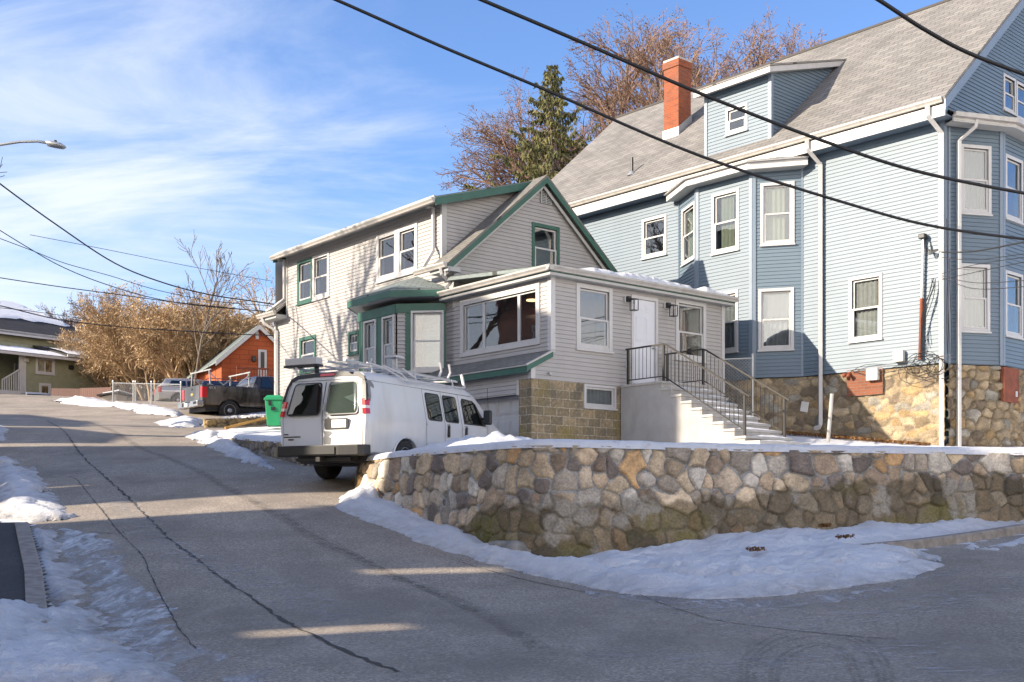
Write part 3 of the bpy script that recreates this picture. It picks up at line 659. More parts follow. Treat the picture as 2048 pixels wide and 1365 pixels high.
    # rake boards (green) with white under trim
    for nm, mat, dz, hh, t0, t1, o in (('rake_board', 'green_trim', -.03, .20, 0, .03, 0), ('rake_trim', 'white_trim', -.225, .11, 0, .03, -.14)):
        mb = MB(); nf = g3(-GL)
        for w0, w1 in ((-.38, am), (am, WG+.38)):
            A = Vector((*(GO.O+GR*w0), zroof(w0)+dz)); B = Vector((*(GO.O+GR*w1), zroof(w1)+dz)); board(mb, A+nf*o, B+nf*o, hh, .03, nf)
        mb.build(nm, M[mat], root)
    UB = 14.0; ud0, ud1 = 4.33, 12.85; us = 3.52
    R3_ = lambda u, w, z: Vector((*(GA+GL*u+GR*w), z))
    mb = MB()
    slab_roof(mb, [R3_(us, -.40, zroof(-.40)), R3_(ud0+.0, -.40, zroof(-.40)), R3_(ud0, am, zr_), R3_(us, am, zr_)], .07)
    slab_roof(mb, [R3_(ud1, -.40, zroof(-.40)), R3_(UB, -.40, zroof(-.40)), R3_(UB, am, zr_), R3_(ud1, am, zr_)], .07, (3, 0))
    slab_roof(mb, [R3_(UB, WG+.40, zroof(WG+.40)), R3_(us, WG+.40, zroof(WG+.40)), R3_(us, am, zr_), R3_(UB, am, zr_)], .07)
    mb.build('main_roof', M['roof_mid'], root)
    mb = MB()  # soffits of the low eaves
    for u0, u1 in ((us, ud0), (ud1, UB)): S.box(mb, u0, u1, zroof(-.4)-.20, zroof(-.4)-.085, 0, .39)
    mb.build('eave_box', M['grey_trim'], root)
    for u0, u1 in ((us+.02, ud0+.62), (ud1-.05, UB)): gutter(S, u0, u1, zroof(-.4)-.12, .40, root)
    # dormer
    DP = Plane(GA+GL*(ud0-.25), GR, -GL); d0 = DP.hit(868.5, 393); d1 = DP.hit(1060, 362.5)
    ds = (d1[1]-d0[1])/(d1[0]-d0[0]); zdt = lambda w: d0[1]+ds*(w-d0[0])
    wend = d1[0]
    mb = MB(); slab_roof(mb, [R3_(ud0-.28, d0[0], zdt(d0[0])), R3_(ud1+.2, d0[0], zdt(d0[0])), R3_(ud1+.2, wend+.3, zdt(wend+.3)), R3_(ud0-.28, wend+.3, zdt(wend+.3))], .05); mb.build('dormer_roof', M['roof_grey'], root)
    mb = MB()
    for uu in (ud0-.27, ud1+.15): board(mb, R3_(uu, d0[0]+.02, zdt(d0[0])-.03), R3_(uu, wend, zdt(wend)-.03), .20, .03, g3(-GL) if uu < 8 else g3(GL))
    mb.build('dormer_fascia', M['green_trim'], root)
    zds = zdt(0)-.13
    mb = MB(); S.box(mb, ud0-.2, ud1+.1, zds-.02, zds+.05, 0, -d0[0]-.02); mb.build('soffit', M['grey_trim'], root)
    gutter(S, ud0-.27, ud1+.2, zdt(d0[0])-.16, -d0[0]-.02, root)
    # where dormer roof meets main slope
    ww = (zr_-sl*am-zdt(0))/(ds-sl)
    CP = Plane(GA+GL*ud0, GR, -GL)
    siding('dormer_siding', CP, [(0, zroof(0)-.05), (ww, zroof(ww)-.05), (ww, zdt(ww)-.1), (0, zds)], [], M['grey_siding'], root, zbase=zb)
    mb = MB(); CP.box(mb, -.015, .13, zroof(0)-.05, zds, -.02, .035); mb.build('corner_trim', M['grey_trim'], root)
    # main street wall
    def pairz(c, t, b): return S.hit(c, t)[1], S.hit(c, b)[1]
    holes = []
    zt1, zb1 = pairz(627, 514, 602); aL, aM, aR = S.hit(595.7, 550)[0], S.hit(626.5, 550)[0], S.hit(659.5, 550)[0]
    holes.append(window(S, (aM, aL, zb1, zt1), root, trim='green_trim', casing=.12, room='room_red_reflect', head=.1)); holes.append(window(S, (aR, aM, zb1, zt1), root, trim='white_trim', casing=.11, room='room_red_reflect', head=.1))
    zt1, zb1 = pairz(795.4, 458.5, 555); aL, aM, aR = S.hit(754, 500)[0], S.hit(795.5, 500)[0], S.hit(836, 500)[0]
    holes.append(window(S, (aM, aL, zb1, zt1), root, casing=.13, room='room_red_reflect', head=.12)); holes.append(window(S, (aR, aM, zb1, zt1), root, casing=.13, room='room_red_reflect', head=.12))
    zt1, zb1 = pairz(616, 673, 745); holes.append(window(S, (S.hit(633, 700)[0], S.hit(600, 700)[0], zb1, zt1), root, trim='green_trim', casing=.11, room='room_red_reflect'))
    zt1, zb1 = pairz(708, 663, 709); holes.append(window(S, (S.hit(719, 690)[0], S.hit(698, 690)[0], zb1, zt1), root, trim='green_trim', casing=.09, room='room', mullions=1))
    zev = zroof(-.4)-.10
    siding('siding', S, [(3.8, 2.2), (13.65, 2.2), (13.65, zev), (ud1, zev), (ud1, zds), (ud0, zds), (ud0, zev), (3.8, zev)], holes, M['grey_siding'], root, zbase=zb)
    mb = MB(); S.box(mb, ud0-.04, ud0+.05, zroof(0)-.1, zds, 0, .035); S.box(mb, 13.55, 13.67, 2.2, zev, 0, .035); S.box(mb, ud1-.08, ud1+.01, zev, zds, 0, .035); mb.build('corner_trim', M['grey_trim'], root)
    mb = MB(); BP = Plane(GA+GL*13.65, GR, GL); BP.box(mb, 0, WG, 2, zev, -.1, 0)
    mb.face([BP.P(0, zev), BP.P(WG, zev), BP.P(am, zr_-.1)]); mb.face([BP.P(0, zev), BP.P(0, zds), BP.P(ww, zdt(ww)-.1)])
    RW = Plane(GA+GR*WG, GL, GR); RW.box(mb, 3.8, 13.65, 2, zev, -.1, 0); mb.build('side_wall', M['grey_siding'], root)
    # downspouts
    o = .12
    q = S.P
    ua = S.hit(868, 450, .05)[0]
    downspout([q(ua, zdt(d0[0])-.15, .3), q(ua, zds-.12, .08), q(ua, zroof(0)+.35, .07), q(ua-.15, zroof(0)+.12, .2), q(ua-.05, zroof(-.4)+.05, .42)], root, r=.045)
    ub = ud1-.35
    downspout([q(ub+.4, zdt(d0[0])-.15, .3), q(ub+.4, zds-.1, .08), q(ub+.4, zroof(0)+.1, .07), q(ub+.65, zroof(0)-.15, .3), q(ub+.9, zroof(-.4)+.06, .45)], root, r=.045)
    uc = UB-.3
    downspout([q(uc, zroof(-.4)-.12, .45), q(uc-.05, zroof(-.4)-.28, .42), q(uc-.3, zroof(-.4)-.55, .08), q(uc-.3, 2.9, .07)], root, r=.05)
    ue = us+.25
    downspout([q(ue, zroof(-.4)-.12, .45), q(ue, zroof(-.4)-.26, .42), q(ue, zroof(-.4)-.45, .12), q(ue, ze+.45, .1), q(ue+.1, ze+.27, .22)], root, r=.045)
    # utility meter pieces by the door, hose tap
    mb = MB(); a, z = FP.hit(1252, 729); FP.box(mb, a-.05, a+.05, z-.1, z+.06, 0, .06); mb.build('outlet_box', M['white_trim'], root, bevel=.006)
    mb = MB(); a, z = FP.hit(1094, 748); c = FP.P(a, z); mb.tube([c, c+g3(FP.n)*.09, c+g3(FP.n)*.11-Vector((0, 0, .04))], .013, 8); mb.rev(c+g3(FP.n)*.08+Vector((0, 0, .02)), [(.03, 0), (.03, .01)], Vector((0, 0, 1)), 10); mb.rev(c-Vector((0, 0, 0))+g3(FP.a)*.08, [(.035, .0), (.035, .05), (.02, .055)], g3(FP.n), 12); mb.build('hose_tap', M['galv'], root)
    # ---- bay window
    b = .925; u0 = 4.15
    Q = [GA+GL*u0, GA+GL*(u0+b)-GR*b, GA+GL*(u0+b+1.88)-GR*b, GA+GL*(u0+2*b+1.88)]
    faces = []
    for i in range(3):
        a = (Q[i+1]-Q[i]); n = Vector((-a.y, a.x)); n = n if n.dot(-GR) > 0 or i != 1 else -n
        if n.dot(-GR) < 0: n = -n
        faces.append((Plane(Q[i], a, n), a.length))
    F0, L0 = faces[0]; F1, L1 = faces[1]; F2, L2 = faces[2]
    ztb = F1.hit(760, 617)[1]; zsill = F0.hit(850, 742)[1]; zbb = 2.4
    bw0 = pxrect(F0, 822, 624, 886, 743); bw0 = (F0.hit(888, 680)[0], F0.hit(822, 680)[0], zsill, F0.hit(855, 622)[1])
    hh0 = window(F0, bw0, root, casing=.055, room='room', proud=.05, meet=.5)
    a1_, a2_ = F1.hit(790, 680)[0], F1.hit(766, 680)[0]; a3_, a4_ = F1.hit(754, 680)[0], F1.hit(729, 680)[0]
    zw1 = F1.hit(772, 634)[1]; 
    hh1 = window(F1, (a1_, a2_, zsill, zw1), root, casing=.055, room='room_red_reflect', proud=.05); hh2 = window(F1, (a3_, a4_, zsill, zw1), root, casing=.055, room='room_red_reflect', proud=.05)
    def panel(mb, pl, a0, a1, z0, z1, hs, off=.0, t=.03):
        xs = sorted(set([a0, a1]+[h[0] for h in hs]+[h[1] for h in hs])); 
        for x0, x1 in zip(xs[:-1], xs[1:]):
            m = (x0+x1)/2; hit = [h for h in hs if h[0] < m < h[1]]
            if hit: h = hit[0]; pl.box(mb, x0, x1, z0, h[2], off-t, off); pl.box(mb, x0, x1, h[3], z1, off-t, off)
            else: pl.box(mb, x0, x1, z0, z1, off-t, off)
    mb = MB(); panel(mb, F0, .0, L0-.22, zsill-.02, ztb, [hh0], .022); panel(mb, F1, .16, L1-.12, zsill-.02, ztb, [hh1, hh2], .022); F2.box(mb, .1, L2, zsill-.02, ztb, -.01, .022)
    F0.box(mb, .0, L0+.01, ztb-.24, ztb, .023, .045); F1.box(mb, -.01, L1, ztb-.24, ztb, .023, .045)
    mb.build('bay_trim', M['green_trim'], root)
    siding('bay_siding', F0, [(L0-.24, zsill-.02), (L0-.02, zsill-.02), (L0-.02, ztb-.24), (L0-.24, ztb-.24)], [], M['grey_siding'], root, zbase=zb, th=.03)
    siding('bay_siding', F1, [(.02, zsill-.02), (.15, zsill-.02), (.15, ztb-.24), (.02, ztb-.24)], [], M['grey_siding'], root, zbase=zb, th=.03)
    siding('bay_siding', F0, [(0, zbb), (L0, zbb), (L0, zsill-.02), (0, zsill-.02)], [], M['grey_siding'], root, zbase=zb)
    siding('bay_siding', F1, [(0, zbb), (L1, zbb), (L1, zsill-.02), (0, zsill-.02)], [], M['grey_siding'], root, zbase=zb)
    siding('bay_siding', F2, [(0, zbb), (L2, zbb), (L2, zsill-.02), (0, zsill-.02)], [], M['grey_siding'], root, zbase=zb)
    mb = MB(); F0.box(mb, bw0[0]-.08, L0-.15, zsill-.06, zsill+.0, .02, .09); F1.box(mb, .1, L1-.1, zsill-.06, zsill, .02, .09); mb.build('bay_sill', M['white_trim'], root)
    # bay roof
    ov = .30; e = []
    zo = F1.hit(750, 586, ov)[1]
    def off_corner(i):
        p0, p1 = faces[i-1][0], faces[i][0]; n0, n1 = p0.n, p1.n; k = ov/(1+n0.dot(n1)); return Q[i]+(n0+n1)*k
    E = [Q[0]+F0.n*ov+F0.a*(-ov*.35), off_corner(1), off_corner(2), Q[3]+F2.n*ov+F2.a*ov*.35]
    rt0 = S.hit(835, 553); rt1 = (S.hit(788, 566)[0], rt0[1])
    T0 = S.P(rt0[0], rt0[1], .0); T1 = S.P(rt1[0], rt1[1], .0)
    E3 = [Vector((p.x, p.y, zo)) for p in E]
    W0 = S.P(u0-.15, zo+.02, 0); W3 = S.P(u0+2*b+1.88+.35, zo+.02, 0)
    mb = MB(); slab_roof(mb, [E3[0], E3[1], T0], .04); slab_roof(mb, [E3[1], E3[2], T1, T0], .04, (.1, 0)); slab_roof(mb, [E3[2], E3[3], T1], .04); slab_roof(mb, [W0, E3[0], T0], .04); slab_roof(mb, [E3[3], W3, T1], .04)
    mb.build('bay_roof', M['roof_grey'], root)
    mb = MB()
    for i in range(3):
        A = E3[i]-Vector((0, 0, .04)); B = E3[i+1]-Vector((0, 0, .04)); n3 = g3(faces[i][0].n); board(mb, A-n3*.03, B-n3*.03, .17, .03, n3)
    mb.build('bay_fascia', M['green_trim'], root)
    mb = MB(); zz = zo-.2
    mb.face([Vector((*Q[i], zz)) for i in range(4)][::-1]); 
    for i in range(3): mb.face([Vector((*Q[i], zz)), Vector((*Q[i+1], zz)), Vector((*E[i+1], zz)), Vector((*E[i], zz))])
    mb.build('bay_soffit', M['grey_trim'], root)
    # hanging service cable on the wall
    mb = MB(); c = [S.P(S.hit(593, 612)[0], S.hit(593, 612)[1], .03), S.P(S.hit(598, 640)[0], S.hit(598, 640)[1], .04), S.P(S.hit(596, 680)[0], S.hit(596, 680)[1], .04), S.P(S.hit(590, 740)[0], S.hit(590, 740)[1], .04)]; mb.tube(c, .008, 5); mb.build('wall_cable', M['cable'], root)
    return dict(root=root, zb=zb, ze=ze, W=W, zl=zl, dr=dr, zt=zt, P0=P0, zroof=zroof, us=us, UB=UB)
G = grey_house()

def stairs():
    """concrete steps with landing and two iron railings"""
    aS = FP.hit(1240, 800)[0]; dz = .176; tr = .3125; nst = 8; EW = 1.37; zland = Plane(FP.O, FP.a, FP.n).hit(1322, 762, EW)[1]
    wS = 1.62
    base = FP.P(aS, 2.7, EW)
    root = thing('concrete_stairs', tuple(base), 'rendered concrete front steps with snow on their treads leading to the white door', 'stairs')
    o3 = lambda a, z, e: FP.P(a, z, e)
    mb = MB(); zlow = 2.5
    def blk(mb, a0, a1, z0, z1, e0, e1, mi=0): FP.box(mb, a0, a1, z0, z1, e0, e1, mi)
    # stucco cheek (left side) and core
    prof = [(0.03, zlow), (0.03, zland-.06)]
    e = EW; z = zland
    prof.append((EW-.02, zland-.06))
    for i in range(nst):
        z = zland-(i+1)*dz; prof.append((EW+i*tr-.02, z-.06)); prof.append((EW+(i+1)*tr-.02, z-.06))
    prof.append((EW+nst*tr-.02, zlow))
    n = len(prof)
    A = [o3(aS, q, p) for p, q in prof]; B = [o3(aS+wS, q, p) for p, q in prof]
    mb.mesh(A+B, [tuple(range(n))[::-1], tuple(range(n, 2*n))]+[(i, (i+1) % n, n+(i+1) % n, n+i) for i in range(n)])
    mb.build('stair_body', M['stucco'], root)
    mb = MB(); blk(mb, aS-.03, aS+wS+.03, zland-.06, zland, 0.03, EW+.03)
    for i in range(nst):
        z = zland-(i+1)*dz; blk(mb, aS-.03, aS+wS+.03, z-.06, z, EW+i*tr-.01, EW+(i+1)*tr+.03)
        blk(mb, aS+.0, aS+wS-.0, z, z+dz-.06, EW+i*tr-.05, EW+i*tr+.004)
    z = zland-(nst+1)*dz+.03; blk(mb, aS-.03, aS+wS+.12, z-.2, z+.03, EW+nst*tr-.1, EW+(nst+1)*tr+.1)
    mb.build('tread', M['concrete'], root, bevel=.008)
    mb = MB(); rs = random.Random(3)
    def pad(a0, a1, z, e0, e1, h=.035):
        na, ne = 14, 5; vs = []; fs = []
        for i in range(na+1):
            for j in range(ne+1):
                ta = i/na; te = j/ne; edge = min(ta, 1-ta, te*.8+.1, 1-te)*4; hh = h*min(1, edge)**.5*(.75+.5*noise.noise(Vector((a0+ta*4, te*3, z*5))))
                ins = .03*noise.noise(Vector((ta*9, z*7, te*2)))
                vs.append(o3(a0+(a1-a0)*ta+ins*(1 if ta < .5 else -1), z+max(.002, hh), e0+(e1-e0)*te+ins))
        for i in range(na):
            for j in range(ne): k = i*(ne+1)+j; fs.append((k, k+ne+1, k+ne+2, k+1))
        mb.mesh(vs, fs)
    pad(aS+.25, aS+wS-.05, zland, .1, EW-.02, .05)
    for i in range(nst): pad(aS+.18+rs.random()*.2, aS+wS-.02, zland-(i+1)*dz, EW+i*tr+.02, EW+(i+1)*tr+.02, .05)
    pad(aS+.1, aS+wS, zland-(nst+1)*dz+.06, EW+nst*tr+.02, EW+(nst+1)*tr, .04)
    sn = mb.build('snow_cover', M['snow'], root, smooth=True, fixn=False)
    zb_ = zland-nst*dz
    for k, aa in enumerate((aS+.12, aS+wS-.10)):
        mb = MB(); e1 = EW-.03; e2 = EW+nst*tr-.12; zt1 = zland+.88; zt2 = zb_+.86
        mb2 = MB()
        top = [o3(aa, zt1, .08), o3(aa, zt1, e1), o3(aa, zt1-.04, e1+.1), o3(aa, zt2, e2+.14)]
        mb2.tube(top, .026, 4); r = mb2.build('railing', M['rail_metal'], root)
        mb2 = MB(); mb2.tube([o3(aa, zland+.12, .14), o3(aa, zland+.12, e1), o3(aa, zb_+.13, e2)], .017, 4); mb2.build('bottom_rail', M['rail_metal'], r)
        for ep, z0, z1 in ((.16, zland, zt1), (e1, zland, zt1), (e2, zb_, zt2+.04)):
            mb2 = MB(); FP.box(mb2, aa-.025, aa+.025, z0, z1, ep-.025, ep+.025); FP.box(mb2, aa-.05, aa+.05, z0, z0+.012, ep-.05, ep+.05); mb2.build('post', M['rail_metal'], r)
        ep = .28
        while ep < e1-.08: mb2 = MB(); mb2.tube([o3(aa, zland+.12, ep), o3(aa, zt1-.01, ep)], .0085, 4, False); mb2.build('baluster', M['rail_metal'], r, fixn=False); ep += .125
        ep = e1+.11
        while ep < e2-.05:
            t = (ep-e1)/(e2-e1); mb2 = MB(); mb2.tube([o3(aa, (zland+.12)*(1-t)+(zb_+.13)*t, ep), o3(aa, zt1*(1-t)+zt2*t-.02, ep)], .0085, 4, False); mb2.build('baluster', M['rail_metal'], r, fixn=False); ep += .125
    return aS, wS, EW+nst*tr, zland
ST = stairs()
def lantern(px, py):
    a, z = FP.hit(px, py)
    mb = MB(); FP.box(mb, a-.05, a+.05, z+.06, z+.19, .05, .14); FP.box(mb, a-.03, a+.05, z+.10, z+.13, .14, .24)
    root = mb.build('wall_lantern', M['black_metal'], G['root'])
    mb = MB(); FP.box(mb, a-.09, a+.06, z+.04, z+.20, .02, .05); mb.build('mounting_block', M['white_trim'], root, bevel=.01)
    mb = MB(); x0, x1, n0, n1, z0, z1 = a-.02, a+.12, .16, .30, z-.16, z+.11; t = .008
    for x in (x0, x1):
        for q in (n0, n1): FP.box(mb, x-t, x+t, z0, z1, q-t, q+t)
    for zz in (z0, z1):
        for q in (n0, n1): FP.box(mb, x0, x1, zz-t, zz+t, q-t+.001, q+t-.001)
        for x in (x0, x1): FP.box(mb, x-t+.001, x+t-.001, zz-t, zz+t, n0, n1)
    mb.build('cage', M['black_metal'], root)
    mb = MB(); c = FP.P((x0+x1)/2, z1, (n0+n1)/2); mb.rev(c-Vector((0, 0, .03)), [(.02, 0), (.02, .03)], Vector((0, 0, 1)), 10); mb.rev(c-Vector((0, 0, .12)), [(.005, 0), (.028, .02), (.028, .05), (.012, .085)], Vector((0, 0, 1)), 10); mb.build('bulb', M['white_trim'], root, smooth=True)
lantern(1252, 610); lantern(1331, 622)
# snow lying on the porch roof edge
def roof_snow():
    mb = MB(); oh = .22; W = G['W']; z0 = G['ze']+.205; n = 70; m = 6; vs = []; fs = []
    for i in range(n+1):
        a = FP.hit(1146, 560)[0]+(W+.1-FP.hit(1146, 560)[0])*i/n; t = i/n
        gap = 1 if not (.70 < t < .80) else .25
        for j in range(m+1):
            e = .30-.55*j/m; h = (.10+.05*noise.noise(Vector((a*2.2, e*2, 0))))*gap*(1 if j else .15)*min(1, (1-t)*6+.1, t*10+.05)
            vs.append(FP.P(a, z0-.0+max(.004, h)+(.03 if j else -.03), e+.03*noise.noise(Vector((a*5, 3, 1)))))
    for i in range(n):
        for j in range(m): k = i*(m+1)+j; fs.append((k, k+m+1, k+m+2, k+1))
    mb.mesh(vs, fs); o = mb.build('roof_snow', M['snow'], None, smooth=True, fixn=False); tag(o, 'strip of snow lying along the front edge of the porch roof', 'snow', kind='stuff')
roof_snow()
# ============================================================= BLUE HOUSE
_t = Vector((-(1024+950), F)).normalized(); BL = _t; BR = Vector((BL.y, -BL.x))
_P = Vector(((1730-1024)/F*29, 29.0)); _X = (1888-1024)/F
_k = (_X*_P.y-_P.x)/(-BL.x+_X*BL.y); BB = _P-BL*_k*1.0
BS = Plane(BB, BL, -BR); BF = Plane(BB, BR, -BL)
def hit3(px, py, P0, n):
    d = Vector(((px-1024)/F, 1, (YH-py)/F)); o = Vector((0, 0, ZC)); t = (P0-o).dot(n)/d.dot(n); return o+d*t
def blue_house():
    root = thing('apartment_house', (BB.x, BB.y, 3.0), 'large pale blue clapboard house with bay windows, on a rubble stone base', 'house')
    P0 = lambda u, w, z: Vector((*(BB+BL*u+BR*w), z))
    zb = BS.hit(1886, 725.5)[1]; oh = .42
    zge = BS.hit(1918, 183, oh+.1)[1]     # gutter top
    zf = zge-.42                            # bottom of fascia
    UF = 15.6; wr = 5.05; zrd = hit3(1900, 1, P0(0, wr, 0), g3(BR))[2]; sl = (zrd-zge)/(wr+oh+.08)
    zroof = lambda w: zrd-sl*abs(w-wr); WB = 2*wr
    # bay geometry
    dn = .72; ub = [4.04, 5.16, 7.12, 8.37]
    Q = [BB+BL*ub[0], BB+BL*ub[1]-BR*dn, BB+BL*ub[2]-BR*dn, BB+BL*ub[3]]
    FB = []
    for i in range(3):
        a = Q[i+1]-Q[i]; n = Vector((-a.y, a.x)); n = n if n.dot(-BR) > 0 else -n; FB.append((Plane(Q[i], a, n), a.length))
    bs = 'blue_siding'; zbt = FB[0][0].hit(1507, 345)[1]
    def win(pl, l, t, r, b, **k):
        rc = pxrect(pl, l, t, r, b); k.setdefault('casing', .085); k.setdefault('room', 'room_grey'); return window(pl, rc, root, **k)
    # right-hand wall part and left part
    h1 = win(BS, 1698.7, 551, 1765.6, 681.5, curtain=('curtain_white', .15, .95)); 
    siding('siding', BS, [(0, zb), (ub[0], zb), (ub[0], zf+.1), (0, zf+.1)], [h1], M[bs], root, zbase=zb)
    h2 = win(BS, 1285, 434, 1334, 514)
    siding('siding', BS, [(ub[3], zb), (UF-.3, zb), (UF-.3, zf+.1), (ub[3], zf+.1)], [h2], M[bs], root, zbase=zb)
    siding('siding', BS, [(ub[0], zbt), (ub[3], zbt), (ub[3], zf+.1), (ub[0], zf+.1)], [], M[bs], root, zbase=zb)
    A, La = FB[0]; hA = [win(A, 1520.8, 365, 1589.3, 490, curtain=('curtain_green', .25, 1)), win(A, 1516.7, 577, 1588, 700.7, blind=.45, curtain=('curtain_grey', 0, 1))]
    siding('bay_siding', A, [(0, zb), (La, zb), (La, zbt), (0, zbt)], hA, M[bs], root, zbase=zb)
    Bp, Lb = FB[1]; hB = [win(Bp, 1424, 383, 1478.6, 505, curtain=('curtain_green', .2, .8)), win(Bp, 1424, 584, 1477, 706, curtain=('curtain_grey', 0, .9))]
    siding('bay_siding', Bp, [(0, zb), (Lb, zb), (Lb, zbt), (0, zbt)], hB, M[bs], root, zbase=zb)
    Cp, Lc = FB[2]; hC = [win(Cp, 1365, 411, 1391, 525, curtain=('curtain_green', 0, .8))]
    siding('bay_siding', Cp, [(0, zb), (Lc, zb), (Lc, zbt), (0, zbt)], hC, M[bs], root, zbase=zb)
    mb = MB()
    A.box(mb, La-.09, La+.005, zb, zbt, -.02, .035); Bp.box(mb, -.005, .10, zb, zbt, -.02, .035); Bp.box(mb, Lb-.10, Lb+.005, zb, zbt, -.02, .035); Cp.box(mb, -.005, .09, zb, zbt, -.02, .035)
    A.box(mb, -.02, .04, zb, zbt, -.02, .035); Cp.box(mb, Lc-.04, Lc+.02, zb, zbt, -.02, .035)
    BS.box(mb, -.02, .13, zb, zf, -.02, .035); BF.box(mb, -.034, .11, zb, zf+.5, -.02, .034)
    mb.build('corner_trim', M['blue_trim'], root)
    # bay cornice
    def corner(i, ov):
        n0, n1 = FB[i-1][0].n, FB[i][0].n; return Q[i]+(n0+n1)*(ov/(1+n0.dot(n1)))
    for ov0, ov1, z0, z1, mat in ((.0, .34, zbt-.02, zbt+.03, 'grey_trim'), (.30, .36, zbt-.01, zbt+.17, 'white_trim'), (.28, .44, zbt+.17, zbt+.205, 'white_trim')):
        mb = MB()
        def ring(ov): return [Q[0]+FB[0][0].n*ov-FB[0][0].a*ov*.4, corner(1, ov), corner(2, ov), Q[3]+FB[2][0].n*ov+FB[2][0].a*ov*.4]
        I, O = ring(ov0 if ov0 else .001), ring(ov1)
        for i in range(3):
            mb.box8([Vector((*I[i], z0)), Vector((*I[i+1], z0)), Vector((*O[i+1], z0)), Vector((*O[i], z0)), Vector((*I[i], z1)), Vector((*I[i+1], z1)), Vector((*O[i+1], z1)), Vector((*O[i], z1))])
        mb.build('bay_cornice', M[mat], root)
    mb = MB(); O = ring(.44); T = [Vector((*(BB+BL*u-BR*.0), zbt+.45)) for u in (ub[0]+.1, ub[1], ub[2], ub[3]-.1)]
    for i in range(3): slab_roof(mb, [Vector((*O[i], zbt+.21)), Vector((*O[i+1], zbt+.21)), T[i+1], T[i]], .03)
    mb.build('bay_roof', M['roof_pale'], root)
    # soffit, fascia, gutter
    mb = MB(); BS.box(mb, -.25, UF, zf+.0, zf+.03, -.05, oh-.01); mb.build('soffit', M['blue_trim'], root)
    mb = MB(); BS.box(mb, -.25, UF, zf-.02, zf+.26, oh-.02, oh+.02); mb.build('fascia', M['white_trim'], root, bevel=.004)
    gutter(BS, -.22, UF, zge-.13, oh+.02, root)
    # roof
    mb = MB(); ov = .28
    e0 = -(oh+.08)
    slab_roof(mb, [P0(-ov, e0, zroof(e0)), P0(UF+.1, e0, zroof(e0)), P0(UF+.1, wr, zrd), P0(-ov, wr, zrd)], .08)
    slab_roof(mb, [P0(UF+.1, WB-e0, zroof(e0)), P0(-ov, WB-e0, zroof(e0)), P0(-ov, wr, zrd), P0(UF+.1, wr, zrd)], .08)
    mb.build('main_roof', M['roof_pale'], root)
    mb = MB(); mb.tube([P0(-ov, wr, zrd+.01), P0(UF+.1, wr, zrd+.01)], .06, 6); mb.build('ridge_cap', M['roof_pale'], root)
    # rake boards
    mb = MB()
    for w0, w1 in ((e0, wr), (wr, WB-e0)):
        board(mb, P0(-ov+.02, w0, zroof(w0)-.07), P0(-ov+.02, w1, zroof(w1)-.07), .26, .04, g3(-BL)); board(mb, P0(UF+.05, w0, zroof(w0)-.07), P0(UF+.05, w1, zroof(w1)-.07), .22, .04, g3(BL))
    mb.build('rake_board', M['blue_trim'], root)
    # gable end wall with pair of windows
    g1 = win(BF, 2005.5, 153, 2030, 226, casing=.07); g2 = win(BF, 2031, 170, 2061, 245, casing=.07)
    siding('gable_siding', BF, [(0, zb), (WB, zb), (WB, zroof(0)-.1), (wr, zrd-.1), (0, zroof(0)-.1)], [g1, g2], M[bs], root, zbase=zb)
    BK = Plane(BB+BL*(UF-.3), BR, BL); mb = MB(); mb.face([BK.P(0, 2), BK.P(WB, 2), BK.P(WB, zroof(0)), BK.P(wr, zrd-.1), BK.P(0, zroof(0))])
    RW = Plane(BB+BR*WB, BL, BR); RW.box(mb, 0, UF-.3, 2, zroof(0), -.1, 0); mb.build('side_wall', M[bs], root)
    # front bay (two storeys)
    c1 = Vector((12.2, 27.87)); rl = c1-BB; r_a, r_n = rl.dot(BR), rl.dot(-BL)
    Q2 = [BB+BR*.18, BB+BR*r_a-BL*r_n, BB+BR*(r_a+2.3)-BL*r_n, BB+BR*(r_a*2+2.1)]
    FF = []
    for i in range(3):
        a = Q2[i+1]-Q2[i]; n = Vector((a.y, -a.x)); n = n if n.dot(-BL) > 0 else -n; FF.append((Plane(Q2[i], a, n), a.length))
    zt2 = FF[0][0].hit(1960, 259)[1]; zb2 = zb-.02
    D, Ld = FF[0]; hD = [win(D, 1920.5, 291, 1981.5, 429, curtain=('curtain_dim', .1, 1)), win(D, 1919, 528.6, 1979, 664, curtain=('curtain_dim', .0, 1))]
    siding('bay_siding', D, [(0, zb2), (Ld, zb2), (Ld, zt2), (0, zt2)], hD, M[bs], root, zbase=zb)
    E_, Le = FF[1]; hE = [win(E_, 2009, 315, 2044, 443), win(E_, 2009, 545, 2044, 675, curtain=('curtain_dim', 0, .5))]
    siding('bay_siding', E_, [(0, zb2), (Le, zb2), (Le, zt2), (0, zt2)], hE, M[bs], root, zbase=zb)
    E2, Le2 = FF[2]; siding('bay_siding', E2, [(0, zb2), (Le2, zb2), (Le2, zt2), (0, zt2)], [], M[bs], root, zbase=zb)
    mb = MB(); D.box(mb, Ld-.09, Ld+.003, zb2, zt2, -.02, .035); E_.box(mb, -.003, .10, zb2, zt2, -.02, .035); D.box(mb, 0, .06, zb2, zt2, -.02, .035); mb.build('corner_trim', M['blue_trim'], root)
    def corner2(i, ov):
        n0, n1 = FF[i-1][0].n, FF[i][0].n; return Q2[i]+(n0+n1)*(ov/(1+n0.dot(n1)))
    def ring2(ov): return [Q2[0]+FF[0][0].n*ov-BR*.16, corner2(1, ov), corner2(2, ov), Q2[3]+FF[2][0].n*ov]
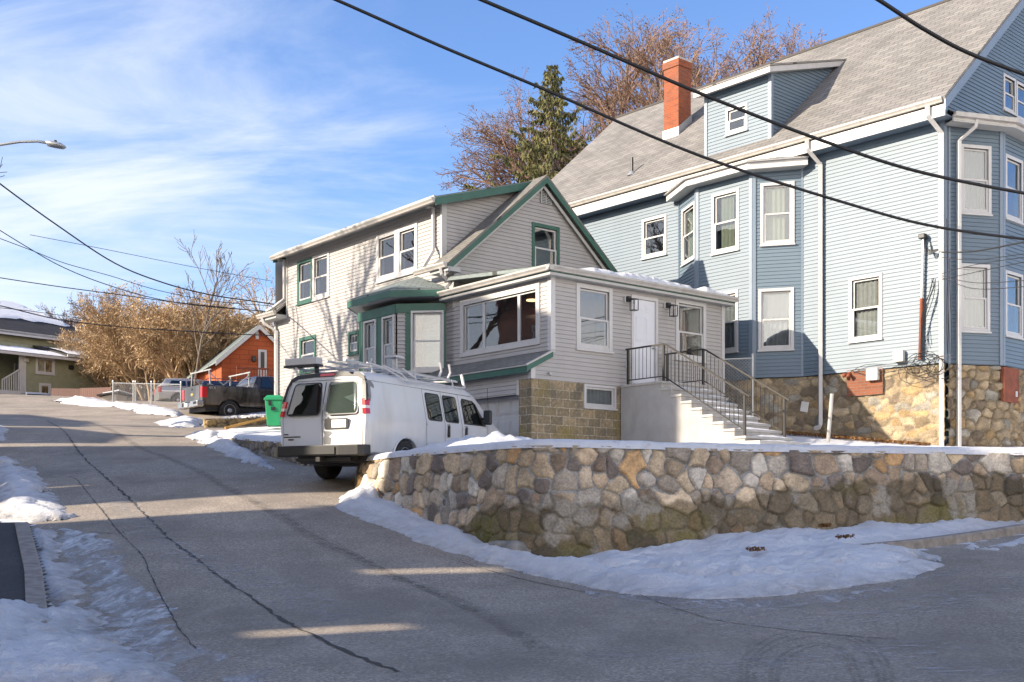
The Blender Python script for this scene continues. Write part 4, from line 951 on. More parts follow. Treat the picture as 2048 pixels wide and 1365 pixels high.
    for ov0, ov1, z0, z1, mat in ((.001, .36, zt2-.02, zt2+.02, 'grey_trim'), (.30, .36, zt2+.02, zt2+.14, 'white_trim'), (.362, .46, zt2+.08, zt2+.19, 'gutter')):
        mb = MB(); I, O = ring2(ov0), ring2(ov1)
        for i in range(3): mb.box8([Vector((*I[i], z0)), Vector((*I[i+1], z0)), Vector((*O[i+1], z0)), Vector((*O[i], z0)), Vector((*I[i], z1)), Vector((*I[i+1], z1)), Vector((*O[i+1], z1)), Vector((*O[i], z1))])
        mb.build('bay_cornice', M[mat], root, bevel=.006)
    mb = MB(); O = ring2(.44)
    T = [Vector((*(BB+BR*w), zt2+.42)) for w in (.2, r_a, r_a+2.3, r_a*2+2.1)]
    for i in range(3): slab_roof(mb, [Vector((*O[i], zt2+.17)), Vector((*O[i+1], zt2+.17)), T[i+1], T[i]], .03)
    mb.build('bay_roof', M['roof_pale'], root)
    # dormer
    n_roof = (P0(1, e0, zroof(e0))-P0(0, e0, zroof(e0))).cross(P0(0, wr, zrd)-P0(0, e0, zroof(e0))).normalized()
    pr = hit3(1542, 275, P0(0, wr, zrd), n_roof); q = Vector((pr.x, pr.y))-BB; dw = q.dot(BR); du0 = q.dot(BL)
    DP = Plane(BB+BR*dw, BL, -BR); du1 = DP.hit(1411, 290)[0]; zbd = zroof(dw); ztd = DP.hit(1543, 147)[1]
    hw = win(DP, 1452, 212, 1496, 266, casing=.08)
    siding('dormer_siding', DP, [(du0, zbd-.1), (du1, zbd-.1), (du1, ztd), (du0, ztd)], [hw], M[bs], root, zbase=zb)
    RP = Plane(BB+BL*(du0-.22), BR, -BL); pe = RP.hit(1688, 113)
    sd = .30; wtop = (zrd-sl*wr-(ztd+.12)+sd*dw)/(sd-sl)
    zdr = lambda w: ztd+.10+sd*(w-dw)
    CP = Plane(BB+BL*du0, BR, -BL); CQ = Plane(BB+BL*du1, BR, BL)
    for cpl in (CP, CQ): siding('dormer_siding', cpl, [(dw, zbd-.1), (wtop, zdr(wtop)-.1), (dw, ztd+.02)], [], M[bs], root, zbase=zb)
    mb = MB(); DP.box(mb, du0-.02, du0+.08, zbd-.05, ztd, -.02, .035); CP.box(mb, dw-.034, dw+.07, zbd-.05, ztd, -.02, .034); DP.box(mb, du1-.08, du1+.02, zbd-.05, ztd, -.02, .035); mb.build('corner_trim', M['blue_trim'], root)
    mb = MB(); slab_roof(mb, [P0(du0-.22, dw-.35, zdr(dw-.35)+.12), P0(du1+.22, dw-.35, zdr(dw-.35)+.12), P0(du1+.22, wtop+.25, zdr(wtop+.25)+.12), P0(du0-.22, wtop+.25, zdr(wtop+.25)+.12)], .05); mb.build('dormer_roof', M['roof_pale'], root)
    mb = MB(); za = zdr(dw-.35)+.07; zc = zdr(wtop+.2)+.07
    mb.box8([P0(du0-.2, dw-.33, za-.16), P0(du0-.2, wtop+.2, zc-.16), P0(du1+.2, wtop+.2, zc-.16), P0(du1+.2, dw-.33, za-.16), P0(du0-.2, dw-.33, za), P0(du0-.2, wtop+.2, zc), P0(du1+.2, wtop+.2, zc), P0(du1+.2, dw-.33, za)]); mb.build('dormer_fascia', M['white_trim'], root, bevel=.01)
    # chimney
    pc = hit3(1357, 270, P0(0, wr, zrd), n_roof); q = Vector((pc.x, pc.y))-BB; cw = q.dot(BR); cu = q.dot(BL); s_ = .62
    ztc = hit3(1357, 112, pc, g3(BR))[2]
    mb = MB()
    def cbox(g, z0, z1):
        c = [(cu-g, cw-g), (cu+s_+g, cw-g), (cu+s_+g, cw+s_+g), (cu-g, cw+s_+g)]; ps = [P0(u, w, 0) for u, w in c]; per = 0
        for i in range(4):
            p, r_ = ps[i], ps[(i+1) % 4]; Ln = s_+2*g; mb.face([Vector((p.x, p.y, z0)), Vector((r_.x, r_.y, z0)), Vector((r_.x, r_.y, z1)), Vector((p.x, p.y, z1))], [(per, z0), (per+Ln, z0), (per+Ln, z1), (per, z1)]); per += Ln
        mb.face([Vector((p.x, p.y, z1)) for p in ps], [(0, 0), (.6, 0), (.6, .6), (0, .6)]); mb.face([Vector((p.x, p.y, z0)) for p in ps], [(0, 0), (.6, 0), (.6, .6), (0, .6)])
    cbox(0, zroof(cw)-.2, ztc-.30); cbox(.035, ztc-.30, ztc-.08)
    ch = mb.build('chimney', M['brick'], root, fixn=False)
    mb = MB(); g = .02; c = [(cu-g, cw-g), (cu+s_+g, cw-g), (cu+s_+g, cw+s_+g), (cu-g, cw+s_+g)]; ps = [P0(u, w, 0) for u, w in c]
    mb.box8([Vector((p.x, p.y, ztc-.08)) for p in ps]+[Vector((p.x, p.y, ztc)) for p in ps]); mb.build('chimney_cap', M['concrete'], ch, bevel=.01)
    mb = MB(); g = .025; ps = [P0(u, w, 0) for u, w in [(cu-g, cw-g), (cu+s_+g, cw-g), (cu+s_+g, cw+s_+g), (cu-g, cw+s_+g)]]
    z0, z1 = zroof(cw)+.02, zroof(cw)+.26
    mb.box8([Vector((p.x, p.y, z0-.2)) for p in ps]+[Vector((ps[0].x, ps[0].y, z1)), Vector((ps[1].x, ps[1].y, z1)), Vector((ps[2].x, ps[2].y, z1+sl*s_)), Vector((ps[3].x, ps[3].y, z1+sl*s_))]); mb.build('flashing', M['galv'], ch)
    # vent pipe
    pv = hit3(1264, 347, P0(0, wr, zrd), n_roof); mb = MB(); mb.tube([pv-Vector((0, 0, .1)), pv+Vector((0, 0, .5))], .045, 10); mb.build('vent_pipe', M['black_metal'], root); mb = MB(); mb.rev(pv-Vector((0, 0, .08)), [(.16, 0), (.06, .14)], Vector((0, 0, 1)), 12); mb.build('pipe_collar', M['galv'], root)
    # downspouts
    for px, zend in ((1641, None), (1883, None)):
        u = BS.hit(px, 500, .1)[0]; zg = BS.hit(px, 858 if px < 1700 else 888, .1)[1]
        pts = [BS.P(u+.15, zge-.12, oh+.08), BS.P(u+.15, zge-.36, oh+.07), BS.P(u, zf-.32, .10), BS.P(u, zg+.12, .10)]
        if px < 1700: pts += [BS.P(u+.02, zg+.04, .13), BS.P(u+.02, zg, .32)]
        else: pts[-1] = BS.P(u, zg-.1, .10)
        ds = downspout(pts, root, r=.055)
    ud = D.hit(1918, 500, .12)[0]; zg = D.hit(1918, 890, .12)[1]
    downspout([D.P(ud+.3, zt2+.1, .40), D.P(ud+.28, zt2-.08, .36), D.P(ud, zt2-.38, .12), D.P(ud, zg-.2, .12)], root, r=.05)
    # stone foundation following wall and bay
    inn = -.07
    path = [BB+BL*(UF-.3)-BR*inn, BB+BL*ub[3]-BR*inn, BB+BL*ub[2]-BR*(dn+inn), BB+BL*ub[1]-BR*(dn+inn), BB+BL*ub[0]-BR*inn, BB-BR*inn]
    pal = [(.29, .225, .14), (.22, .165, .10), (.34, .265, .17), (.25, .195, .125), (.17, .13, .09), (.32, .22, .11), (.25, .23, .19)]
    seg = [(path[i], path[i+1]) for i in range(len(path)-1)]
    stone_surface('stone_foundation', [tuple(p) for p in path], lambda s: 2.4, lambda s: zb-.02, root, du=.035, dv=.03, sx=.34, sy=.20, bulge=.045, seed=5, mortar=(.30, .245, .165), pal=pal)
    path2 = [BB+BR*0-BL*(-.05), Q2[1]+(FF[0][0].n+FF[1][0].n)*(-.04), Q2[2]]
    path2 = [BB-BR*inn*1.0+BR*.02, BB+BR*.14-BL*inn, Q2[1]-FF[0][0].n*.05, Q2[2]-FF[1][0].n*.05]
    stone_surface('stone_foundation', [tuple(p) for p in path2], lambda s: 2.4, lambda s: zb-.04, root, du=.025, dv=.025, sx=.30, sy=.22, bulge=.13, seed=9, mortar=(.30, .245, .165), pal=pal)
    # brick infill and service boxes
    a0, z1 = BS.hit(1766, 738, 0); a1, z0 = BS.hit(1694, 790, 0)
    zA = BS.hit(1730, 738)[1]; zB = BS.hit(1730, 791)[1]
    mb = MB(); BS.box(mb, a0, a1, zB, zA, -.05, .012); 
    o = MB(); o.face([BS.P(a0, zB, .014), BS.P(a1, zB, .014), BS.P(a1, zA, .014), BS.P(a0, zA, .014)], [(0, 0), (a1-a0, 0), (a1-a0, zA-zB), (0, zA-zB)]); o.build('brick_infill', M['brick_old'], root, fixn=False)
    for (l, t, r, b) in ((1738, 738, 1761, 762), (1792, 702, 1812, 725)):
        aL, aR = BS.hit(l, t)[0], BS.hit(r, t)[0]; za, zz = BS.hit((l+r)/2, t)[1], BS.hit((l+r)/2, b)[1]
        mb = MB(); BS.box(mb, aR, aL, zz, za, .03, .16); mb.build('utility_box', M['plastic_grey'], root, bevel=.02)
    mb = MB(); p, n = FF[1][0], None; aL, aR = p.hit(2003, 770)[0], p.hit(2033, 770)[0]; za, zz = p.hit(2018, 737)[1], p.hit(2018, 806)[1]
    p.box(mb, aL, aR, zz, za, -.02, .07); mb.build('hatch', M['rust'], root); mb = MB(); a, z = p.hit(2027, 789); p.box(mb, a-.05, a+.05, z-.07, z+.07, .07, .085); mb.build('outlet_box', M['white_trim'], root)
    # service mast with conduit and loose cables
    u = BS.hit(1851, 480)[0]; zt, zm, zl = BS.hit(1851, 478)[1], BS.hit(1846, 600)[1], BS.hit(1843, 720)[1]; u2 = BS.hit(1844, 700)[0]
    mb = MB(); mb.tube([BS.P(u, zt, .10), BS.P((u+u2)/2, zm, .10)], .035, 8); mb.build('service_mast', M['galv'], root)
    mb = MB(); mb.tube([BS.P((u+u2)/2, zm+.02, .10), BS.P(u2, zl, .10)], .042, 8); mb.build('conduit', M['rust'], root)
    mb = MB(); BS.box(mb, u-.08, u+.09, zt-.02, zt+.10, .04, .2); mb.build('weatherhead', M['black_metal'], root, bevel=.02)
    rs = random.Random(4); mb = MB()
    u8 = BS.hit(1886, 505)[0]; z8 = BS.hit(1886, 503)[1]
    for k in range(4):
        c = [BS.P(u-.05, zt+.02, .18), BS.P(u-.08-.03*k, zt-.25-.06*k, .2+.02*k), BS.P((u+u8)/2, (zt+z8)/2-.16-.03*k, .2), BS.P(u8, z8, .22)]; mb.tube(c, .012, 5)
    for k in range(5):
        c = [BS.P(u8+rs.uniform(0, .35), z8-1.9-rs.random()*.4, .16)]; zq = c[0].z
        c = []; uu = u8+.15; zz = BS.hit(1870, 560)[1]
        for i in range(9): t = i/8; c.append(BS.P(uu+.45*math.sin(t*2.2+k*.12)*t+rs.uniform(-.03, .03), zz-t*(1.9-.1*k), .10+.03*k+.05*math.sin(t*3)))
        mb.tube(c, .009, 5)
    cen = (BS.hit(1865, 730)); 
    for k in range(9):
        cc = BS.P(cen[0]+rs.uniform(-.35, .45), cen[1]+rs.uniform(-.15, .12), .12); R_ = rs.uniform(.18, .42); c = []
        for i in range(19): th = i/18*2*math.pi*rs.uniform(.97, 1.03); c.append(cc+g3(BL)*R_*math.cos(th+k)*1.1+Vector((0, 0, R_*.75*math.sin(th+k)))+g3(BS.n)*(.02+.05*rs.random()))
        mb.tube(c, .008, 5)
    for k in range(3):
        c = []; ua, za = BS.hit(1705, 745); ub_, zb_ = BS.hit(1850, 735)
        for i in range(10): t = i/9; c.append(BS.P(ua+(ub_-ua)*t, za+(zb_-za)*t+(.18-.14*k)*math.sin(t*math.pi*1)+.05*math.sin(t*9+k), .1))
        mb.tube(c, .008, 5)
    for k in range(3):
        x = 1886+3*k; c = [BS.P(BS.hit(x, 440+40*k)[0]-.12, BS.hit(x, 440+40*k)[1], .05)]; c += [BS.P(c[0][0]*0+BS.hit(x, 600)[0]-.15+.03*math.sin(k+i), BS.hit(x, 560+i*50)[1], .06) for i in range(4)]; mb.tube(c, .009, 5)
    mb.build('cable_tangle', M['cable'], root, fixn=False)
    # spot lamp on the wall
    a, z = BS.hit(1700, 748); mb = MB(); c = BS.P(a, z, .02); mb.rev(c, [(.05, 0), (.05, .03)], g3(BS.n), 10); mb.rev(c+g3(BS.n)*.05, [(.02, 0), (.05, .1), (.06, .16)], nrm(g3(BS.n)+g3(BL)*1.2-Vector((0, 0, .6))), 12); mb.rev(c+g3(BS.n)*.05, [(.02, 0), (.05, .1), (.06, .16)], nrm(g3(BS.n)-g3(BL)*.6-Vector((0, 0, .8))), 12); mb.build('flood_lamp', M['rust'], root, smooth=True)
    return dict(P0=P0, zb=zb, u8=u8, z8=z8, zrd=zrd)
B_ = blue_house()
# ============================================================= GROUND, ROAD, WALLS, SNOW
vnoise = vnoise_
def inpoly(x, y, poly):
    c = np.zeros(x.shape, bool); n = len(poly)
    for i in range(n):
        x0, y0 = poly[i][:2]; x1, y1 = poly[(i+1) % n][:2]
        if y0 == y1: continue
        c ^= ((y0 > y) != (y1 > y)) & (x < (x1-x0)*(y-y0)/(y1-y0)+x0)
    return c
def polydist(x, y, poly):
    d = np.full(x.shape, 1e9); n = len(poly)
    for i in range(n):
        x0, y0 = poly[i][:2]; x1, y1 = poly[(i+1) % n][:2]; dx, dy = x1-x0, y1-y0; l2 = dx*dx+dy*dy+1e-12
        t = np.clip(((x-x0)*dx+(y-y0)*dy)/l2, 0, 1); d = np.minimum(d, np.hypot(x-x0-t*dx, y-y0-t*dy))
    return np.where(inpoly(x, y, poly), d, -d)
def grid_mesh(name, xs, ys, zf, mask, mats, matidx=None, uv=True, attr=None):
    X, Y = np.meshgrid(xs, ys, indexing='ij'); Z = zf(X, Y) if callable(zf) else zf; nx, ny = X.shape
    cx = (X[:-1, :-1]+X[1:, 1:])/2; cy = (Y[:-1, :-1]+Y[1:, 1:])/2; mk = mask(cx, cy) if callable(mask) else mask
    i, j = np.where(mk); a = i*ny+j; q = np.stack([a, a+ny, a+ny+1, a+1], -1)
    used, inv = np.unique(q, return_inverse=True); q = inv.reshape(q.shape); V = np.stack([X.ravel(), Y.ravel(), Z.ravel()], 1)[used]
    me = bpy.data.meshes.new(name); me.from_pydata(V.tolist(), [], q.tolist())
    if attr:
        for k, arr in attr.items():
            at_ = me.attributes.new(k, 'FLOAT', 'POINT'); at_.data.foreach_set('value', arr.ravel()[used].astype(np.float32))
    me.polygons.foreach_set('use_smooth', [True]*len(me.polygons)); me.materials.append(mats)
    o = bpy.data.objects.new(name, me); COL.objects.link(o); ORG[o] = Vector((0, 0, 0)); return o
def asphalt(name, base=(.31, .26, .205), dark=0):
    m, nt, b = newmat(name); v = coords(nt)
    n1 = noise_(nt, v, 30, 7, .9); n2 = noise_(nt, v, .55, 5, .6); n3 = noise_(nt, coords(nt, 'Object', (1, .35, 1), (0, 0, .5)), 1.6, 6, .7); n4 = noise_(nt, v, 26, 5, .8)
    c = ramp(nt, n1, [(.36, tuple(x*.40 for x in base)), (.5, base), (.62, tuple(x*2.2 for x in base))])
    c = mixc(nt, ramp(nt, n2, [(.42, (0,)*3), (.62, (.6,)*3)]), c, tuple(x*.6 for x in base))
    c = mixc(nt, ramp(nt, n3, [(.52, (0,)*3), (.72, (.28,)*3)]), c, tuple(x*2.0 for x in base))
    sp = math_(nt, 'MULTIPLY', ramp(nt, n4, [(.66, (0,)*3), (.70, (1,)*3)]), ramp(nt, noise_(nt, v, .8, 3), [(.5, (0,)*3), (.68, (.8,)*3)]))
    c = mixc(nt, sp, c, (.6, .6, .6))
    L(nt, c, b.inputs['Base Color']); b.inputs['Roughness'].default_value = .85
    bump(nt, b, math_(nt, 'ADD', n1, math_(nt, 'MULTIPLY', n2, 2.0)), .35, .01); return m
M['asphalt'] = asphalt('asphalt'); M['asphalt_dark'] = asphalt('asphalt_dark', (.05, .047, .046))
def ground_mat():
    m, nt, b = newmat('winter_ground'); v = coords(nt)
    n = noise_(nt, v, .35, 6, .65); n2 = noise_(nt, v, 12, 5, .7)
    c = mixc(nt, ramp(nt, n, [(.44, (0,)*3), (.5, (1,)*3)]), ramp(nt, n2, [(.3, (.10, .075, .045)), (.7, (.24, .19, .11))]), (.7, .71, .74))
    L(nt, c, b.inputs['Base Color']); b.inputs['Roughness'].default_value = .9; bump(nt, b, n2, .5, .05); return m
M['ground'] = ground_mat()
def ice_mat():
    m, nt, b = newmat('grey_ice'); out = [n for n in nt.nodes if n.type == 'OUTPUT_MATERIAL'][0]; v = coords(nt, 'Object', (1, .35, 1), (0, 0, -.45))
    n = noise_(nt, v, 5, 8, .75, .6); n2 = noise_(nt, v, 1.2, 4)
    L(nt, ramp(nt, n, [(.35, (.20, .20, .21)), (.7, (.78, .79, .82))]), b.inputs['Base Color']); b.inputs['Roughness'].default_value = .35
    tr = N(nt, 'ShaderNodeBsdfTransparent'); mx = N(nt, 'ShaderNodeMixShader')
    f = ramp(nt, math_(nt, 'ADD', math_(nt, 'MULTIPLY', n, .7), math_(nt, 'MULTIPLY', n2, .5)), [(.48, (0,)*3), (.72, (.85,)*3)])
    L(nt, f, mx.inputs[0]); L(nt, tr.outputs[0], mx.inputs[1]); L(nt, b.outputs[0], mx.inputs[2]); L(nt, mx.outputs[0], out.inputs[0]); bump(nt, b, n, .5, .02); return m
M['ice'] = ice_mat()
# street outline in world coordinates
def HR(px, py): p = hitroad(px, py); return (p[0], p[1])
left_edge = [HR(100, 1300), HR(85, 1200), HR(60, 1065), HR(20, 1000), (-13.3, 28), (-16, 34), (-22, 45), (-30, 60), (-38, 75)]
kerbR = [HR(1130, 1152), HR(1290, 1160), HR(1450, 1140), HR(1640, 1118), HR(1760, 1108), HR(1850, 1098), HR(1950, 1084), HR(2048, 1068)]
kerbR.append((kerbR[-1][0]+6, kerbR[-1][1]+1.5)); kerbR.append((kerbR[-1][0]+25, kerbR[-1][1]+6))
wallA = [(-3.05, 22.6), (-2.80, 21.3), (-2.25, 19.9), (-1.6, 18.7), (-1.0, 17.8), (-.35, 16.75), (.0, 16.25), (.40, 15.95), (.85, 15.95), (1.6, 16.3), (3.65, 17.2), (8.46, 18.5), (14, 20.1)]
road_poly = [(-9, -8)]+[left_edge[0]]+left_edge[1:]+[(-30, 90), (-10, 90), (-14.5, 60), (-13.0, 50), (-9.6, 43), (-3, 48), (-1, 45), (-9, 38.8), (-9.2, 34), (-7.9, 30.2), (-4.8, 25.2), (-1.4, 28), (0, 25), (-2.6, 22.9), (0.2, 16.4), (.6, 15.6)]+kerbR[1:]+[(60, 20), (60, -8)]
def ZG(X, Y):
    return ZR(np.clip(X, -45, 45), np.clip(Y, -4, 100))
def spaced(lo, hi, a, b, fine, coarse):
    l = list(np.arange(a, b+1e-6, fine)); x = a; s = fine
    while x > lo: s = min(s*1.35, coarse); x -= s; l.insert(0, x)
    x = b; s = fine
    while x < hi: s = min(s*1.35, coarse); x += s; l.append(x)
    return np.array(l)
gx = spaced(-900, 900, -30, 24, .3, 90); gy = spaced(-60, 1500, -6, 70, .3, 120)
GX, GY = np.meshgrid(gx, gy, indexing='ij'); GZ = ZG(GX, GY)
tag(grid_mesh('road', gx, gy, GZ, lambda x, y: inpoly(x, y, road_poly), M['asphalt']), 'steep asphalt street climbing the hill, with long cracks and salt stains', kind='structure')
tag(grid_mesh('ground', gx, gy, GZ, lambda x, y: ~inpoly(x, y, road_poly), M['ground']), 'snow patched ground around the street', kind='structure')
ROAD = bpy.data.objects['road']
# pavement at the left kerb
le = [HR(98, 1300), HR(95, 1240), HR(85, 1160), HR(58, 1062)]
pv = le+[(le[-1][0]-4, le[-1][1]+1.5), (le[0][0]-6, le[0][1]-2)]
xs = np.arange(min(p[0] for p in pv), max(p[0] for p in pv)+.2, .1); ys = np.arange(min(p[1] for p in pv), max(p[1] for p in pv)+.2, .1)
tag(grid_mesh('pavement', xs, ys, lambda x, y: ZG(x, y)+.10, lambda x, y: inpoly(x, y, pv), M['asphalt_dark']), 'dark asphalt pavement at the left kerb', kind='structure')
def kerb(name, pts, label, h=.13, w=.16, sink=.1, inward=1):
    mb = MB(); n = len(pts); rings = []
    for i, p in enumerate(pts):
        a = Vector(pts[max(0, i-1)][:2]); b = Vector(pts[min(n-1, i+1)][:2]); t = (b-a).normalized(); nn = Vector((-t.y, t.x))*inward; z = zr(*p[:2])
        q = Vector(p[:2]); e = q+nn*w
        rings.append([Vector((q.x, q.y, z-sink)), Vector((q.x, q.y, z+h-.02)), Vector((q.x+nn.x*.02, q.y+nn.y*.02, z+h)), Vector((e.x, e.y, z+h)), Vector((e.x, e.y, z-sink))])
    for i in range(n-1):
        for k in range(4): mb.face([rings[i][k], rings[i+1][k], rings[i+1][k+1], rings[i][k+1]])
    mb.face(rings[0]); mb.face(rings[-1][::-1])
    o = mb.build(name, M['kerbstone']); tag(o, label, 'kerb', kind='structure'); return o
M['kerbstone'] = simple('granite_kerb', (.30, .26, .22), .85, var=.3, scale=8, bumps=.5)
def dens(pts, st=.25):
    out = []
    for a, b in zip(pts[:-1], pts[1:]):
        n = max(1, int(math.dist(a[:2], b[:2])/st)); out += [(a[0]+(b[0]-a[0])*i/n, a[1]+(b[1]-a[1])*i/n) for i in range(n)]
    return out+[pts[-1][:2]]
kerb('kerb', dens(kerbR), 'granite kerb along the right hand street')
kerb('kerb', dens(le), 'granite kerb in the snow at the left edge', h=.12, w=.2)
# cracks, tyre marks
def ribbon(pts, w, dz=.006, wj=0, seed=0):
    rs = random.Random(seed); K = [Vector(HR(*p)) for p in pts]; P = []
    for i in range(len(K)-1):
        p0, p1, p2, p3 = K[max(i-1, 0)], K[i], K[i+1], K[min(i+2, len(K)-1)]; nn_ = max(2, int((p2-p1).length/.12))
        for k in range(nn_): t = k/nn_; q = .5*((2*p1)+(p2-p0)*t+(2*p0-5*p1+4*p2-p3)*t*t+(-p0+3*p1-3*p2+p3)*t**3); P.append((q.x, q.y))
    P.append(tuple(K[-1])); mb = MB(); prev = None
    for i, p in enumerate(P):
        a = Vector(P[max(0, i-1)]); b = Vector(P[min(len(P)-1, i+1)]); t = (b-a).normalized(); nn = Vector((-t.y, t.x)); ww = w*(1+wj*(rs.random()*2-1)); j = (rs.random()-.5)*w*wj*1.5
        l = Vector(p)+nn*(ww/2+j); r = Vector(p)-nn*(ww/2-j); cur = (Vector((l.x, l.y, zr(l.x, l.y)+dz)), Vector((r.x, r.y, zr(r.x, r.y)+dz)))
        if prev: mb.face([prev[0], cur[0], cur[1], prev[1]], [(i-1, 0), (i, 0), (i, 1), (i-1, 1)])
        prev = cur
    return mb
M['crack'] = simple('crack_dark', (.065, .057, .05), .9)
def wear_mat(name, col, thr, amt, sc=(6, 6, 6)):
    m, nt, b = newmat(name); out = [n for n in nt.nodes if n.type == 'OUTPUT_MATERIAL'][0]; v = coords(nt, 'Object', sc)
    tr = N(nt, 'ShaderNodeBsdfTransparent'); mx = N(nt, 'ShaderNodeMixShader'); b.inputs['Base Color'].default_value = (*col, 1); b.inputs['Roughness'].default_value = .85
    uvn = N(nt, 'ShaderNodeTexCoord'); sx = N(nt, 'ShaderNodeSeparateXYZ'); L(nt, uvn.outputs['UV'], sx.inputs[0])
    edge = math_(nt, 'MULTIPLY', math_(nt, 'MULTIPLY', sx.outputs[1], math_(nt, 'SUBTRACT', 1.0, sx.outputs[1])), 4.0)
    f = math_(nt, 'MULTIPLY', ramp(nt, noise_(nt, v, 1, 5, .7), [(thr, (0,)*3), (thr+.25, (amt,)*3)]), edge)
    L(nt, f, mx.inputs[0]); L(nt, tr.outputs[0], mx.inputs[1]); L(nt, b.outputs[0], mx.inputs[2]); L(nt, mx.outputs[0], out.inputs[0]); return m
M['tyre_mark'] = wear_mat('tyre_mark', (.07, .062, .054), .36, .30); M['salt'] = wear_mat('salt_streak', (.55, .55, .55), .50, .7, (5, 14, 9))
for k, (pts, w, wj) in enumerate([
    ([(104, 957), (148, 958), (185, 1000), (225, 1050), (240, 1068), (285, 1115), (300, 1150), (330, 1210), (360, 1260), (392, 1300)], .022, .8),
    ([(95, 842), (155, 900), (200, 945), (250, 990), (300, 1040), (345, 1085), (400, 1125), (450, 1165), (520, 1210), (560, 1240), (620, 1270), (690, 1305), (800, 1345)], .055, .9),
    ([(180, 1065), (240, 1070), (246, 1066)], .02, .6),
    ([(1250, 1180), (1400, 1235), (1560, 1262), (1800, 1285)], .02, .8), ([(900, 1120), (1060, 1165), (1200, 1190)], .02, .8)]):
    ribbon(pts, w*.6, .006, wj, k).build('road_crack', M['crack'], ROAD, fixn=False)
for k, (pts, w) in enumerate([([(170, 842), (260, 885), (330, 915), (400, 945), (450, 975), (560, 1035), (640, 1085), (700, 1112), (800, 1160), (900, 1197), (1000, 1250), (1080, 1300)], .26)]
    + [([(1480+o, 1372), (1490+o, 1315+o*.2), (1550+o*.7, 1275+o*.4), (1640, 1262+o*.45), (1730-o*.6, 1280+o*.4), (1775-o, 1330+o*.2), (1785-o, 1372)], .05) for o in (0, 14, 28, 60, 74)]
    + [([(560+o, 1030), (640+o, 1078), (720+o, 1122), (820+o, 1170), (940+o, 1225)], .03) for o in (0, 7, 14)]):
    ribbon(pts, w, .009, 0, k).build('tyre_mark', M['tyre_mark'], ROAD, fixn=False)
for k, (pts, w) in enumerate([([(60, 876), (130, 905), (160, 935), (185, 955)], 1.6), ([(400, 1110), (480, 1150), (600, 1200), (700, 1240)], 1.1), ([(1250, 1212), (1500, 1222), (1700, 1195), (1900, 1140)], .9), ([(1400, 1250), (1700, 1240), (2060, 1160)], 1.2), ([(1200, 1310), (1500, 1330), (1900, 1290)], .9), ([(230, 1000), (300, 1060), (360, 1120)], .8), ([(1820, 1340), (1900, 1345), (2000, 1335)], .7)]):
    ribbon(pts, w, .012, 0, k).build('salt_streak', M['salt'], ROAD, fixn=False)
# ------------------------------------------------------------- retaining wall
ZT = 2.43
wroot = thing('retaining_wall', (.4, 16, .8), 'curved field stone retaining wall at the street corner, its old lower courses dark and mossy', 'stone wall')
Sacc = [0]
for a, b in zip(wallA[:-1], wallA[1:]): Sacc.append(Sacc[-1]+math.dist(a, b))
def pos_s(s):
    return float(np.interp(s, Sacc, [p[0] for p in wallA])), float(np.interp(s, Sacc, [p[1] for p in wallA]))
def zlo_(s): x, y = pos_s(s); return zr(x, y)-.12
low_c = TPS([(-2.9, 22.9, 1.3), (-1.4, 18.6, 1.2), (-.6, 17.2, 1.35), (-.1, 16.4, 1.62), (.8, 16, 1.66), (2, 16.4, 1.70), (4, 17.2, 1.80), (5, 17.5, 1.95), (8, 18.5, 2.08), (14, 20, 2.2)])
def low_(s): x, y = pos_s(s); return float(low_c(np.array([x]), np.array([y]))[0])
_zl = np.array([zlo_(q) for q in np.linspace(0, Sacc[-1], 60)]); _lw = np.array([low_(q) for q in np.linspace(0, Sacc[-1], 60)]); _ss = np.linspace(0, Sacc[-1], 60)
wo, WI = stone_surface('stonework', wallA, lambda s: float(np.interp(s, _ss, _zl)), lambda s: ZT, wroot, du=.0155, dv=.0155, sx=.29, sy=.29, bulge=.075, seed=23, jit=.55, mortar=(.34, .335, .325), tint=1.12, lower=lambda s: float(np.interp(s, _ss, _lw)), batter=.14, thick=.45)
# end face of the wall at the driveway
# boulder at the corner foot
def boulder(name, c, r, sc, seed, mat, parent=None):
    bm = bmesh.new(); bmesh.ops.create_icosphere(bm, subdivisions=4, radius=1)
    for v in bm.verts:
        n = noise.noise(v.co*1.3+Vector((seed, 0, 0)))*.35+noise.noise(v.co*3.5+Vector((0, seed, 0)))*.10+noise.noise(v.co*9+Vector((0, 0, seed)))*.03
        v.co *= (1+n); v.co = Vector((v.co.x*sc[0]*r, v.co.y*sc[1]*r, v.co.z*sc[2]*r))
    me = bpy.data.meshes.new(name); bm.to_mesh(me); bm.free(); me.polygons.foreach_set('use_smooth', [True]*len(me.polygons)); me.materials.append(mat)
    o = bpy.data.objects.new(name, me); COL.objects.link(o); o.location = c; ORG[o] = Vector(c)
    return o
p = hitroad(1045, 1118); o = boulder('boulder', (p[0]+.02, p[1]+.25, p[2]+.05), .5, (1.0, .6, .42), 3, M['boulder']); o.rotation_euler = (0, .12, .3); tag(o, 'long grey boulder at the foot of the wall corner', 'boulder')
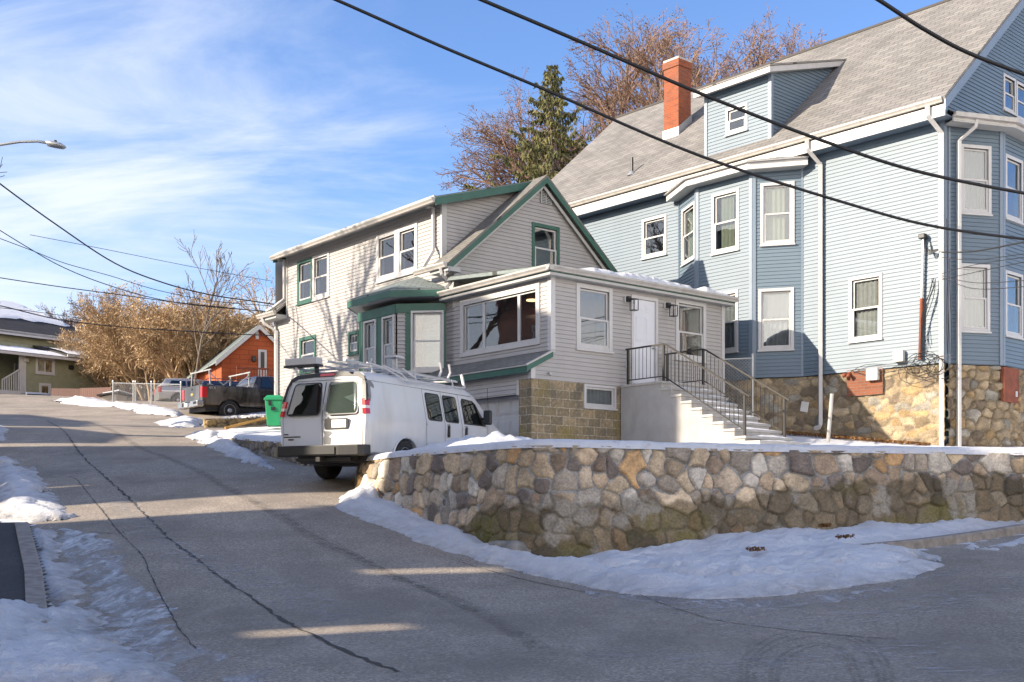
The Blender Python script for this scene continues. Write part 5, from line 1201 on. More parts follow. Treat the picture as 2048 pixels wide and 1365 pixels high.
# yard behind the wall
yard_pts = [(x, y, ZT-.02) for x, y in wallA]+[(.5, 25.4, 2.75), (-1.6, 24.3, 2.5), (2.6, 24.5, 2.78), (5.2, 24.0, 2.80), (5.5, 30, 3.45), (10.6, 27.2, 3.0), (7.9, 30.2, 3.5), (5.3, 33.5, 3.9), (13, 27, 2.9), (2, 30, 3.2), (2, 40, 4.2), (14, 40, 4), (8, 22, 2.72), (12, 23, 2.66), (4.2, 20.5, 2.62), (20, 24, 2.7)]
ZY = TPS(yard_pts, .02)
inner = [(x-nx*.25, y-ny*.25) for x, y, nx, ny in list(zip(WI[0], WI[1], WI[2], WI[3]))[::40]]
inner[0] = (-2.75, 22.7)
yard_poly = inner+[(14.2, 20.4), (40, 28), (40, 60), (-3, 60), (-3, 40), (1, 30), (0.3, 25.3), (-.4, 24.6), (-1.6, 24.2)]
xs = spaced(-4, 40, -4, 14, .12, 3); ys = spaced(15, 60, 15, 34, .12, 3)
XX, YY = np.meshgrid(xs, ys, indexing='ij')
hz = ZY(XX, YY)+.05*(vnoise(XX*1.5, YY*1.5, 3)-.5)+.03*(vnoise(XX*5, YY*5, 5)-.5)
pile = np.exp(-(((XX+.55)/1.5)**2+((YY-21.9)/1.5)**2))*.42+np.exp(-(((XX-.35)/.9)**2+((YY-23.8)/1.0)**2))*.22
pile2 = pile*(.55+.9*vnoise(XX*3.2, YY*3.2, 8)); hz = hz+pile2+.12*pile*(vnoise(XX*11, YY*11, 9)-.4)
bare = np.exp(-((YY-(27.0-(XX-10.6)*1.14+.0))/.45)**2)
tag(grid_mesh('yard_snow', xs, ys, hz, lambda x, y: inpoly(x, y, yard_poly), M['snow'], attr={'dirt': np.zeros_like(XX)}), 'snow covering the yard behind the stone wall', kind='stuff')
# snow cap on top of the wall
def wall_cap(WI, t, label, w0=.05, w1=.42, h=.10, seed=0, i0=0, i1=None):
    X, Y, nx, ny, s, z1 = WI; idx = np.arange(0, len(X), 4)[i0:i1]; m = 14; VS = []; FS = []; mb = MB()
    for k, i in enumerate(idx):
        si = s[i]; ed = w0+.05*(vnoise(np.array([si*2.1]), np.array([1.0]), seed)[0]-.3)+.03*(vnoise(np.array([si*9.1]), np.array([4.0]), seed)[0]-.5)
        for j in range(m+1):
            u = j/m; off = ed-(w1+ed)*u; hh = h*(1-(abs(1-u*1.25) if u < .8 else 0)**5)*(1 if j else 0)+.03*(vnoise(np.array([si*3]), np.array([off*3.]), seed+1)[0]-.3)*(1 if j else 0)
            droop = -.035 if j == 0 else 0
            VS.append((X[i]+nx[i]*off, Y[i]+ny[i]*off, z1[i]+max(.0, hh)+droop+.004))
    n = len(idx)
    for k in range(n-1):
        for j in range(m): a = k*(m+1)+j; FS.append((a, a+m+1, a+m+2, a+1))
    mb.mesh(VS, FS); o = mb.build('wall_snow', M['snow'], None, smooth=True, fixn=False); tag(o, label, kind='stuff'); return o
wall_cap(WI, 0, 'band of snow on top of the curved corner wall', seed=4, h=.09)
# ------------------------------------------------------------- snow patches
def snow_patch(label, poly, thick=.12, res=.05, seed=0, edge=.35, amp=.16, dirt=.4, fn=ZG, world=True, rough=1.0, freq=2.2, name='snow', mat='snow', holes=.5):
    P = poly if world else [HR(*p) for p in poly]
    xs = np.arange(min(p[0] for p in P)-.3, max(p[0] for p in P)+.3, res); ys = np.arange(min(p[1] for p in P)-.3, max(p[1] for p in P)+.3, res)
    X, Y = np.meshgrid(xs, ys, indexing='ij'); D = polydist(X, Y, P)
    D = D+amp*2*(vnoise(X*freq, Y*freq, seed, 5, .6)-.5)+amp*.6*(vnoise(X*9, Y*9, seed+3, 3)-.5)
    D = D-holes*np.clip(vnoise(X*1.7, Y*1.7, seed+21, 5, .6)*4-2.25, 0, 1)
    t = np.clip(D/edge, 0, 1); prof = t**.8
    lump = np.abs(vnoise(X*3.3, Y*3.3, seed+7, 4, .6)-.5)*2; h = thick*prof*(.35+1.0*rough*(vnoise(X*1.4, Y*1.4, seed+1, 4)-.05)-.28*rough*lump)+.065*rough*prof*(vnoise(X*6, Y*6, seed+2, 5, .75)-.45)
    Z = fn(X, Y)+np.where(D > 0, np.maximum(h, .004), -.03)
    di = np.clip(np.clip(1.15-D/(edge*.9), 0, 1)*(.25+dirt)+dirt*.9*np.clip(vnoise(X*.9, Y*.9, seed+11, 4)*3-1.6, 0, 1), 0, 1)
    Dc = (D[:-1, :-1]+D[1:, 1:]+D[1:, :-1]+D[:-1, 1:])/4
    o = grid_mesh(name, xs, ys, Z, Dc > -.02, M[mat], attr={'dirt': di}); tag(o, label, kind='stuff'); return o
wb = [(p[0]+.0, p[1]) for p in wallA]
# long bank at the wall foot
bank_in = [HR(2060, 1012), HR(1900, 1030), HR(1700, 1052), HR(1500, 1078), HR(1300, 1104), HR(1180, 1118), HR(1120, 1128), HR(1000, 1098), HR(930, 1062), HR(900, 1048), HR(850, 1018), HR(800, 1000), HR(735, 965)]
bank_out = [HR(700, 985), HR(665, 1015), HR(700, 1032), HR(770, 1058), HR(850, 1092), HR(940, 1122), HR(1020, 1142), HR(1120, 1165), HR(1260, 1190), HR(1400, 1200), HR(1560, 1194), HR(1700, 1178), HR(1830, 1158), HR(1892, 1132), HR(1800, 1118), HR(1760, 1108), HR(1900, 1083), HR(2060, 1052)]
snow_patch('bank of shovelled snow along the foot of the curved stone wall', bank_in[::-1] + [(bank_in[0][0]+5, bank_in[0][1]+1.6), (bank_out[-1][0]+5, bank_out[-1][1]+1.4)] + bank_out[::-1], holes=.12, thick=.20, seed=12, edge=.5, amp=.10, dirt=.25, res=.045)
snow_patch('heap of snow against the driveway end of the stone wall', [HR(672, 1012), HR(700, 985), HR(735, 962), HR(790, 975), HR(815, 1010), HR(800, 1030), HR(720, 1028)], thick=.42, seed=31, edge=.55, amp=.12, dirt=.15, res=.035)
snow_patch('mound of ploughed snow where the kerb disappears', [HR(1090, 1150), HR(1180, 1118), HR(1400, 1115), HR(1560, 1105), HR(1740, 1105), HR(1870, 1112), HR(1892, 1130), HR(1760, 1160), HR(1600, 1186), HR(1400, 1192), HR(1250, 1180)], thick=.22, seed=41, edge=.7, amp=.12, dirt=.35, res=.04)
snow_patch('thin icy snow in the gutter of the right hand street', [HR(1130, 1172), HR(1300, 1195), HR(1560, 1200), HR(1800, 1170), HR(1850, 1175), HR(1600, 1215), HR(1400, 1222), HR(1200, 1200)], thick=.012, mat='ice', seed=42, edge=.25, amp=.22, dirt=.9, res=.04, rough=.5)
snow_patch('snow strip beyond the kerb at the right edge', [HR(1960, 1100), HR(2060, 1070), HR(2060, 1085), HR(1990, 1105)], thick=.05, seed=43, edge=.2, amp=.1, dirt=.3)
snow_patch('lump of snow in the right hand gutter', [HR(1928, 1098), HR(1945, 1090), HR(1962, 1096), HR(1950, 1104)], thick=.12, seed=44, edge=.2, amp=.03, dirt=.1)
# left side
snow_patch('icy snow bank at the lower left corner, streaked with dirt', [HR(-40, 1225), HR(60, 1235), HR(110, 1215), HR(60, 1180), HR(35, 1130), HR(60, 1085), HR(20, 1060), HR(105, 1055), HR(130, 1110), HR(155, 1160), HR(190, 1230), HR(240, 1290), HR(310, 1330), HR(400, 1372), (-5, 7), (-8, 8), (-9, 12)], thick=.15, seed=51, edge=.6, amp=.22, dirt=.55, res=.03, rough=1.3)
snow_patch('grey ice spreading from the lower left snow bank', [HR(110, 1058), HR(200, 1068), HR(240, 1095), HR(235, 1120), HR(290, 1170), HR(330, 1210), HR(370, 1270), HR(450, 1310), HR(560, 1372), HR(330, 1372), HR(220, 1280), HR(150, 1160)], thick=.012, mat='ice', seed=52, edge=.3, amp=.28, dirt=1.0, res=.035, rough=.4)
snow_patch('pile of old snow beside the street at the left edge', [HR(-30, 925), HR(30, 922), HR(60, 935), HR(90, 965), HR(120, 1000), HR(155, 1030), HR(130, 1042), HR(60, 1046), HR(-30, 1035)], thick=.20, seed=53, edge=.5, amp=.25, dirt=.5, res=.05)
snow_patch('small strip of snow at the far left edge', [HR(-30, 848), HR(8, 852), HR(20, 880), HR(-10, 885)], thick=.1, seed=54, edge=.4, amp=.2, res=.08)
snow_patch('snow covering the lower left pavement', [(-9.5, 9.5), HR(0, 1240), HR(60, 1232), HR(104, 1222), HR(110, 1300), (-4.2, 8), (-7, 6)], thick=.20, seed=55, edge=.4, amp=.15, dirt=.3, res=.04, fn=lambda x, y: ZG(x, y)+.08)
# low wall along the side yard
lw = [(-4.55, 24.6), (-4.9, 25.2), (-5.5, 26.2), (-6.4, 27.8), (-7.9, 30.4), (-8.6, 31.9)]
lwr = thing('low_wall', (-6, 27, 2.4), 'low weathered stone wall along the snowy side yard left of the van', 'stone wall')
def ztlw(s): return 2.92+.075*s*1.02
lw_o, LWI = stone_surface('stonework', lw[::-1], lambda s: 2.0, lambda s: ztlw(8.2-s), lwr, du=.03, dv=.03, sx=.26, sy=.20, bulge=.06, seed=61, mortar=(.2, .18, .15), thick=.4, pal=[(.24, .2, .15), (.3, .26, .2), (.2, .18, .15), (.36, .28, .16), (.28, .26, .23)])
sy_pts = [(x, y, 2.9+.075*math.dist((x, y), lw[0])) for x, y in lw]+[(-3.2, 30, 3.3), (-6.9, 34.5, 3.9), (-8, 38, 4.15), (-1.7, 27.8, 3.0), (-10, 34, 3.75), (-9.7, 38, 4.1)]
ZS = TPS(sy_pts, .02); sy_poly = [(-4.4, 24.9), (-5.2, 26.3), (-6.2, 27.9), (-7.7, 30.5), (-8.5, 32.0), (-8.7, 33.6), (-8.2, 36), (-6, 38), (-2, 33), (-1.0, 28)]
xs = np.arange(-11, 0, .12); ys = np.arange(24, 41, .12); XX, YY = np.meshgrid(xs, ys, indexing='ij')
tag(grid_mesh('side_yard_snow', xs, ys, ZS(XX, YY)+.08*vnoise(XX*1.2, YY*1.2, 71)+.03*vnoise(XX*6, YY*6, 72), lambda x, y: inpoly(x, y, sy_poly), M['snow'], attr={'dirt': XX*0}), 'snow in the side yard between the low wall and the grey house', kind='stuff')
wall_cap(LWI, 0, 'snow lying on the low side yard wall', seed=7, h=.10, w0=.03, w1=.5)
snow_patch('snow bank sliding from the low wall onto the street', [HR(392, 868), HR(440, 868), HR(470, 888), HR(520, 912), HR(548, 940), HR(500, 932), HR(460, 915), HR(415, 895), HR(370, 874)], thick=.28, seed=62, edge=.6, amp=.2, dirt=.2, res=.06)
snow_patch('small snow heap at the mouth of the neighbouring driveway', [HR(305, 848), HR(350, 840), HR(405, 842), HR(412, 853), HR(360, 857)], thick=.25, seed=63, edge=.6, amp=.3, dirt=.2, res=.08)
snow_patch('snow bank in front of the chain link fence', [HR(120, 800), HR(200, 802), HR(270, 812), HR(330, 818), HR(372, 826), HR(355, 834), HR(280, 828), HR(225, 815), HR(110, 804)], thick=.3, seed=64, edge=1.0, amp=.5, dirt=.15, res=.15)
# neighbour's stone wall and plank
a = at(405, 858, 36.5); b = at(560, 850, 39.5)
nw = thing('garden_wall', (a.x, a.y, a.z), 'sunlit low stone wall beside the dark pickup truck', 'stone wall')
z0n = a.z-.2
stone_surface('stonework', [(a.x-.1, a.y+2.5), (a.x-.05, a.y+.1), (a.x+.1, a.y), (b.x, b.y)], lambda s: z0n, lambda s: at(408, 838, 36.5).z+.08*max(0, s-2.5), nw, du=.04, dv=.035, sx=.38, sy=.22, bulge=.07, seed=71, mortar=(.2, .17, .12), thick=.4, pal=[(.3, .24, .15), (.36, .28, .16), (.26, .23, .18), (.42, .3, .14)])
snow_patch('snow on the sunlit garden wall', [(a.x+.6, a.y+.1), (a.x+2.3, a.y+.9), (a.x+2.2, a.y+1.3), (a.x+.5, a.y+.6)], thick=.14, seed=72, edge=.2, amp=.08, world=True, fn=lambda x, y: x*0+at(408, 838, 36.5).z+.08*(x-a.x)-.01)
mb = MB(); mb.tube([at(450, 857, 35.6), at(545, 833, 36.6)], .06, 4); tag(mb.build('timber_plank', M['board'], bevel=.01), 'long yellow timber plank leaning along the sunlit garden wall', 'plank')
# leaf litter
def litter(c, r, n, label, seed, flat=.35, name='leaf_litter', sz=.03):
    rs = random.Random(seed); mb = MB()
    for i in range(n):
        th = rs.random()*6.28; q = r*rs.random()**.5; p = Vector((c[0]+q*math.cos(th), c[1]+q*math.sin(th)*flat*1.6, c[2]+rs.random()*.05+.01))
        a_ = Vector((rs.uniform(-1, 1), rs.uniform(-1, 1), rs.uniform(-.6, .6))).normalized(); b_ = a_.cross(Vector((rs.uniform(-1, 1), rs.uniform(-1, 1), 1))).normalized(); s = sz*rs.uniform(.6, 1.4)
        mb.face([p-a_*s, p-b_*s*.5, p+a_*s, p+b_*s*.5])
    o = mb.build(name, M['leaf_litter'], fixn=False); tag(o, label, kind='stuff')
for (px, py, r, n, l, sd) in ((1650, 1086, .10, 120, 'clump of brown leaves on the snow bank, uppermost', 1), (1690, 1112, .13, 90, 'brown leaves on the snow bank below the uppermost clump', 2), (1512, 1140, .14, 90, 'dark leaf clump on the snow bank left of the others', 3)):
    p = hitroad(px, py); litter((p[0], p[1], p[2]+.22), r, n, l, sd, sz=.025)
mbp = []
rs = random.Random(9); mb = MB()
for i in range(2600):
    t = rs.random(); px = 1560+t*300; d = 30.2-t*3.4-rs.random()*.7; X = (px-1024)/F*d
    z = float(ZY(np.array([X]), np.array([d]))[0])+.03+rs.random()*.04; p = Vector((X, d, z))
    a_ = Vector((rs.uniform(-1, 1), rs.uniform(-1, 1), rs.uniform(-.6, .6))).normalized(); b_ = a_.cross(Vector((rs.uniform(-1, 1), rs.uniform(-1, 1), 1))).normalized(); s = rs.uniform(.02, .05); mb.face([p-a_*s, p-b_*s*.6, p+a_*s, p+b_*s*.6])
tag(mb.build('leaf_litter', M['leaf_litter'], fixn=False), 'dead leaves along the foot of the blue house', kind='stuff')
rs = random.Random(19); mb = MB()
for i in range(700):
    t = rs.random(); q = (HR(835, 1045), HR(925, 1078)); X = q[0][0]+(q[1][0]-q[0][0])*t+rs.gauss(0, .08); Y = q[0][1]+(q[1][1]-q[0][1])*t+rs.gauss(0, .08); p = Vector((X, Y, zr(X, Y)+.03+rs.random()*.06))
    a_ = Vector((rs.uniform(-1, 1), rs.uniform(-1, 1), rs.uniform(-.6, .6))).normalized(); b_ = a_.cross(Vector((rs.uniform(-1, 1), rs.uniform(-1, 1), 1))).normalized(); s = rs.uniform(.015, .04); mb.face([p-a_*s, p-b_*s*.6, p+a_*s, p+b_*s*.6])
tag(mb.build('leaf_litter', M['leaf_litter'], fixn=False), 'dead leaves caught at the foot of the curved wall', kind='stuff')
# leaning stake in the yard
p0 = at(1656, 872, 26.8); p1 = at(1664, 788, 26.8)
mb = MB(); mb.tube([p0-Vector((0, 0, .15)), p1], .045, 8); st = mb.build('marker_post', M['concrete'], bevel=.004); tag(st, 'thin leaning grey post standing in the yard snow before the blue house', 'post')
mb = MB(); p = at(1608, 813, 29.6); n3 = g3(BS.n); d3 = g3(BL); q = BS.hit(1609, 814); c = BS.P(q[0], q[1], .16+.5)
mb.box(-.11, .11, -.01, .01, -.13, .13); o = mb.build('sign_tile', M['plastic_grey'], bevel=.004); o.location = at(1609, 814, 29.2); o.rotation_euler = (0, .2, math.atan2(-BL.y, -BL.x)); tag(o, 'small pale square plate hanging on the stone base of the blue house', 'plate')
# chain link panel
def chainlink(p0, p1, z0, z1, label, posts, group=None, cat='fence', rail=True, gap=.11, zs=None):
    root = thing('chain_link_fence', (*p0, z0), label, cat, group); L_ = math.dist(p0, p1); t = Vector((p1[0]-p0[0], p1[1]-p0[1]))/L_
    def P(s, h):
        f = s/L_; b0 = z0 if zs is None else z0+(zs-z0)*f; return Vector((p0[0]+t.x*s, p0[1]+t.y*s, b0+h))
    H = z1-z0; mb = MB(); s = -H
    while s < L_:
        for sg in (1, -1):
            a0, a1 = s, s+H; h0, h1 = (0, H) if sg > 0 else (H, 0)
            if a0 < 0: f = -a0/(a1-a0); h0 = h0+(h1-h0)*f; a0 = 0
            if a1 > L_: f = (L_-a0)/(a1-a0); h1 = h0+(h1-h0)*f; a1 = L_
            if a1 > a0: mb.tube([P(a0, h0+.04), P(a1, h1+.04)], .0035, 3, False)
        s += gap
    mb.build('wire_mesh', M['galv'], root, fixn=False)
    for s in posts: mb = MB(); mb.tube([P(s, -.2), P(s, H+.12)], .035, 8); mb.rev(P(s, H+.12), [(.04, 0), (.03, .04), (.01, .05)], Vector((0, 0, 1)), 8); mb.build('post', M['galv'], root)
    if rail: mb = MB(); mb.tube([P(0, H+.04), P(L_, H+.04)], .02, 6); mb.build('top_rail', M['galv'], root)
    return root
# ============================================================= VEHICLES
def paint(name, col, rough=.25, metal=0, dirt=(.35, .31, .26), damt=.35, coat=.6):
    m = simple(name, col, rough, metal, var=.03, scale=.8, dirt=dirt, dirtamt=damt, coat=coat); return m
M['van_white'] = paint('van_white_paint', (.56, .57, .58), .3, damt=.5)
M['truck_dark'] = paint('truck_brown_black', (.035, .028, .022), .22, .3, damt=.5, coat=.8)
M['suv_blue'] = paint('suv_navy', (.012, .022, .06), .2, .2, damt=.2, coat=.8)
M['car_silver'] = paint('silver_paint', (.45, .45, .45), .3, .5)
M['black_plastic'] = simple('black_plastic', (.012, .012, .013), .42, dirt=(.05, .047, .042), dirtamt=.3)
M['primer'] = simple('bare_primer', (.20, .20, .195), .6, var=.2)
def lamp_mat(name, col):
    m, nt, b = newmat(name); b.inputs['Base Color'].default_value = (*col, 1); b.inputs['Roughness'].default_value = .12; b.inputs['Coat Weight'].default_value = .6; return m
M['lamp_red'] = lamp_mat('tail_lamp_red', (.55, .012, .015)); M['lamp_white'] = lamp_mat('tail_lamp_white', (.75, .6, .5)); M['mirror'] = simple('mirror_glass', (.3, .34, .36), .05, .9); M['interior'] = simple('car_interior', (.05, .048, .045), .9); M['chrome'] = simple('chrome', (.6, .58, .55), .18, .95); M['plate_white'] = simple('plate_white', (.7, .7, .68), .5); M['gold'] = simple('badge_gold', (.75, .55, .15), .3, .6)
M['van_glass'] = glass_mat('van_glass', (.30, .36, .34), 1.9)
class Car:
    def __init__(s, name, corner, axis, z, label, cat, W=2.0, pitch=0, group=None):
        """corner = ground position of rear corner on the viewer's side (right side), axis = forward direction"""
        s.ax = Vector((axis[0], axis[1], 0)).normalized(); s.lt = Vector((-s.ax.y, s.ax.x, 0)); s.W = W
        s.o = Vector((*corner, z))+s.lt*W/2; s.fw = (s.ax*math.cos(pitch)+Vector((0, 0, math.sin(pitch)))); s.up = s.fw.cross(s.lt)*1.0
        if s.up.z < 0: s.up = -s.up
        s.root = thing(name, tuple(s.o), label, cat, group)
    def P(s, x, y, z): return s.o+s.fw*x*getattr(s, 'sx', 1)+s.lt*y+s.up*z
    def mb(s, local, name, mat, parent=None, **k):
        m = MB(); m.v = [tuple(s.P(*v)) for v in local.v]; m.f = local.f; m.uv = local.uv; m.mi = local.mi
        return m.build(name, mat, parent or s.root, **k)
def half_profile(zb, w0, zbelt, wb, zr, wr, rc, crown=.03, nc=5):
    p = [(0, zb), (w0-.12, zb), (w0-.02, zb+.05), (w0, zb+.14)]
    for k in range(1, 5): t = k/4; p.append((w0+(wb-w0)*t, zb+.14+(zbelt-zb-.14)*t))
    zc = zr-rc; wc = wb+(wr-wb)*1.0
    for k in range(1, 4): t = k/3; p.append((wb+(wc-wb)*t, zbelt+(zc-zbelt)*t))
    for k in range(1, nc+1): th = k/nc*math.pi/2; p.append((wc-rc*(1-math.cos(th)), zc+rc*math.sin(th)))
    p.append(((wc-rc)*.5, zr+crown*.8)); p.append((0, zr+crown)); return p
def loft(stations):
    """stations [(x, halfprofile, xshift(z))] -> closed MB"""
    mb = MB(); rings = []
    for x, hp, sh in stations:
        pts = [(y, z) for y, z in hp]+[(-y, z) for y, z in hp[::-1][1:-1]]
        rings.append(pts); 
        for y, z in pts: mb.v.append((x+(sh(z) if sh else 0), y, z))
    n = len(rings[0])
    for i in range(len(rings)-1):
        for k in range(n): k2 = (k+1) % n; mb.f.append((i*n+k, i*n+k2, (i+1)*n+k2, (i+1)*n+k)); mb.uv.append([(0, 0)]*4); mb.mi.append(0)
    mb.f.append(tuple(range(n))[::-1]); mb.uv.append([(0, 0)]*n); mb.mi.append(0)
    b = (len(rings)-1)*n; mb.f.append(tuple(range(b, b+n))); mb.uv.append([(0, 0)]*n); mb.mi.append(0); return mb
def cut_wheels(o, car, xs, r, W, depth=.42):
    import mathutils
    for x in xs:
        for sy in (1, -1):
            m = MB(); c = car.P(x, sy*(W/2+.1), r*.92); 
            m.rev(c, [(r*1.22, 0), (r*1.22, depth+.1)], car.lt*(-sy), 28); cu = m.build('cutter', M['dark'])
            cu.location = -ORG[car.root]+Vector((0, 0, 0)); 
            # cutter mesh is in world coordinates; body mesh is relative to root
            md = o.modifiers.new('b', 'BOOLEAN'); md.operation = 'DIFFERENCE'; md.object = cu; md.solver = 'EXACT'
            o_parent = o.parent; o.parent = None
            bpy.context.view_layer.update(); dg = bpy.context.evaluated_depsgraph_get(); me = bpy.data.meshes.new_from_object(o.evaluated_get(dg), depsgraph=dg)
            o.modifiers.clear(); o.data = me; o.parent = o_parent; bpy.data.objects.remove(cu, do_unlink=True)
    bm = bmesh.new(); bm.from_mesh(o.data)
    bm.to_mesh(o.data); bm.free()
    for p in o.data.polygons: p.use_smooth = True
    try: o.data.set_sharp_from_angle(angle=rad(28))
    except Exception: pass
def wheel(car, x, sy, r, W, name='wheel', rimmat='rim', dish=.0):
    c = car.P(x, sy*(W/2-.14), r); ax = car.lt*sy; w = .24
    m = MB(); m.rev(c-ax*w/2, [(r*.62, 0), (r*.93, 0), (r, .03), (r, w-.03), (r*.93, w), (r*.66, w), (r*.62, w-.02)], ax, 28); wh = m.build(name, M['rubber'], car.root, smooth=True)
    m = MB(); m.rev(c-ax*w/2, [(r*.64, .02), (r*.64, w-.03), (r*.60, w-.01), (r*.56, w-.05), (r*.25, w-.03), (r*.20, w-.0), (.02, w+.0)], ax, 24); m.build('rim', M[rimmat], wh, smooth=True)
    m = MB(); up = car.up; fw = car.fw
    for k in range(6):
        th = k/6*2*math.pi+.3; d = fw*math.cos(th)+up*math.sin(th); q = c+ax*(w/2-.052)+d*r*.42; m.rev(q, [(r*.085, 0), (r*.085, .012)], ax, 8)
    m.build('rim_hole', M['dark'], wh)
    return wh
def panel(car, outline, fn, name, mat, parent=None, off=.006, th=.01, smooth=False):
    """outline [(p,q)] ; fn(p,q,off)->local xyz ; builds thin closed panel"""
    n = len(outline); m = MB(); top = [fn(p, q, off) for p, q in outline]; bot = [fn(p, q, off-th) for p, q in outline]
    m.mesh(top+bot, [tuple(range(n)), tuple(range(n, 2*n))[::-1]]+[(i, (i+1) % n, n+(i+1) % n, n+i) for i in range(n)])
    return car.mb(m, name, mat, parent)
def rrect(x0, x1, z0, z1, r, n=4, skew=None):
    pts = []
    for cx, cz, a0 in ((x1-r, z1-r, 0), (x0+r, z1-r, 90), (x0+r, z0+r, 180), (x1-r, z0+r, 270)):
        for k in range(n+1): th = rad(a0+90*k/n); pts.append((cx+r*math.cos(th), cz+r*math.sin(th)))
    return [skew(*p) for p in pts] if skew else pts
def van():
    C = (-2.645, 20.5); ax = Vector((.44, .898)); W = 2.0
    zg = at(633, 957, 21.4).z
    car = Car('work_van', C, ax, zg, 'white cargo van with a roof rack and peeling paint, backed out of the driveway', 'van', W, pitch=rad(.5))
    car.sx = 1.085; P = car; B = 1.12
    def sideY(z): return 1.0 if z < B else 1.0-(z-B)*.185
    def rs_(z): return (.0 if z < B else .20*((z-B)/.9)**1.4)
    hp = lambda zr_, wr=.87, wb=1.0, zb=.42, rc=.17, belt=B: half_profile(zb, wb-.03, belt, wb, zr_, wr, rc)
    st = [(0, hp(1.93, .83, .965), rs_), (.05, hp(1.96, .855, .99), lambda z: rs_(z)*.8), (.25, hp(1.985), lambda z: rs_(z)*.3), (1, hp(2.0), None), (2, hp(2.0), None), (3, hp(2.0), None), (3.7, hp(1.985), None), (4.0, hp(1.93), None),
          (4.3, hp(1.72, .88, 1.0, rc=.14), None), (4.62, hp(1.42, .93, 1.0, rc=.10), None), (4.82, hp(1.26, .95, .99, rc=.08, belt=1.10), None), (5.1, hp(1.17, .92, .97, rc=.08, belt=1.0), None), (5.35, hp(1.09, .88, .94, rc=.08, belt=.9), None), (5.48, hp(1.0, .82, .88, rc=.08, belt=.84), None), (5.52, hp(.9, .78, .84, rc=.06, belt=.75), None)]
    body = car.mb(loft(st), 'body', M['van_white'], smooth=True)
    cut_wheels(body, car, (1.28, 4.70), .37, W)
    m = MB(); 
    for x in (1.28, 4.70):
        for sy in (1, -1):
            m2 = MB(); pts = []
            for k in range(15): th = math.pi*(-.08+1.16*k/14); pts.append((x+.45*math.cos(th), sy*(1.0-.012), .34+.45*math.sin(th)))
            m.tube(pts, .02, 5)
    car.mb(m, 'arch_trim', M['van_white'])
    m = MB(); m.box(.3, 5.2, -.75, .75, .28, .50); m.box(.05, .5, -.6, .6, .30, .46); m.box(.9, 1.6, -.9, .9, .25, .5); car.mb(m, 'underbody', M['black_plastic'])
    for x in (1.28, 4.70):
        for sy in (1, -1): wheel(car, x, sy, .37, W)
    # side
    sd = lambda x, z, off: (x, -(sideY(z)+off), z)
    side = Plane(C, ax, Vector((ax.y, -ax.x)))
    def sx(px, py): return side.hit(px, py, -.05)[0]
    wins = []
    x1, x2 = sx(824, 790), sx(868, 790); 
    wx = [(2.05, 2.60), (2.70, 3.25), (3.42, 4.35)]
    for i, (a, b) in enumerate(wx):
        if i < 2: ol = rrect(a, b, 1.17, 1.74, .07, skew=lambda p, q: (p-.0*(q-1.17), q))
        else: ol = [(a+.02, 1.17), (b+.02, 1.17), (b-.02, 1.24), (b-.30, 1.64), (b-.42, 1.71), (a+.08, 1.73), (a+.02, 1.66)][::-1]
        wp = panel(car, ol, sd, 'side_window', M['black_plastic'], off=.004)
        cx = sum(p[0] for p in ol)/len(ol); cz = sum(p[1] for p in ol)/len(ol)
        ol2 = [(cx+(p-cx)*.90, cz+(q-cz)*.90) for p, q in ol]; g = panel(car, ol2, sd, 'side_glass', M['van_glass'], wp, off=.008)
    m = MB()
    def seam(pts, w=.010):
        for (p, q), (r, s) in zip(pts[:-1], pts[1:]):
            d = Vector((r-p, s-q)); 
            if d.length < 1e-5: continue
            n = Vector((-d.y, d.x)).normalized()*w/2; v = [sd(p+n.x, q+n.y, .0035), sd(r+n.x, s+n.y, .0035), sd(r-n.x, s-n.y, .0035), sd(p-n.x, q-n.y, .0035)]; m.face(v)
    for x in (1.97, 2.66, 3.34): seam([(x, .50), (x, 1.12), (x, 1.80)])
    seam([(4.42, .50), (4.42, 1.10), (4.40, 1.18)]); seam([(1.97, 1.80), (3.9, 1.80)]); seam([(.02, 1.80), (1.97, 1.80)], .006)
    car.mb(m, 'door_seam', M['dark'], fixn=False)
    for x in (2.80, 3.50):
        panel(car, rrect(x-.035, x+.035, .86, 1.10, .03), sd, 'door_handle', M['black_plastic'], off=.02, th=.02)
    for x, z in ((1.99, 1.10), (1.99, .66), (3.37, 1.08)): panel(car, rrect(x, x+.03, z-.04, z+.04, .008), sd, 'hinge', M['van_white'], off=.015, th=.02)
    panel(car, [(.12, 1.78), (.28, 1.80), (.36, 1.72), (.34, 1.66), (.24, 1.70), (.22, 1.50), (.17, 1.40), (.14, 1.50)][::-1], sd, 'peeled_paint', M['primer'], off=.004, th=.004)
    panel(car, [(2.74, 1.12), (2.84, 1.14), (2.88, 1.08), (2.82, 1.02)][::-1], sd, 'peeled_paint', M['primer'], off=.004, th=.004)
    panel(car, [(3.44, 1.13), (3.56, 1.14), (3.60, 1.06)][::-1], sd, 'peeled_paint', M['primer'], off=.004, th=.004)
    # mirror
    m = MB(); m.box(4.18, 4.28, -1.20, -1.02, 1.20, 1.52); mm = car.mb(m, 'wing_mirror', M['black_plastic'], bevel=.03)
    m = MB(); m.box(4.17, 4.178, -1.18, -1.04, 1.24, 1.48); car.mb(m, 'mirror_glass', M['mirror'], mm)
    m = MB(); m.box(4.20, 4.26, -1.04, -.93, 1.30, 1.36); car.mb(m, 'mirror_arm', M['black_plastic'], mm)
    m = MB(); m.tube([(4.75, -.85, 1.2), (4.62, -.88, 2.05)], .005, 4); car.mb(m, 'antenna', M['black_metal'])
    # rear: y from -1 (right) to 1 (left)
    rr = lambda y, z, off: (rs_(z)-off, y, z)
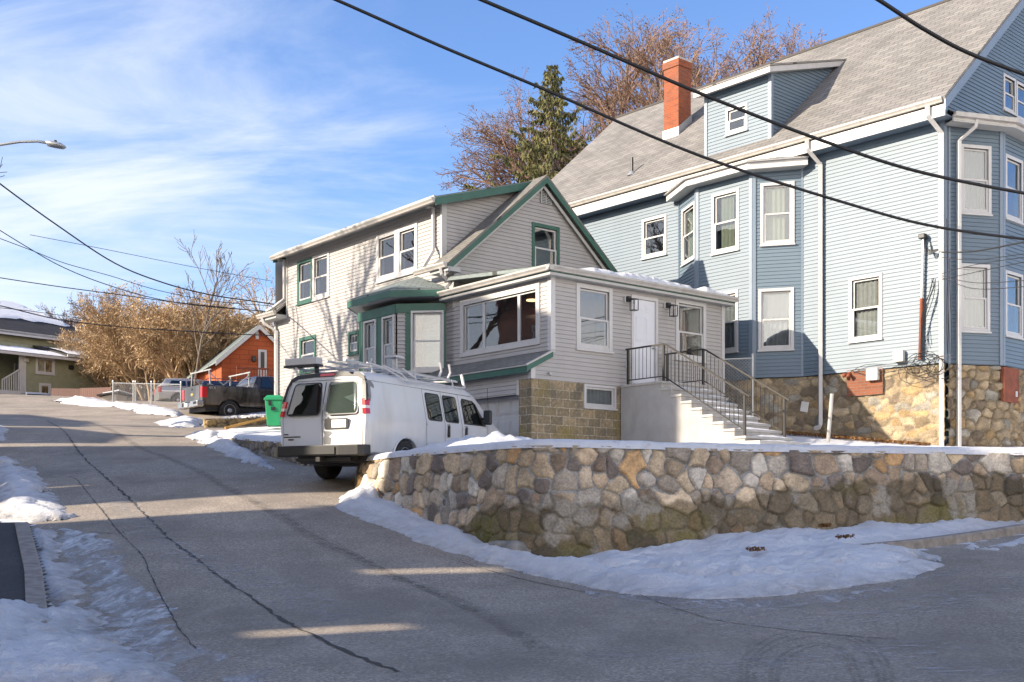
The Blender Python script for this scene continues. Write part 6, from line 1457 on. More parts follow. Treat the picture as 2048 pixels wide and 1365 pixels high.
    for nm, y0, y1 in (('rear_window', .06, .84), ('rear_window', -.80, -.07)):
        def sk(p, q): 
            t = (q-1.17)/.62
            if y0 > 0: return (p-(.13*t if p > .5 else -.02*t), q)
            return (p+(.09*t if p < -.5 else -.0*t), q)
        ol = rrect(y0, y1, 1.17, 1.80, .08, skew=sk)
        w = panel(car, ol, rr, nm, M['black_plastic'], off=.004)
        cy = sum(p[0] for p in ol)/len(ol); cz = sum(p[1] for p in ol)/len(ol); ol2 = [(cy+(p-cy)*.93, cz+(q-cz)*.93) for p, q in ol]
        panel(car, ol2, rr, 'rear_glass', M['van_glass'], w, off=.008)
    m = MB()
    def rseam(pts, w=.012):
        for (p, q), (r, s) in zip(pts[:-1], pts[1:]):
            d = Vector((r-p, s-q)); n = Vector((-d.y, d.x)).normalized()*w/2; v = [rr(p+n.x, q+n.y, .004), rr(r+n.x, s+n.y, .004), rr(r-n.x, s-n.y, .004), rr(p-n.x, q-n.y, .004)]; m.face(v)
    rseam([(0, .60), (0, 1.12), (0, 1.5), (0, 1.80)], .016); rseam([(-.90, .60), (-.90, 1.12), (-.86, 1.5), (-.80, 1.80)], .008); rseam([(.90, .60), (.90, 1.12), (.86, 1.5), (.80, 1.80)], .008); rseam([(-.9, .60), (.9, .60)], .008); rseam([(-.80, 1.835), (.80, 1.835)], .008)
    car.mb(m, 'door_seam', M['dark'], fixn=False)
    # black upper trim with third lamp
    m = MB()
    ys = [-.97, -.93, -.86, -.74, -.4, 0, .4, .74, .86, .93, .97]; zs_ = [1.34, 1.60, 1.80, 1.90, 1.955, 1.965, 1.955, 1.90, 1.80, 1.60, 1.34]
    arc = [(-.955, 1.42), (-.90, 1.72), (-.83, 1.88), (-.70, 1.955), (-.3, 1.985), (.3, 1.985), (.70, 1.955), (.83, 1.88), (.90, 1.72), (.955, 1.42)]
    inn_ = [(-.90, 1.42), (-.85, 1.70), (-.79, 1.83), (-.66, 1.88), (-.3, 1.90), (.3, 1.90), (.66, 1.88), (.79, 1.83), (.85, 1.70), (.90, 1.42)]
    for i in range(len(arc)-1):
        q = [arc[i], arc[i+1], inn_[i+1], inn_[i]]; A = [rr(y, z, .012) for y, z in q]; Bk = [(rs_(z)+.05, y, z) for y, z in q]; m.box8([A[0], A[1], A[2], A[3], Bk[0], Bk[1], Bk[2], Bk[3]])
    car.mb(m, 'roof_trim', M['black_plastic'])
    panel(car, rrect(-.16, .16, 1.915, 1.965, .02), rr, 'brake_lamp', M['lamp_red'], off=.02, th=.02)
    for sy in (-1, 1):
        o1 = [(sy*.905, .97+.2), (sy*.985, .97+.2), (sy*.965, 1.42), (sy*.895, 1.42)]
        m = MB()
        for (z0, z1, k) in ((1.17, 1.27, 0), (1.272, 1.325, 1), (1.327, 1.45, 0)):
            def yy(z): return sideY(z)
            q = [(-.012+rs_(z0), sy*(yy(z0)-.085), z0), (-.012+rs_(z0), sy*(yy(z0)-.015), z0), (.10+rs_(z0), sy*(yy(z0)+.006), z0), (.10+rs_(z0), sy*(yy(z0)-.085), z0), (-.012+rs_(z1), sy*(yy(z1)-.085), z1), (-.012+rs_(z1), sy*(yy(z1)-.015), z1), (.10+rs_(z1), sy*(yy(z1)+.006), z1), (.10+rs_(z1), sy*(yy(z1)-.085), z1)]
            m.box8(q, k)
        mm = car.mb(m, 'tail_lamp', [M['lamp_red'], M['lamp_white']])
    # plate recess on right door
    panel(car, rrect(-.58, -.06, .90, 1.10, .03), rr, 'plate_recess', M['black_plastic'], off=.01, th=.02)
    panel(car, rrect(-.54, -.22, .925, 1.075, .01), rr, 'licence_plate', M['plate_white'], off=.016, th=.01)
    for ol in ([(-.05, 1.17), (-.10, 1.13), (-.07, 1.05), (-.02, 1.08)], [(-.02, .87), (-.20, .86), (-.22, .82), (-.14, .76), (-.20, .74), (-.18, .62), (-.03, .63), (-.02, .74), (-.06, .79)], [(.0, 1.42), (-.035, 1.40), (-.03, 1.27), (.0, 1.26)]):
        panel(car, ol, rr, 'peeled_paint', M['primer'], off=.005, th=.004)
    # badges
    for y0, y1, z in ((.78, .88, .815), (.50, .88, .765), (.66, .78, .715)):
        panel(car, rrect(y0, y1, z, z+.022, .006), rr, 'badge', M['black_plastic'], off=.01, th=.01)
    # bumper
    m = MB(); zz0, zz1 = .40, .60
    outer = [(.10, -1.0), (-.08, -.99), (-.16, -.90), (-.18, -.5), (-.18, .5), (-.16, .90), (-.08, .99), (.10, 1.0)]
    n = len(outer)
    for i in range(n-1):
        (x0, y0), (x1, y1) = outer[i], outer[i+1]
        m.box8([(x0, y0, zz0), (x1, y1, zz0), (.12, y1*.98, zz0), (.12, y0*.98, zz0), (x0, y0, zz1), (x1, y1, zz1), (.12, y1*.98, zz1), (.12, y0*.98, zz1)])
    bp = car.mb(m, 'rear_bumper', M['black_plastic'], bevel=.02)
    m = MB(); m.box(-.20, -.17, -.42, .42, .43, .56); car.mb(m, 'step_pad', M['black_metal'], bp)
    m = MB(); m.box(-.14, .3, -.045, .045, .30, .385); m.box(.0, .12, -.6, .6, .31, .37); car.mb(m, 'tow_hitch', M['black_metal'])
    # roof rack
    m = MB()
    for x in (.45, 1.9, 3.3):
        m.tube([(x, -.80, 1.97), (x, -.78, 2.08), (x, .78, 2.08), (x, .80, 1.97)], .022, 6)
    for y in (-.72, .05, .72): m.tube([(.15, y, 2.10), (3.6, y, 2.10)], .02, 6)
    rk = car.mb(m, 'roof_rack', M['white_trim'])
    m = MB()
    for y in (-.62, -.22): m.tube([(-.15, y, 2.15), (1.8, y, 2.14), (3.7, y, 2.13)], .026, 4)
    for k in range(12): m.tube([(.05+k*.3, -.62, 2.145), (.05+k*.3, -.22, 2.145)], .014, 5)
    car.mb(m, 'ladder', M['galv'], rk)
    m = MB()
    m.tube([(.9, -.72, 2.16), (1.25, -.90, 2.02), (1.32, -.98, 1.90), (1.55, -1.0, 1.88)], .018, 6); m.tube([(1.5, -.75, 2.16), (1.65, -.95, 1.98)], .02, 6)
    m.tube([(.35, -.75, 2.15), (.75, -.83, 2.1), (1.25, -.97, 1.9), (3.55, -.93, 1.95)], .016, 6)
    m.tube([(3.6, -.9, 1.95), (3.62, -.82, 2.25)], .035, 4)
    for x in (2.75, 3.1): m.tube([(x, -.8, 2.12), (x+.10, -.8, 2.25), (x+.05, -.8, 2.42)], .025, 4)
    m.tube([(1.3, -.1, 2.16), (1.42, -.1, 2.38), (1.5, -.1, 2.16)], .02, 4); m.tube([(1.65, -.5, 2.16), (1.65, -.5, 2.42)], .035, 4); m.box(1.5, 1.8, -.6, -.35, 2.40, 2.44)
    car.mb(m, 'rack_arm', M['white_trim'], rk)
    m = MB(); m.box(.15, .34, .25, .98, 2.16, 2.29); car.mb(m, 'rack_tube_box', M['white_trim'], rk, bevel=.01)
    m = MB(); m.box(.16, .33, .22, 1.02, 2.12, 2.16); m.box(.24, .30, .3, .36, 2.0, 2.14); car.mb(m, 'rack_bracket', M['black_metal'], rk)
    return car
VAN = van()
def pickup():
    C = ((405-1024)/F*43.5, 43.5); ax = Vector((.86, .51)); zg = at(440, 838, 43.5).z-.02
    ax = Vector((.785, .62)); car = Car('pickup_truck', C, ax, zg, 'dark brown pickup truck with a ladder rack over its bed, parked beside the orange house', 'pickup truck', 2.0)
    hp = lambda zr_, wr=.97, wb=1.0, zb=.55, rc=.06, belt=1.1: half_profile(zb, wb-.02, belt, wb, zr_, wr, rc, crown=0)
    st = [(0, hp(1.36, .96, .98), None), (.06, hp(1.38), None), (1.0, hp(1.38), None), (2.1, hp(1.38), None), (2.2, hp(1.38), None), (3.9, hp(1.30, .96), None), (4.4, hp(1.22, .95), None), (5.5, hp(1.15, .9), None), (5.75, hp(1.0, .86, .92, belt=.9), None)]
    body = car.mb(loft(st), 'body', M['truck_dark'], smooth=True); cut_wheels(body, car, (1.15, 4.75), .40, 2.0)
    hc = lambda zr_, wr, rc=.1: half_profile(1.25, .97, 1.36, .96, zr_, wr, rc, crown=.02)
    cab = car.mb(loft([(2.15, hc(1.42, .93, .04), None), (2.40, hc(1.86, .80), None), (3.0, hc(1.90, .80), None), (3.6, hc(1.86, .80), None), (4.35, hc(1.42, .92, .04), None)]), 'cab', M['truck_dark'], smooth=True)
    slope = lambda z: .965-(z-1.36)*.34
    sd = lambda x, z, off: (x, -(slope(z)+off), z)
    for a, b in ((2.50, 2.95), (3.02, 3.95)): panel(car, [(a, 1.42), (b, 1.42), (b-.25 if b > 3.5 else b, 1.78), (a+.08, 1.78)][::-1], sd, 'cab_window', M['van_glass'], off=.012)
    rr = lambda y, z, off: (2.17+(z-1.42)*.52-off, y, z)
    panel(car, [(-.72, 1.46), (.72, 1.46), (.66, 1.80), (-.66, 1.80)], rr, 'rear_window', M['van_glass'], off=.012)
    panel(car, rrect(-.16, .16, 1.83, 1.875, .015), rr, 'brake_lamp', M['lamp_red'], off=.03, th=.02)
    m = MB(); m.box(.08, 2.12, -.93, .93, 1.30, 1.384); car.mb(m, 'bed_opening', M['dark'])
    tl = lambda y, z, off: (-off, y, z)
    tg = panel(car, rrect(-.74, .74, .78, 1.33, .03), tl, 'tailgate', M['truck_dark'], off=.012, th=.02)
    panel(car, rrect(-.08, .08, 1.20, 1.27, .01), tl, 'tailgate_handle', M['black_plastic'], tg, off=.02, th=.01)
    panel(car, [(-.13, 1.05), (-.05, 1.05), (-.05, 1.09), (.05, 1.09), (.05, 1.05), (.13, 1.05), (.13, 1.01), (.05, 1.01), (.05, .97), (-.05, .97), (-.05, 1.01), (-.13, 1.01)], tl, 'emblem', M['gold'], tg, off=.02, th=.01)
    for sy in (-1, 1):
        m = MB(); m.box(-.02, .20, min(sy*.80, sy*1.008), max(sy*.80, sy*1.008), .86, 1.28); car.mb(m, 'tail_lamp', M['lamp_red'], bevel=.02)
    m = MB(); m.box(-.22, .05, -.98, -.30, .50, .74); m.box(-.22, .05, .30, .98, .50, .74); m.box(-.20, .05, -.30, .30, .50, .68); b = car.mb(m, 'rear_bumper', M['chrome'], bevel=.03)
    m = MB(); m.box(-.23, -.21, -.05, .28, .55, .68); car.mb(m, 'licence_plate', M['plate_white'], b)
    m = MB(); m.box(-.225, -.20, .32, .5, .55, .70); m.box(-.225, -.2, -.9, -.62, .60, .70); car.mb(m, 'step_pad', M['dark'], b)
    m = MB(); m.box(.2, 5.4, -.8, .8, .35, .6); car.mb(m, 'underbody', M['black_plastic'])
    for x in (1.15, 4.75):
        for sy in (1, -1): wheel(car, x, sy, .40, 2.0)
    m = MB()
    for x, z in ((2.2, 0), ):
        for (p, q) in (((x, .60), (x, 1.36)), ): m.face([(p[0]-.008, -1.004, p[1]), (q[0]-.008, -1.004, q[1]), (q[0]+.008, -1.004, q[1]), (p[0]+.008, -1.004, p[1])])
    car.mb(m, 'door_seam', M['dark'], fixn=False)
    m = MB(); m.box(2.55, 2.75, -1.03, -1.0, 1.08, 1.12); car.mb(m, 'door_handle', M['black_plastic'])
    # lettering on the bed side
    rk = None
    for x in (.35, 2.0):
        m = MB()
        for sy in (1, -1):
            m.tube([(x, sy*.93, 1.38), (x, sy*.84, 1.96)], .035, 4); m.tube([(x+(.55 if x < 1 else -.55), sy*.93, 1.39), (x, sy*.86, 1.85)], .025, 4); m.box(x-.1, x+.1, sy*.93-.04, sy*.93+.04, 1.375, 1.40)
        m.tube([(x, -1.0, 1.97), (x, 1.0, 1.97)], .035, 4); car.mb(m, 'ladder_rack', M['galv'])
    # bed side script
    cu = bpy.data.curves.new('bed_script', 'FONT'); cu.body = '4X4'; cu.size = .16; cu.extrude = .002; t = bpy.data.objects.new('bed_script', cu); COL.objects.link(t)
    cu.materials.append(M['white_trim']); bpy.context.view_layer.update(); me = bpy.data.meshes.new_from_object(t); bpy.data.objects.remove(t); t = bpy.data.objects.new('bed_script', me); COL.objects.link(t); t.parent = car.root; wpos = car.P(.26, -1.006, 1.20)-ORG[car.root]; t.location = wpos; t.rotation_euler = (math.pi/2, 0, math.atan2(ax.y, ax.x))
    return car
PK = pickup()
def suv(name, C, ax, zg, label, cat, mat, L_=4.8, W=1.9, H=1.75, group=None, belt=1.02, roofrack=True, rear_slope=.35):
    car = Car(name, C, ax, zg, label, cat, W, group=group); w = W/2
    hp = lambda zr_, wr=.95, zb=.35, rc=.07: half_profile(zb, w-.03, min(.8, zr_-.12), w, zr_, w*wr, rc, crown=.01)
    body = car.mb(loft([(0, hp(belt-.1, .9), None), (.08, hp(belt), None), (1, hp(belt), None), (L_-1.6, hp(belt-.02), None), (L_-.5, hp(belt-.12, .9), None), (L_-.08, hp(belt-.25, .85), None), (L_, hp(belt-.35, .8), None)]), 'body', mat, smooth=True)
    cut_wheels(body, car, (.95, L_-.95), .34, W)
    hc = lambda zr_, wr, rc=.1: half_profile(belt-.12, w-.04, belt-.02, w-.03, zr_, w*wr, rc, crown=.02)
    car.mb(loft([(.06, hc(belt+.04, .92, .03), None), (rear_slope+.05, hc(H-.05, .76), None), (1.5, hc(H, .76), None), (L_-2.3, hc(H-.04, .76), None), (L_-1.45, hc(belt+.04, .92, .03), None)]), 'cabin', mat, smooth=True)
    sl_ = (w-.03-w*.76)/(H-.1-belt)
    sd = lambda x, z, off: (x, -(w-.03-(z-belt)*sl_+off), z)
    for a, b in ((.45, 1.35), (1.42, 2.3), (2.37, L_-1.75)):
        a2 = a+.2 if a < .5 else a; b2 = b-.3 if b > 3 or a > 2.3 else b
        panel(car, [(a, belt+.05), (b, belt+.05), (b2, H-.16), (a2, H-.16)][::-1], sd, 'side_window', M['van_glass'], off=.012)
    rr = lambda y, z, off: (.06+(z-belt)/(H-belt)*rear_slope-off, y, z); panel(car, [(-w*.8, belt+.08), (w*.8, belt+.08), (w*.68, H-.14), (-w*.68, H-.14)], rr, 'rear_window', M['van_glass'], off=.02)
    for sy in (-1, 1): m = MB(); m.box(-.01, .14, min(sy*(w-.2), sy*(w+.003)), max(sy*(w-.2), sy*(w+.003)), belt-.32, belt-.04); car.mb(m, 'tail_lamp', M['lamp_red'], bevel=.02)
    if roofrack: m = MB(); [m.tube([(.5, sy*w*.68, H-.02), (.6, sy*w*.68, H+.06), (L_-2.5, sy*w*.68, H+.06), (L_-2.4, sy*w*.68, H-.02)], .02, 5) for sy in (1, -1)]; car.mb(m, 'roof_rail', M['black_metal'])
    for x in (.95, L_-.95):
        for sy in (1, -1): wheel(car, x, sy, .34, W)
    return car
p = at(400, 838, 48); suv('parked_suv', ((392-1024)/F*47.6, 47.6), (.86, .51), at(400, 838, 46).z+.02, 'navy blue estate car parked behind the dark pickup truck', 'car', M['suv_blue'], L_=4.9, H=1.83, belt=1.1)
p = at(112, 812, 64.5); suv('parked_car', (p.x-.1, 64.8), (-.6, .8), 6.45, 'white topped car half hidden beyond the crest of the street', 'car', M['car_silver'], L_=4.7, H=1.6, roofrack=False, W=1.8)
p = at(318, 800, 57); suv('parked_car', (p.x, 57), (.9, .43), at(318, 812, 57).z, 'pale car with red tail lamp seen through the chain link fence', 'car', M['car_silver'], L_=4.5, H=1.5, roofrack=False, W=1.8)
# wheeled bin
def wheelie():
    d = 33.5; c = at(551, 853, d); root = thing('wheeled_bin', tuple(c), 'tall green wheeled rubbish bin standing in the snow by the grey house', 'bin')
    m = MB(); w0, w1, h = .20, .25, .88
    def ring(w, dd, z): return [(c.x-w, c.y-dd, c.z+z), (c.x+w, c.y-dd, c.z+z), (c.x+w, c.y+dd, c.z+z), (c.x-w, c.y+dd, c.z+z)]
    m.mesh(ring(w0, .26, 0)+ring(w1, .33, h*.86), [(0, 3, 2, 1), (0, 1, 5, 4), (1, 2, 6, 5), (2, 3, 7, 6), (3, 0, 4, 7), (4, 5, 6, 7)]); m.build('bin_body', M['green_bin'], root, bevel=.02)
    m = MB(); m.mesh(ring(w1+.025, .36, h*.86)+ring(w1+.025, .36, h*.92), [(0, 3, 2, 1), (4, 5, 6, 7), (0, 1, 5, 4), (1, 2, 6, 5), (2, 3, 7, 6), (3, 0, 4, 7)]); m.build('bin_rim', M['green_bin'], root, bevel=.01)
    m = MB(); m.mesh(ring(w1+.02, .37, h*.92)+ring(w1-.06, .28, h*1.03), [(0, 3, 2, 1), (4, 5, 6, 7), (0, 1, 5, 4), (1, 2, 6, 5), (2, 3, 7, 6), (3, 0, 4, 7)]); m.build('lid', M['green_bin'], root, bevel=.02)
    m = MB(); m.box(c.x-.06, c.x+.06, c.y-.335, c.y-.27, c.z+.45, c.z+.55); m.box(c.x-.14, c.x-.05, c.y-.34, c.y-.3, c.z+.6, c.z+.74); m.build('catch_bar', M['black_plastic'], root)
    for sx in (-1, 1): m = MB(); m.rev(Vector((c.x+sx*.24, c.y+.26, c.z+.1)), [(.1, -.03), (.1, .03)], Vector((1, 0, 0)), 14); m.build('wheel', M['rubber'], root)
wheelie()
M['brown_siding'] = simple('brown_siding', (.20, .165, .13), .6)
# ============================================================= BACKGROUND HOUSES
def pl_at(px, d, ax, nn=None):
    O = ((px-1024)/F*d, d); a = Vector(ax).normalized(); n = Vector((a.y, -a.x)) if nn is None else Vector(nn); return Plane(O, a, n)
def olive_house():
    pl = pl_at(-60, 66, (.62, .78)); O = pl.O; root = thing('split_level_house', (O.x, O.y, 7), 'olive green clapboard house with a snowy dark roof beyond the crest of the street', 'house')
    g = lambda px, py: pl.hit(px, py)
    aR = g(213, 760)[0]; zgr = 5.5; m = 'olive_siding'
    zl1 = g(70, 712)[1]; zr1 = g(180, 722)[1]
    def W(l, t, r, b, **k): rc = pxrect(pl, l, t, r, b); return window(pl, rc, root, casing=.13, **k)
    h1 = W(71, 715, 109, 749, style='slide', room='room_grey', curtain=('curtain_white', 0, .5)); h2 = W(158, 720, 184, 739, style='fixed', room='room_grey'); h3 = W(78, 767, 102, 800, style='fixed', room='room_grey')
    a0 = g(42, 740)[0]; am = g(133, 720)[0]
    siding('siding', pl, [(a0, zgr), (aR, zgr), (aR, zr1+.15), (am, zr1+.1), (am, zl1), (a0, zl1)], [h1, h2, h3], M[m], root, lap=.14)
    mb = MB(); pl.box(mb, aR-.28, aR+.02, zgr, zr1+.1, -.05, .04); pl.box(mb, a0-.12, a0+.3, g(40, 797)[1]-2, zl1, -.05, .05); mb.build('corner_trim', M['white_trim'], root)
    RW = Plane(pl.O+pl.a*aR, -pl.n, pl.a); mb = MB(); RW.box(mb, 0, 8, zgr, zr1+.1, -.1, 0); mb.build('side_wall', M[m], root)
    PP = lambda a, b, z: pl.P(a, z, -b)
    # lower roofs with snow
    for (x0, x1, zz, nm) in ((-6, am+.6, zl1, 0), (am-.3, aR+.5, zr1+.15, 1)):
        mb = MB(); slab_roof(mb, [PP(x0, -.6, zz), PP(x1, -.6, zz), PP(x1, 4.2, zz+1.1), PP(x0, 4.2, zz+1.1)], .12); mb.build('lower_roof', M['roof_dark'], root)
        mb = MB(); pl.box(mb, x0, x1, zz-.14, zz+.02, .6, .66); mb.build('fascia', M['white_trim'], root)
        mb = MB(); n = 30; vs = []; fs = []
        for i in range(n+1):
            for j in range(5): a = x0+.1+(x1-.2-x0)*i/n; q = -.55+3.9*j/4*(.8+.4*noise.noise(Vector((a*.8, nm, 0)))); vs.append(PP(a, q, zz+.05+(q+.6)*1.1/4.8+(.07 if 0 < j < 4 else .01)))
        for i in range(n):
            for j in range(4): k = i*5+j; fs.append((k, k+5, k+6, k+1))
        mb.mesh(vs, fs); mb.build('roof_snow', M['snow'], root, smooth=True, fixn=False)
    # upper wall and roof, set back
    UP = Plane(pl.O-pl.n*3.6, pl.a, pl.n); zu = UP.hit(70, 678)[1]; aU = UP.hit(205, 690)[0]
    siding('siding', UP, [(-8, zgr+2), (aU, zgr+2), (aU, zu), (-8, zu)], [], M[m], root, lap=.14)
    mb = MB(); UP.box(mb, -8, aU+.5, zu-.02, zu+.26, .45, .55); mb.build('fascia', M['white_trim'], root)
    zt = zu+2.7; aE = UP.hit(70, 620)[0]
    q = lambda a, b, z: UP.P(a, z, -b)
    aT = UP.hit(100, 625)[0]
    mb = MB(); slab_roof(mb, [q(-9, -.55, zu+.22), q(aU+.6, -.55, zu+.22), q(aT, 4.2, zt+.2), q(-9, 4.2, zt+.2)], .12); slab_roof(mb, [q(aU+.6, -.55, zu+.22), q(aU+.6, 9, zu+.22), q(aT, 4.2, zt+.2)], .12); slab_roof(mb, [q(aU+.6, 9, zu+.22), q(-9, 9, zu+.22), q(-9, 4.2, zt+.2), q(aT, 4.2, zt+.2)], .12)
    mb.build('upper_roof', M['roof_dark'], root)
    mb = MB(); n, m_ = 50, 10; vs = []; fs = []
    for i in range(n+1):
        a = -9+(aU+8.2)*i/n; top = .99; lo = .42+.12*noise.noise(Vector((a*1.3, 2, 0)))+.06*noise.noise(Vector((a*5, 7, 0)))
        for j in range(m_+1):
            t = lo+(top-lo)*j/m_; b = -.55+4.75*t; am_ = aU+.6+(aT-aU-.6)*t; aa = min(a, am_-.25); vs.append(q(aa, b, zu+.26+(zt-zu-.02)*t+(.05 if 0 < j else 0)))
    for i in range(n):
        for j in range(m_): k = i*(m_+1)+j; fs.append((k, k+m_+1, k+m_+2, k+1))
    mb.mesh(vs, fs); mb.build('roof_snow', M['snow'], root, smooth=True, fixn=False)
    for px, py, k in ((154, 672, 1.3), (124, 704, .5)):
        a, z = UP.hit(px, py, -1 if k > 1 else 2.4); c = q(a, 1 if k > 1 else -2.4, z); mb = MB(); mb.tube([c-Vector((0, 0, .6)), c+Vector((0, 0, k*.5))], .11 if k > 1 else .06, 10); mb.build('vent_pipe', M['white_trim'], root)
    # entry deck with railing over the carport
    zd = g(30, 783)[1]; mb = MB(); pl.box(mb, -4, a0+.5, zd-.25, zd, -2.8, .25); mb.build('deck', M['white_trim'], root)
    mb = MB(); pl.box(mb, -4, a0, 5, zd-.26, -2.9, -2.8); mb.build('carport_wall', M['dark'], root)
    ap = g(37, 790)[0]; mb = MB(); pl.box(mb, ap-.12, ap+.08, 5, zd-.25, .02, .22); mb.build('carport_post', M['white_trim'], root)
    mb = MB(); zA = g(36, 738)[1]; zB = g(0, 760)[1]; aa = a0-.1; ab = g(2, 750)[0]
    for i in range(9): t = i/8; a = aa+(ab-aa)*t; mb.tube([pl.P(a, zd, .15), pl.P(a, zA+(zB-zA)*t, .15)], .03, 4)
    mb.tube([pl.P(aa, zA, .15), pl.P(ab, zB, .15)], .05, 4); mb.build('deck_railing', M['white_trim'], root)
    mb = MB(); dpx = g(30, 740)[0]; pl2 = Plane(pl.O-pl.n*2.7, pl.a, pl.n); pl2.box(mb, -6, a0+2, zd, zl1+1.0, -.1, 0); mb.build('back_wall', M[m], root)
    a1 = pl2.hit(28, 730)[0]; a2 = pl2.hit(36, 730)[0]; mb = MB(); pl2.box(mb, a1, a2, zd, zl1-.25, 0, .08); mb.build('entry_door', M['white_trim'], root)
    for px, py in ((51, 721), (141, 736)): a, z = g(px, py); mb = MB(); pl.box(mb, a-.15, a+.15, z-.12, z+.15, .0, .18); mb.build('wall_lamp', M['galv'] if px < 100 else M['dark'], root, bevel=.03)
olive_house()
def gable_house(name, label, pl, w, zg, ze, za, depth, wall, roof='roof_mid', wins=(), oh=.35, lap=.14, shake=False, trim='white_trim'):
    root = thing(name, (*pl.P(0, 0)[:2], zg), label, 'house'); holes = []
    for rc, kw in wins: holes.append(window(pl, rc, root, casing=.1, trim=trim, **kw))
    if shake:
        mb = MB(); xs = sorted(set([0, w]+[h[0] for h in holes]+[h[1] for h in holes]))
        pts = [(0, zg), (w, zg), (w, ze), (w/2, za), (0, ze)]; mb.face([pl.P(a, z) for a, z in pts], pts); mb.build('wall', M[wall], root, fixn=False)
    else: siding('siding', pl, [(0, zg), (w, zg), (w, ze), (w/2, za), (0, ze)], holes, M[wall], root, lap=lap)
    q = lambda a, b, z: pl.P(a, z, -b)
    mb = MB()
    for a in (0, w): mb.face([q(a, 0, zg), q(a, depth, zg), q(a, depth, ze), q(a, 0, ze)], [(0, zg), (depth, zg), (depth, ze), (0, ze)])
    mb.face([q(0, depth, zg), q(w, depth, zg), q(w, depth, ze), q(w/2, depth, za), q(0, depth, ze)], [(0, zg), (w, zg), (w, ze), (w/2, za), (0, ze)]); mb.build('side_wall', M[wall], root, fixn=False)
    sl = (za-ze)/(w/2); mb = MB()
    for s in (0, 1):
        e = -oh if s == 0 else w+oh; zz = ze-sl*oh
        slab_roof(mb, [q(e, -oh, zz+.1), q(e, depth+oh, zz+.1), q(w/2, depth+oh, za+.1), q(w/2, -oh, za+.1)], .1)
    mb.build('roof', M[roof], root)
    mb = MB()
    for e in (-oh, w+oh): board(mb, q(e, -oh+.01, ze-sl*oh+.08), q(w/2, -oh+.01, za+.08), .22, .05, g3(pl.n))
    mb.build('rake_board', M[trim], root); return root
# orange house
op = pl_at(443, 56, (.90, .44)); z0 = 4.9; ze = op.hit(443, 716)[1]; wO = 5.4; zaO = op.hit(516, 655)[1]
aA = op.hit(516, 655)[0]; wO = 2*aA
wr_ = pxrect(op, 516, 700, 532, 738); 
gable_house('orange_house', 'orange shingled house with a white gable edge behind the parked pickup', op, wO, z0, ze, zaO, 9, 'orange_shake', 'roof_grey', shake=True)
orr = [o for o in bpy.data.objects if o.name == 'orange_house'][0]
mb = MB(); rc = (op.hit(516, 720)[0], op.hit(533, 720)[0], op.hit(524, 760)[1], op.hit(524, 700)[1]); op.box(mb, rc[0], rc[1], rc[2], rc[3], 0, .06); dd = mb.build('side_door', M['white_trim'], orr)
mb = MB(); op.box(mb, rc[0]+.12, rc[1]-.12, rc[2]+.5, rc[3]-.12, .06, .068); mb.build('door_glass', M['room_grey'], dd)
a, z = op.hit(514, 671); mb = MB(); op.box(mb, a-.08, a+.08, z-.2, z+.2, 0, .05); mb.build('gable_vent', M['white_trim'], orr)
a, z = op.hit(507, 718); mb = MB(); op.box(mb, a-.1, a+.1, z-.15, z+.12, 0, .2); mb.build('wall_lamp', M['black_metal'], orr, bevel=.03)
# little red deck
dk = thing('wooden_deck', (op.hit(500, 750)[0], 55, 5.8), 'small red brown wooden deck with balusters against the orange house', 'deck')
mb = MB(); a0, a1 = op.hit(462, 760)[0], op.hit(536, 760)[0]; zt_ = op.hit(500, 741)[1]; zb_ = op.hit(500, 757)[1]-.25
op.box(mb, a0, a1, zt_-.08, zt_, 1.2, 1.3); mb.build('deck_rail', M['rust'], dk); mb = MB(); op.box(mb, a0, a1, zb_-.2, zb_, .05, 1.3); mb.build('deck_floor', M['rust'], dk)
mb = MB(); [op.box(mb, a0+i*.14, a0+i*.14+.05, zb_, zt_-.08, 1.22, 1.27) for i in range(int((a1-a0)/.14))]; mb.build('baluster', M['rust'], dk)
# far pale gable
fp = pl_at(412, 98, (.7, .71)); zf0 = fp.hit(420, 790)[1]
gable_house('far_house', 'pale house with a brown roof showing above the bushes', fp, 8, 6.5, fp.hit(412, 668)[1], fp.hit(424, 624)[1], 22, 'beige_siding', 'roof_tan', wins=[])
fp2 = pl_at(20, 120, (.9, .44)); gable_house('far_house', 'far house almost lost behind the left hand trees', fp2, 9, 6, 12, 15.5, 12, 'beige_siding', 'roof_tan')
# brown board fence and shed roof
mb = MB(); p0 = at(103, 800, 63); p1 = at(160, 800, 62.5); p2 = at(222, 804, 60); ztf = at(103, 777, 63).z
bf = thing('board_fence', tuple(p0), 'dark brown board fence in front of the olive green house', 'fence')
for i, (a, b, za_, zb_) in enumerate(((p0, p1, ztf, at(160, 778, 62.5).z), (p1, p2, at(160, 777, 62.5).z, at(222, 775, 60).z))):
    mb = MB(); n = 16
    for k in range(n):
        u = a.lerp(b, k/n); v = a.lerp(b, (k+.93)/n); zz = za_+(zb_-za_)*k/n; mb.box8([(u.x, u.y, 5.5), (v.x, v.y, 5.5), (v.x, v.y+.04, 5.5), (u.x, u.y+.04, 5.5), (u.x, u.y, zz), (v.x, v.y, zz), (v.x, v.y+.04, zz), (u.x, u.y+.04, zz)])
    mb.build('fence_panel', M['brown_fence'], bf)
sh = thing('garden_shed', tuple(at(212, 804, 56)), 'low shed with a snowy slanting roof beside the brown fence', 'shed'); a, b = at(196, 790, 56), at(232, 783, 56)
mb = MB(); mb.box8([(a.x+.2, a.y, 6.2), (b.x, b.y, 6.2), (b.x, b.y+1.6, 6.2), (a.x+.2, a.y+1.6, 6.2), (a.x+.2, a.y, a.z-.1), (b.x, b.y, b.z-.1), (b.x, b.y+1.6, b.z-.1), (a.x+.2, a.y+1.6, a.z-.1)]); mb.build('shed_wall', M['beige_siding'], sh)
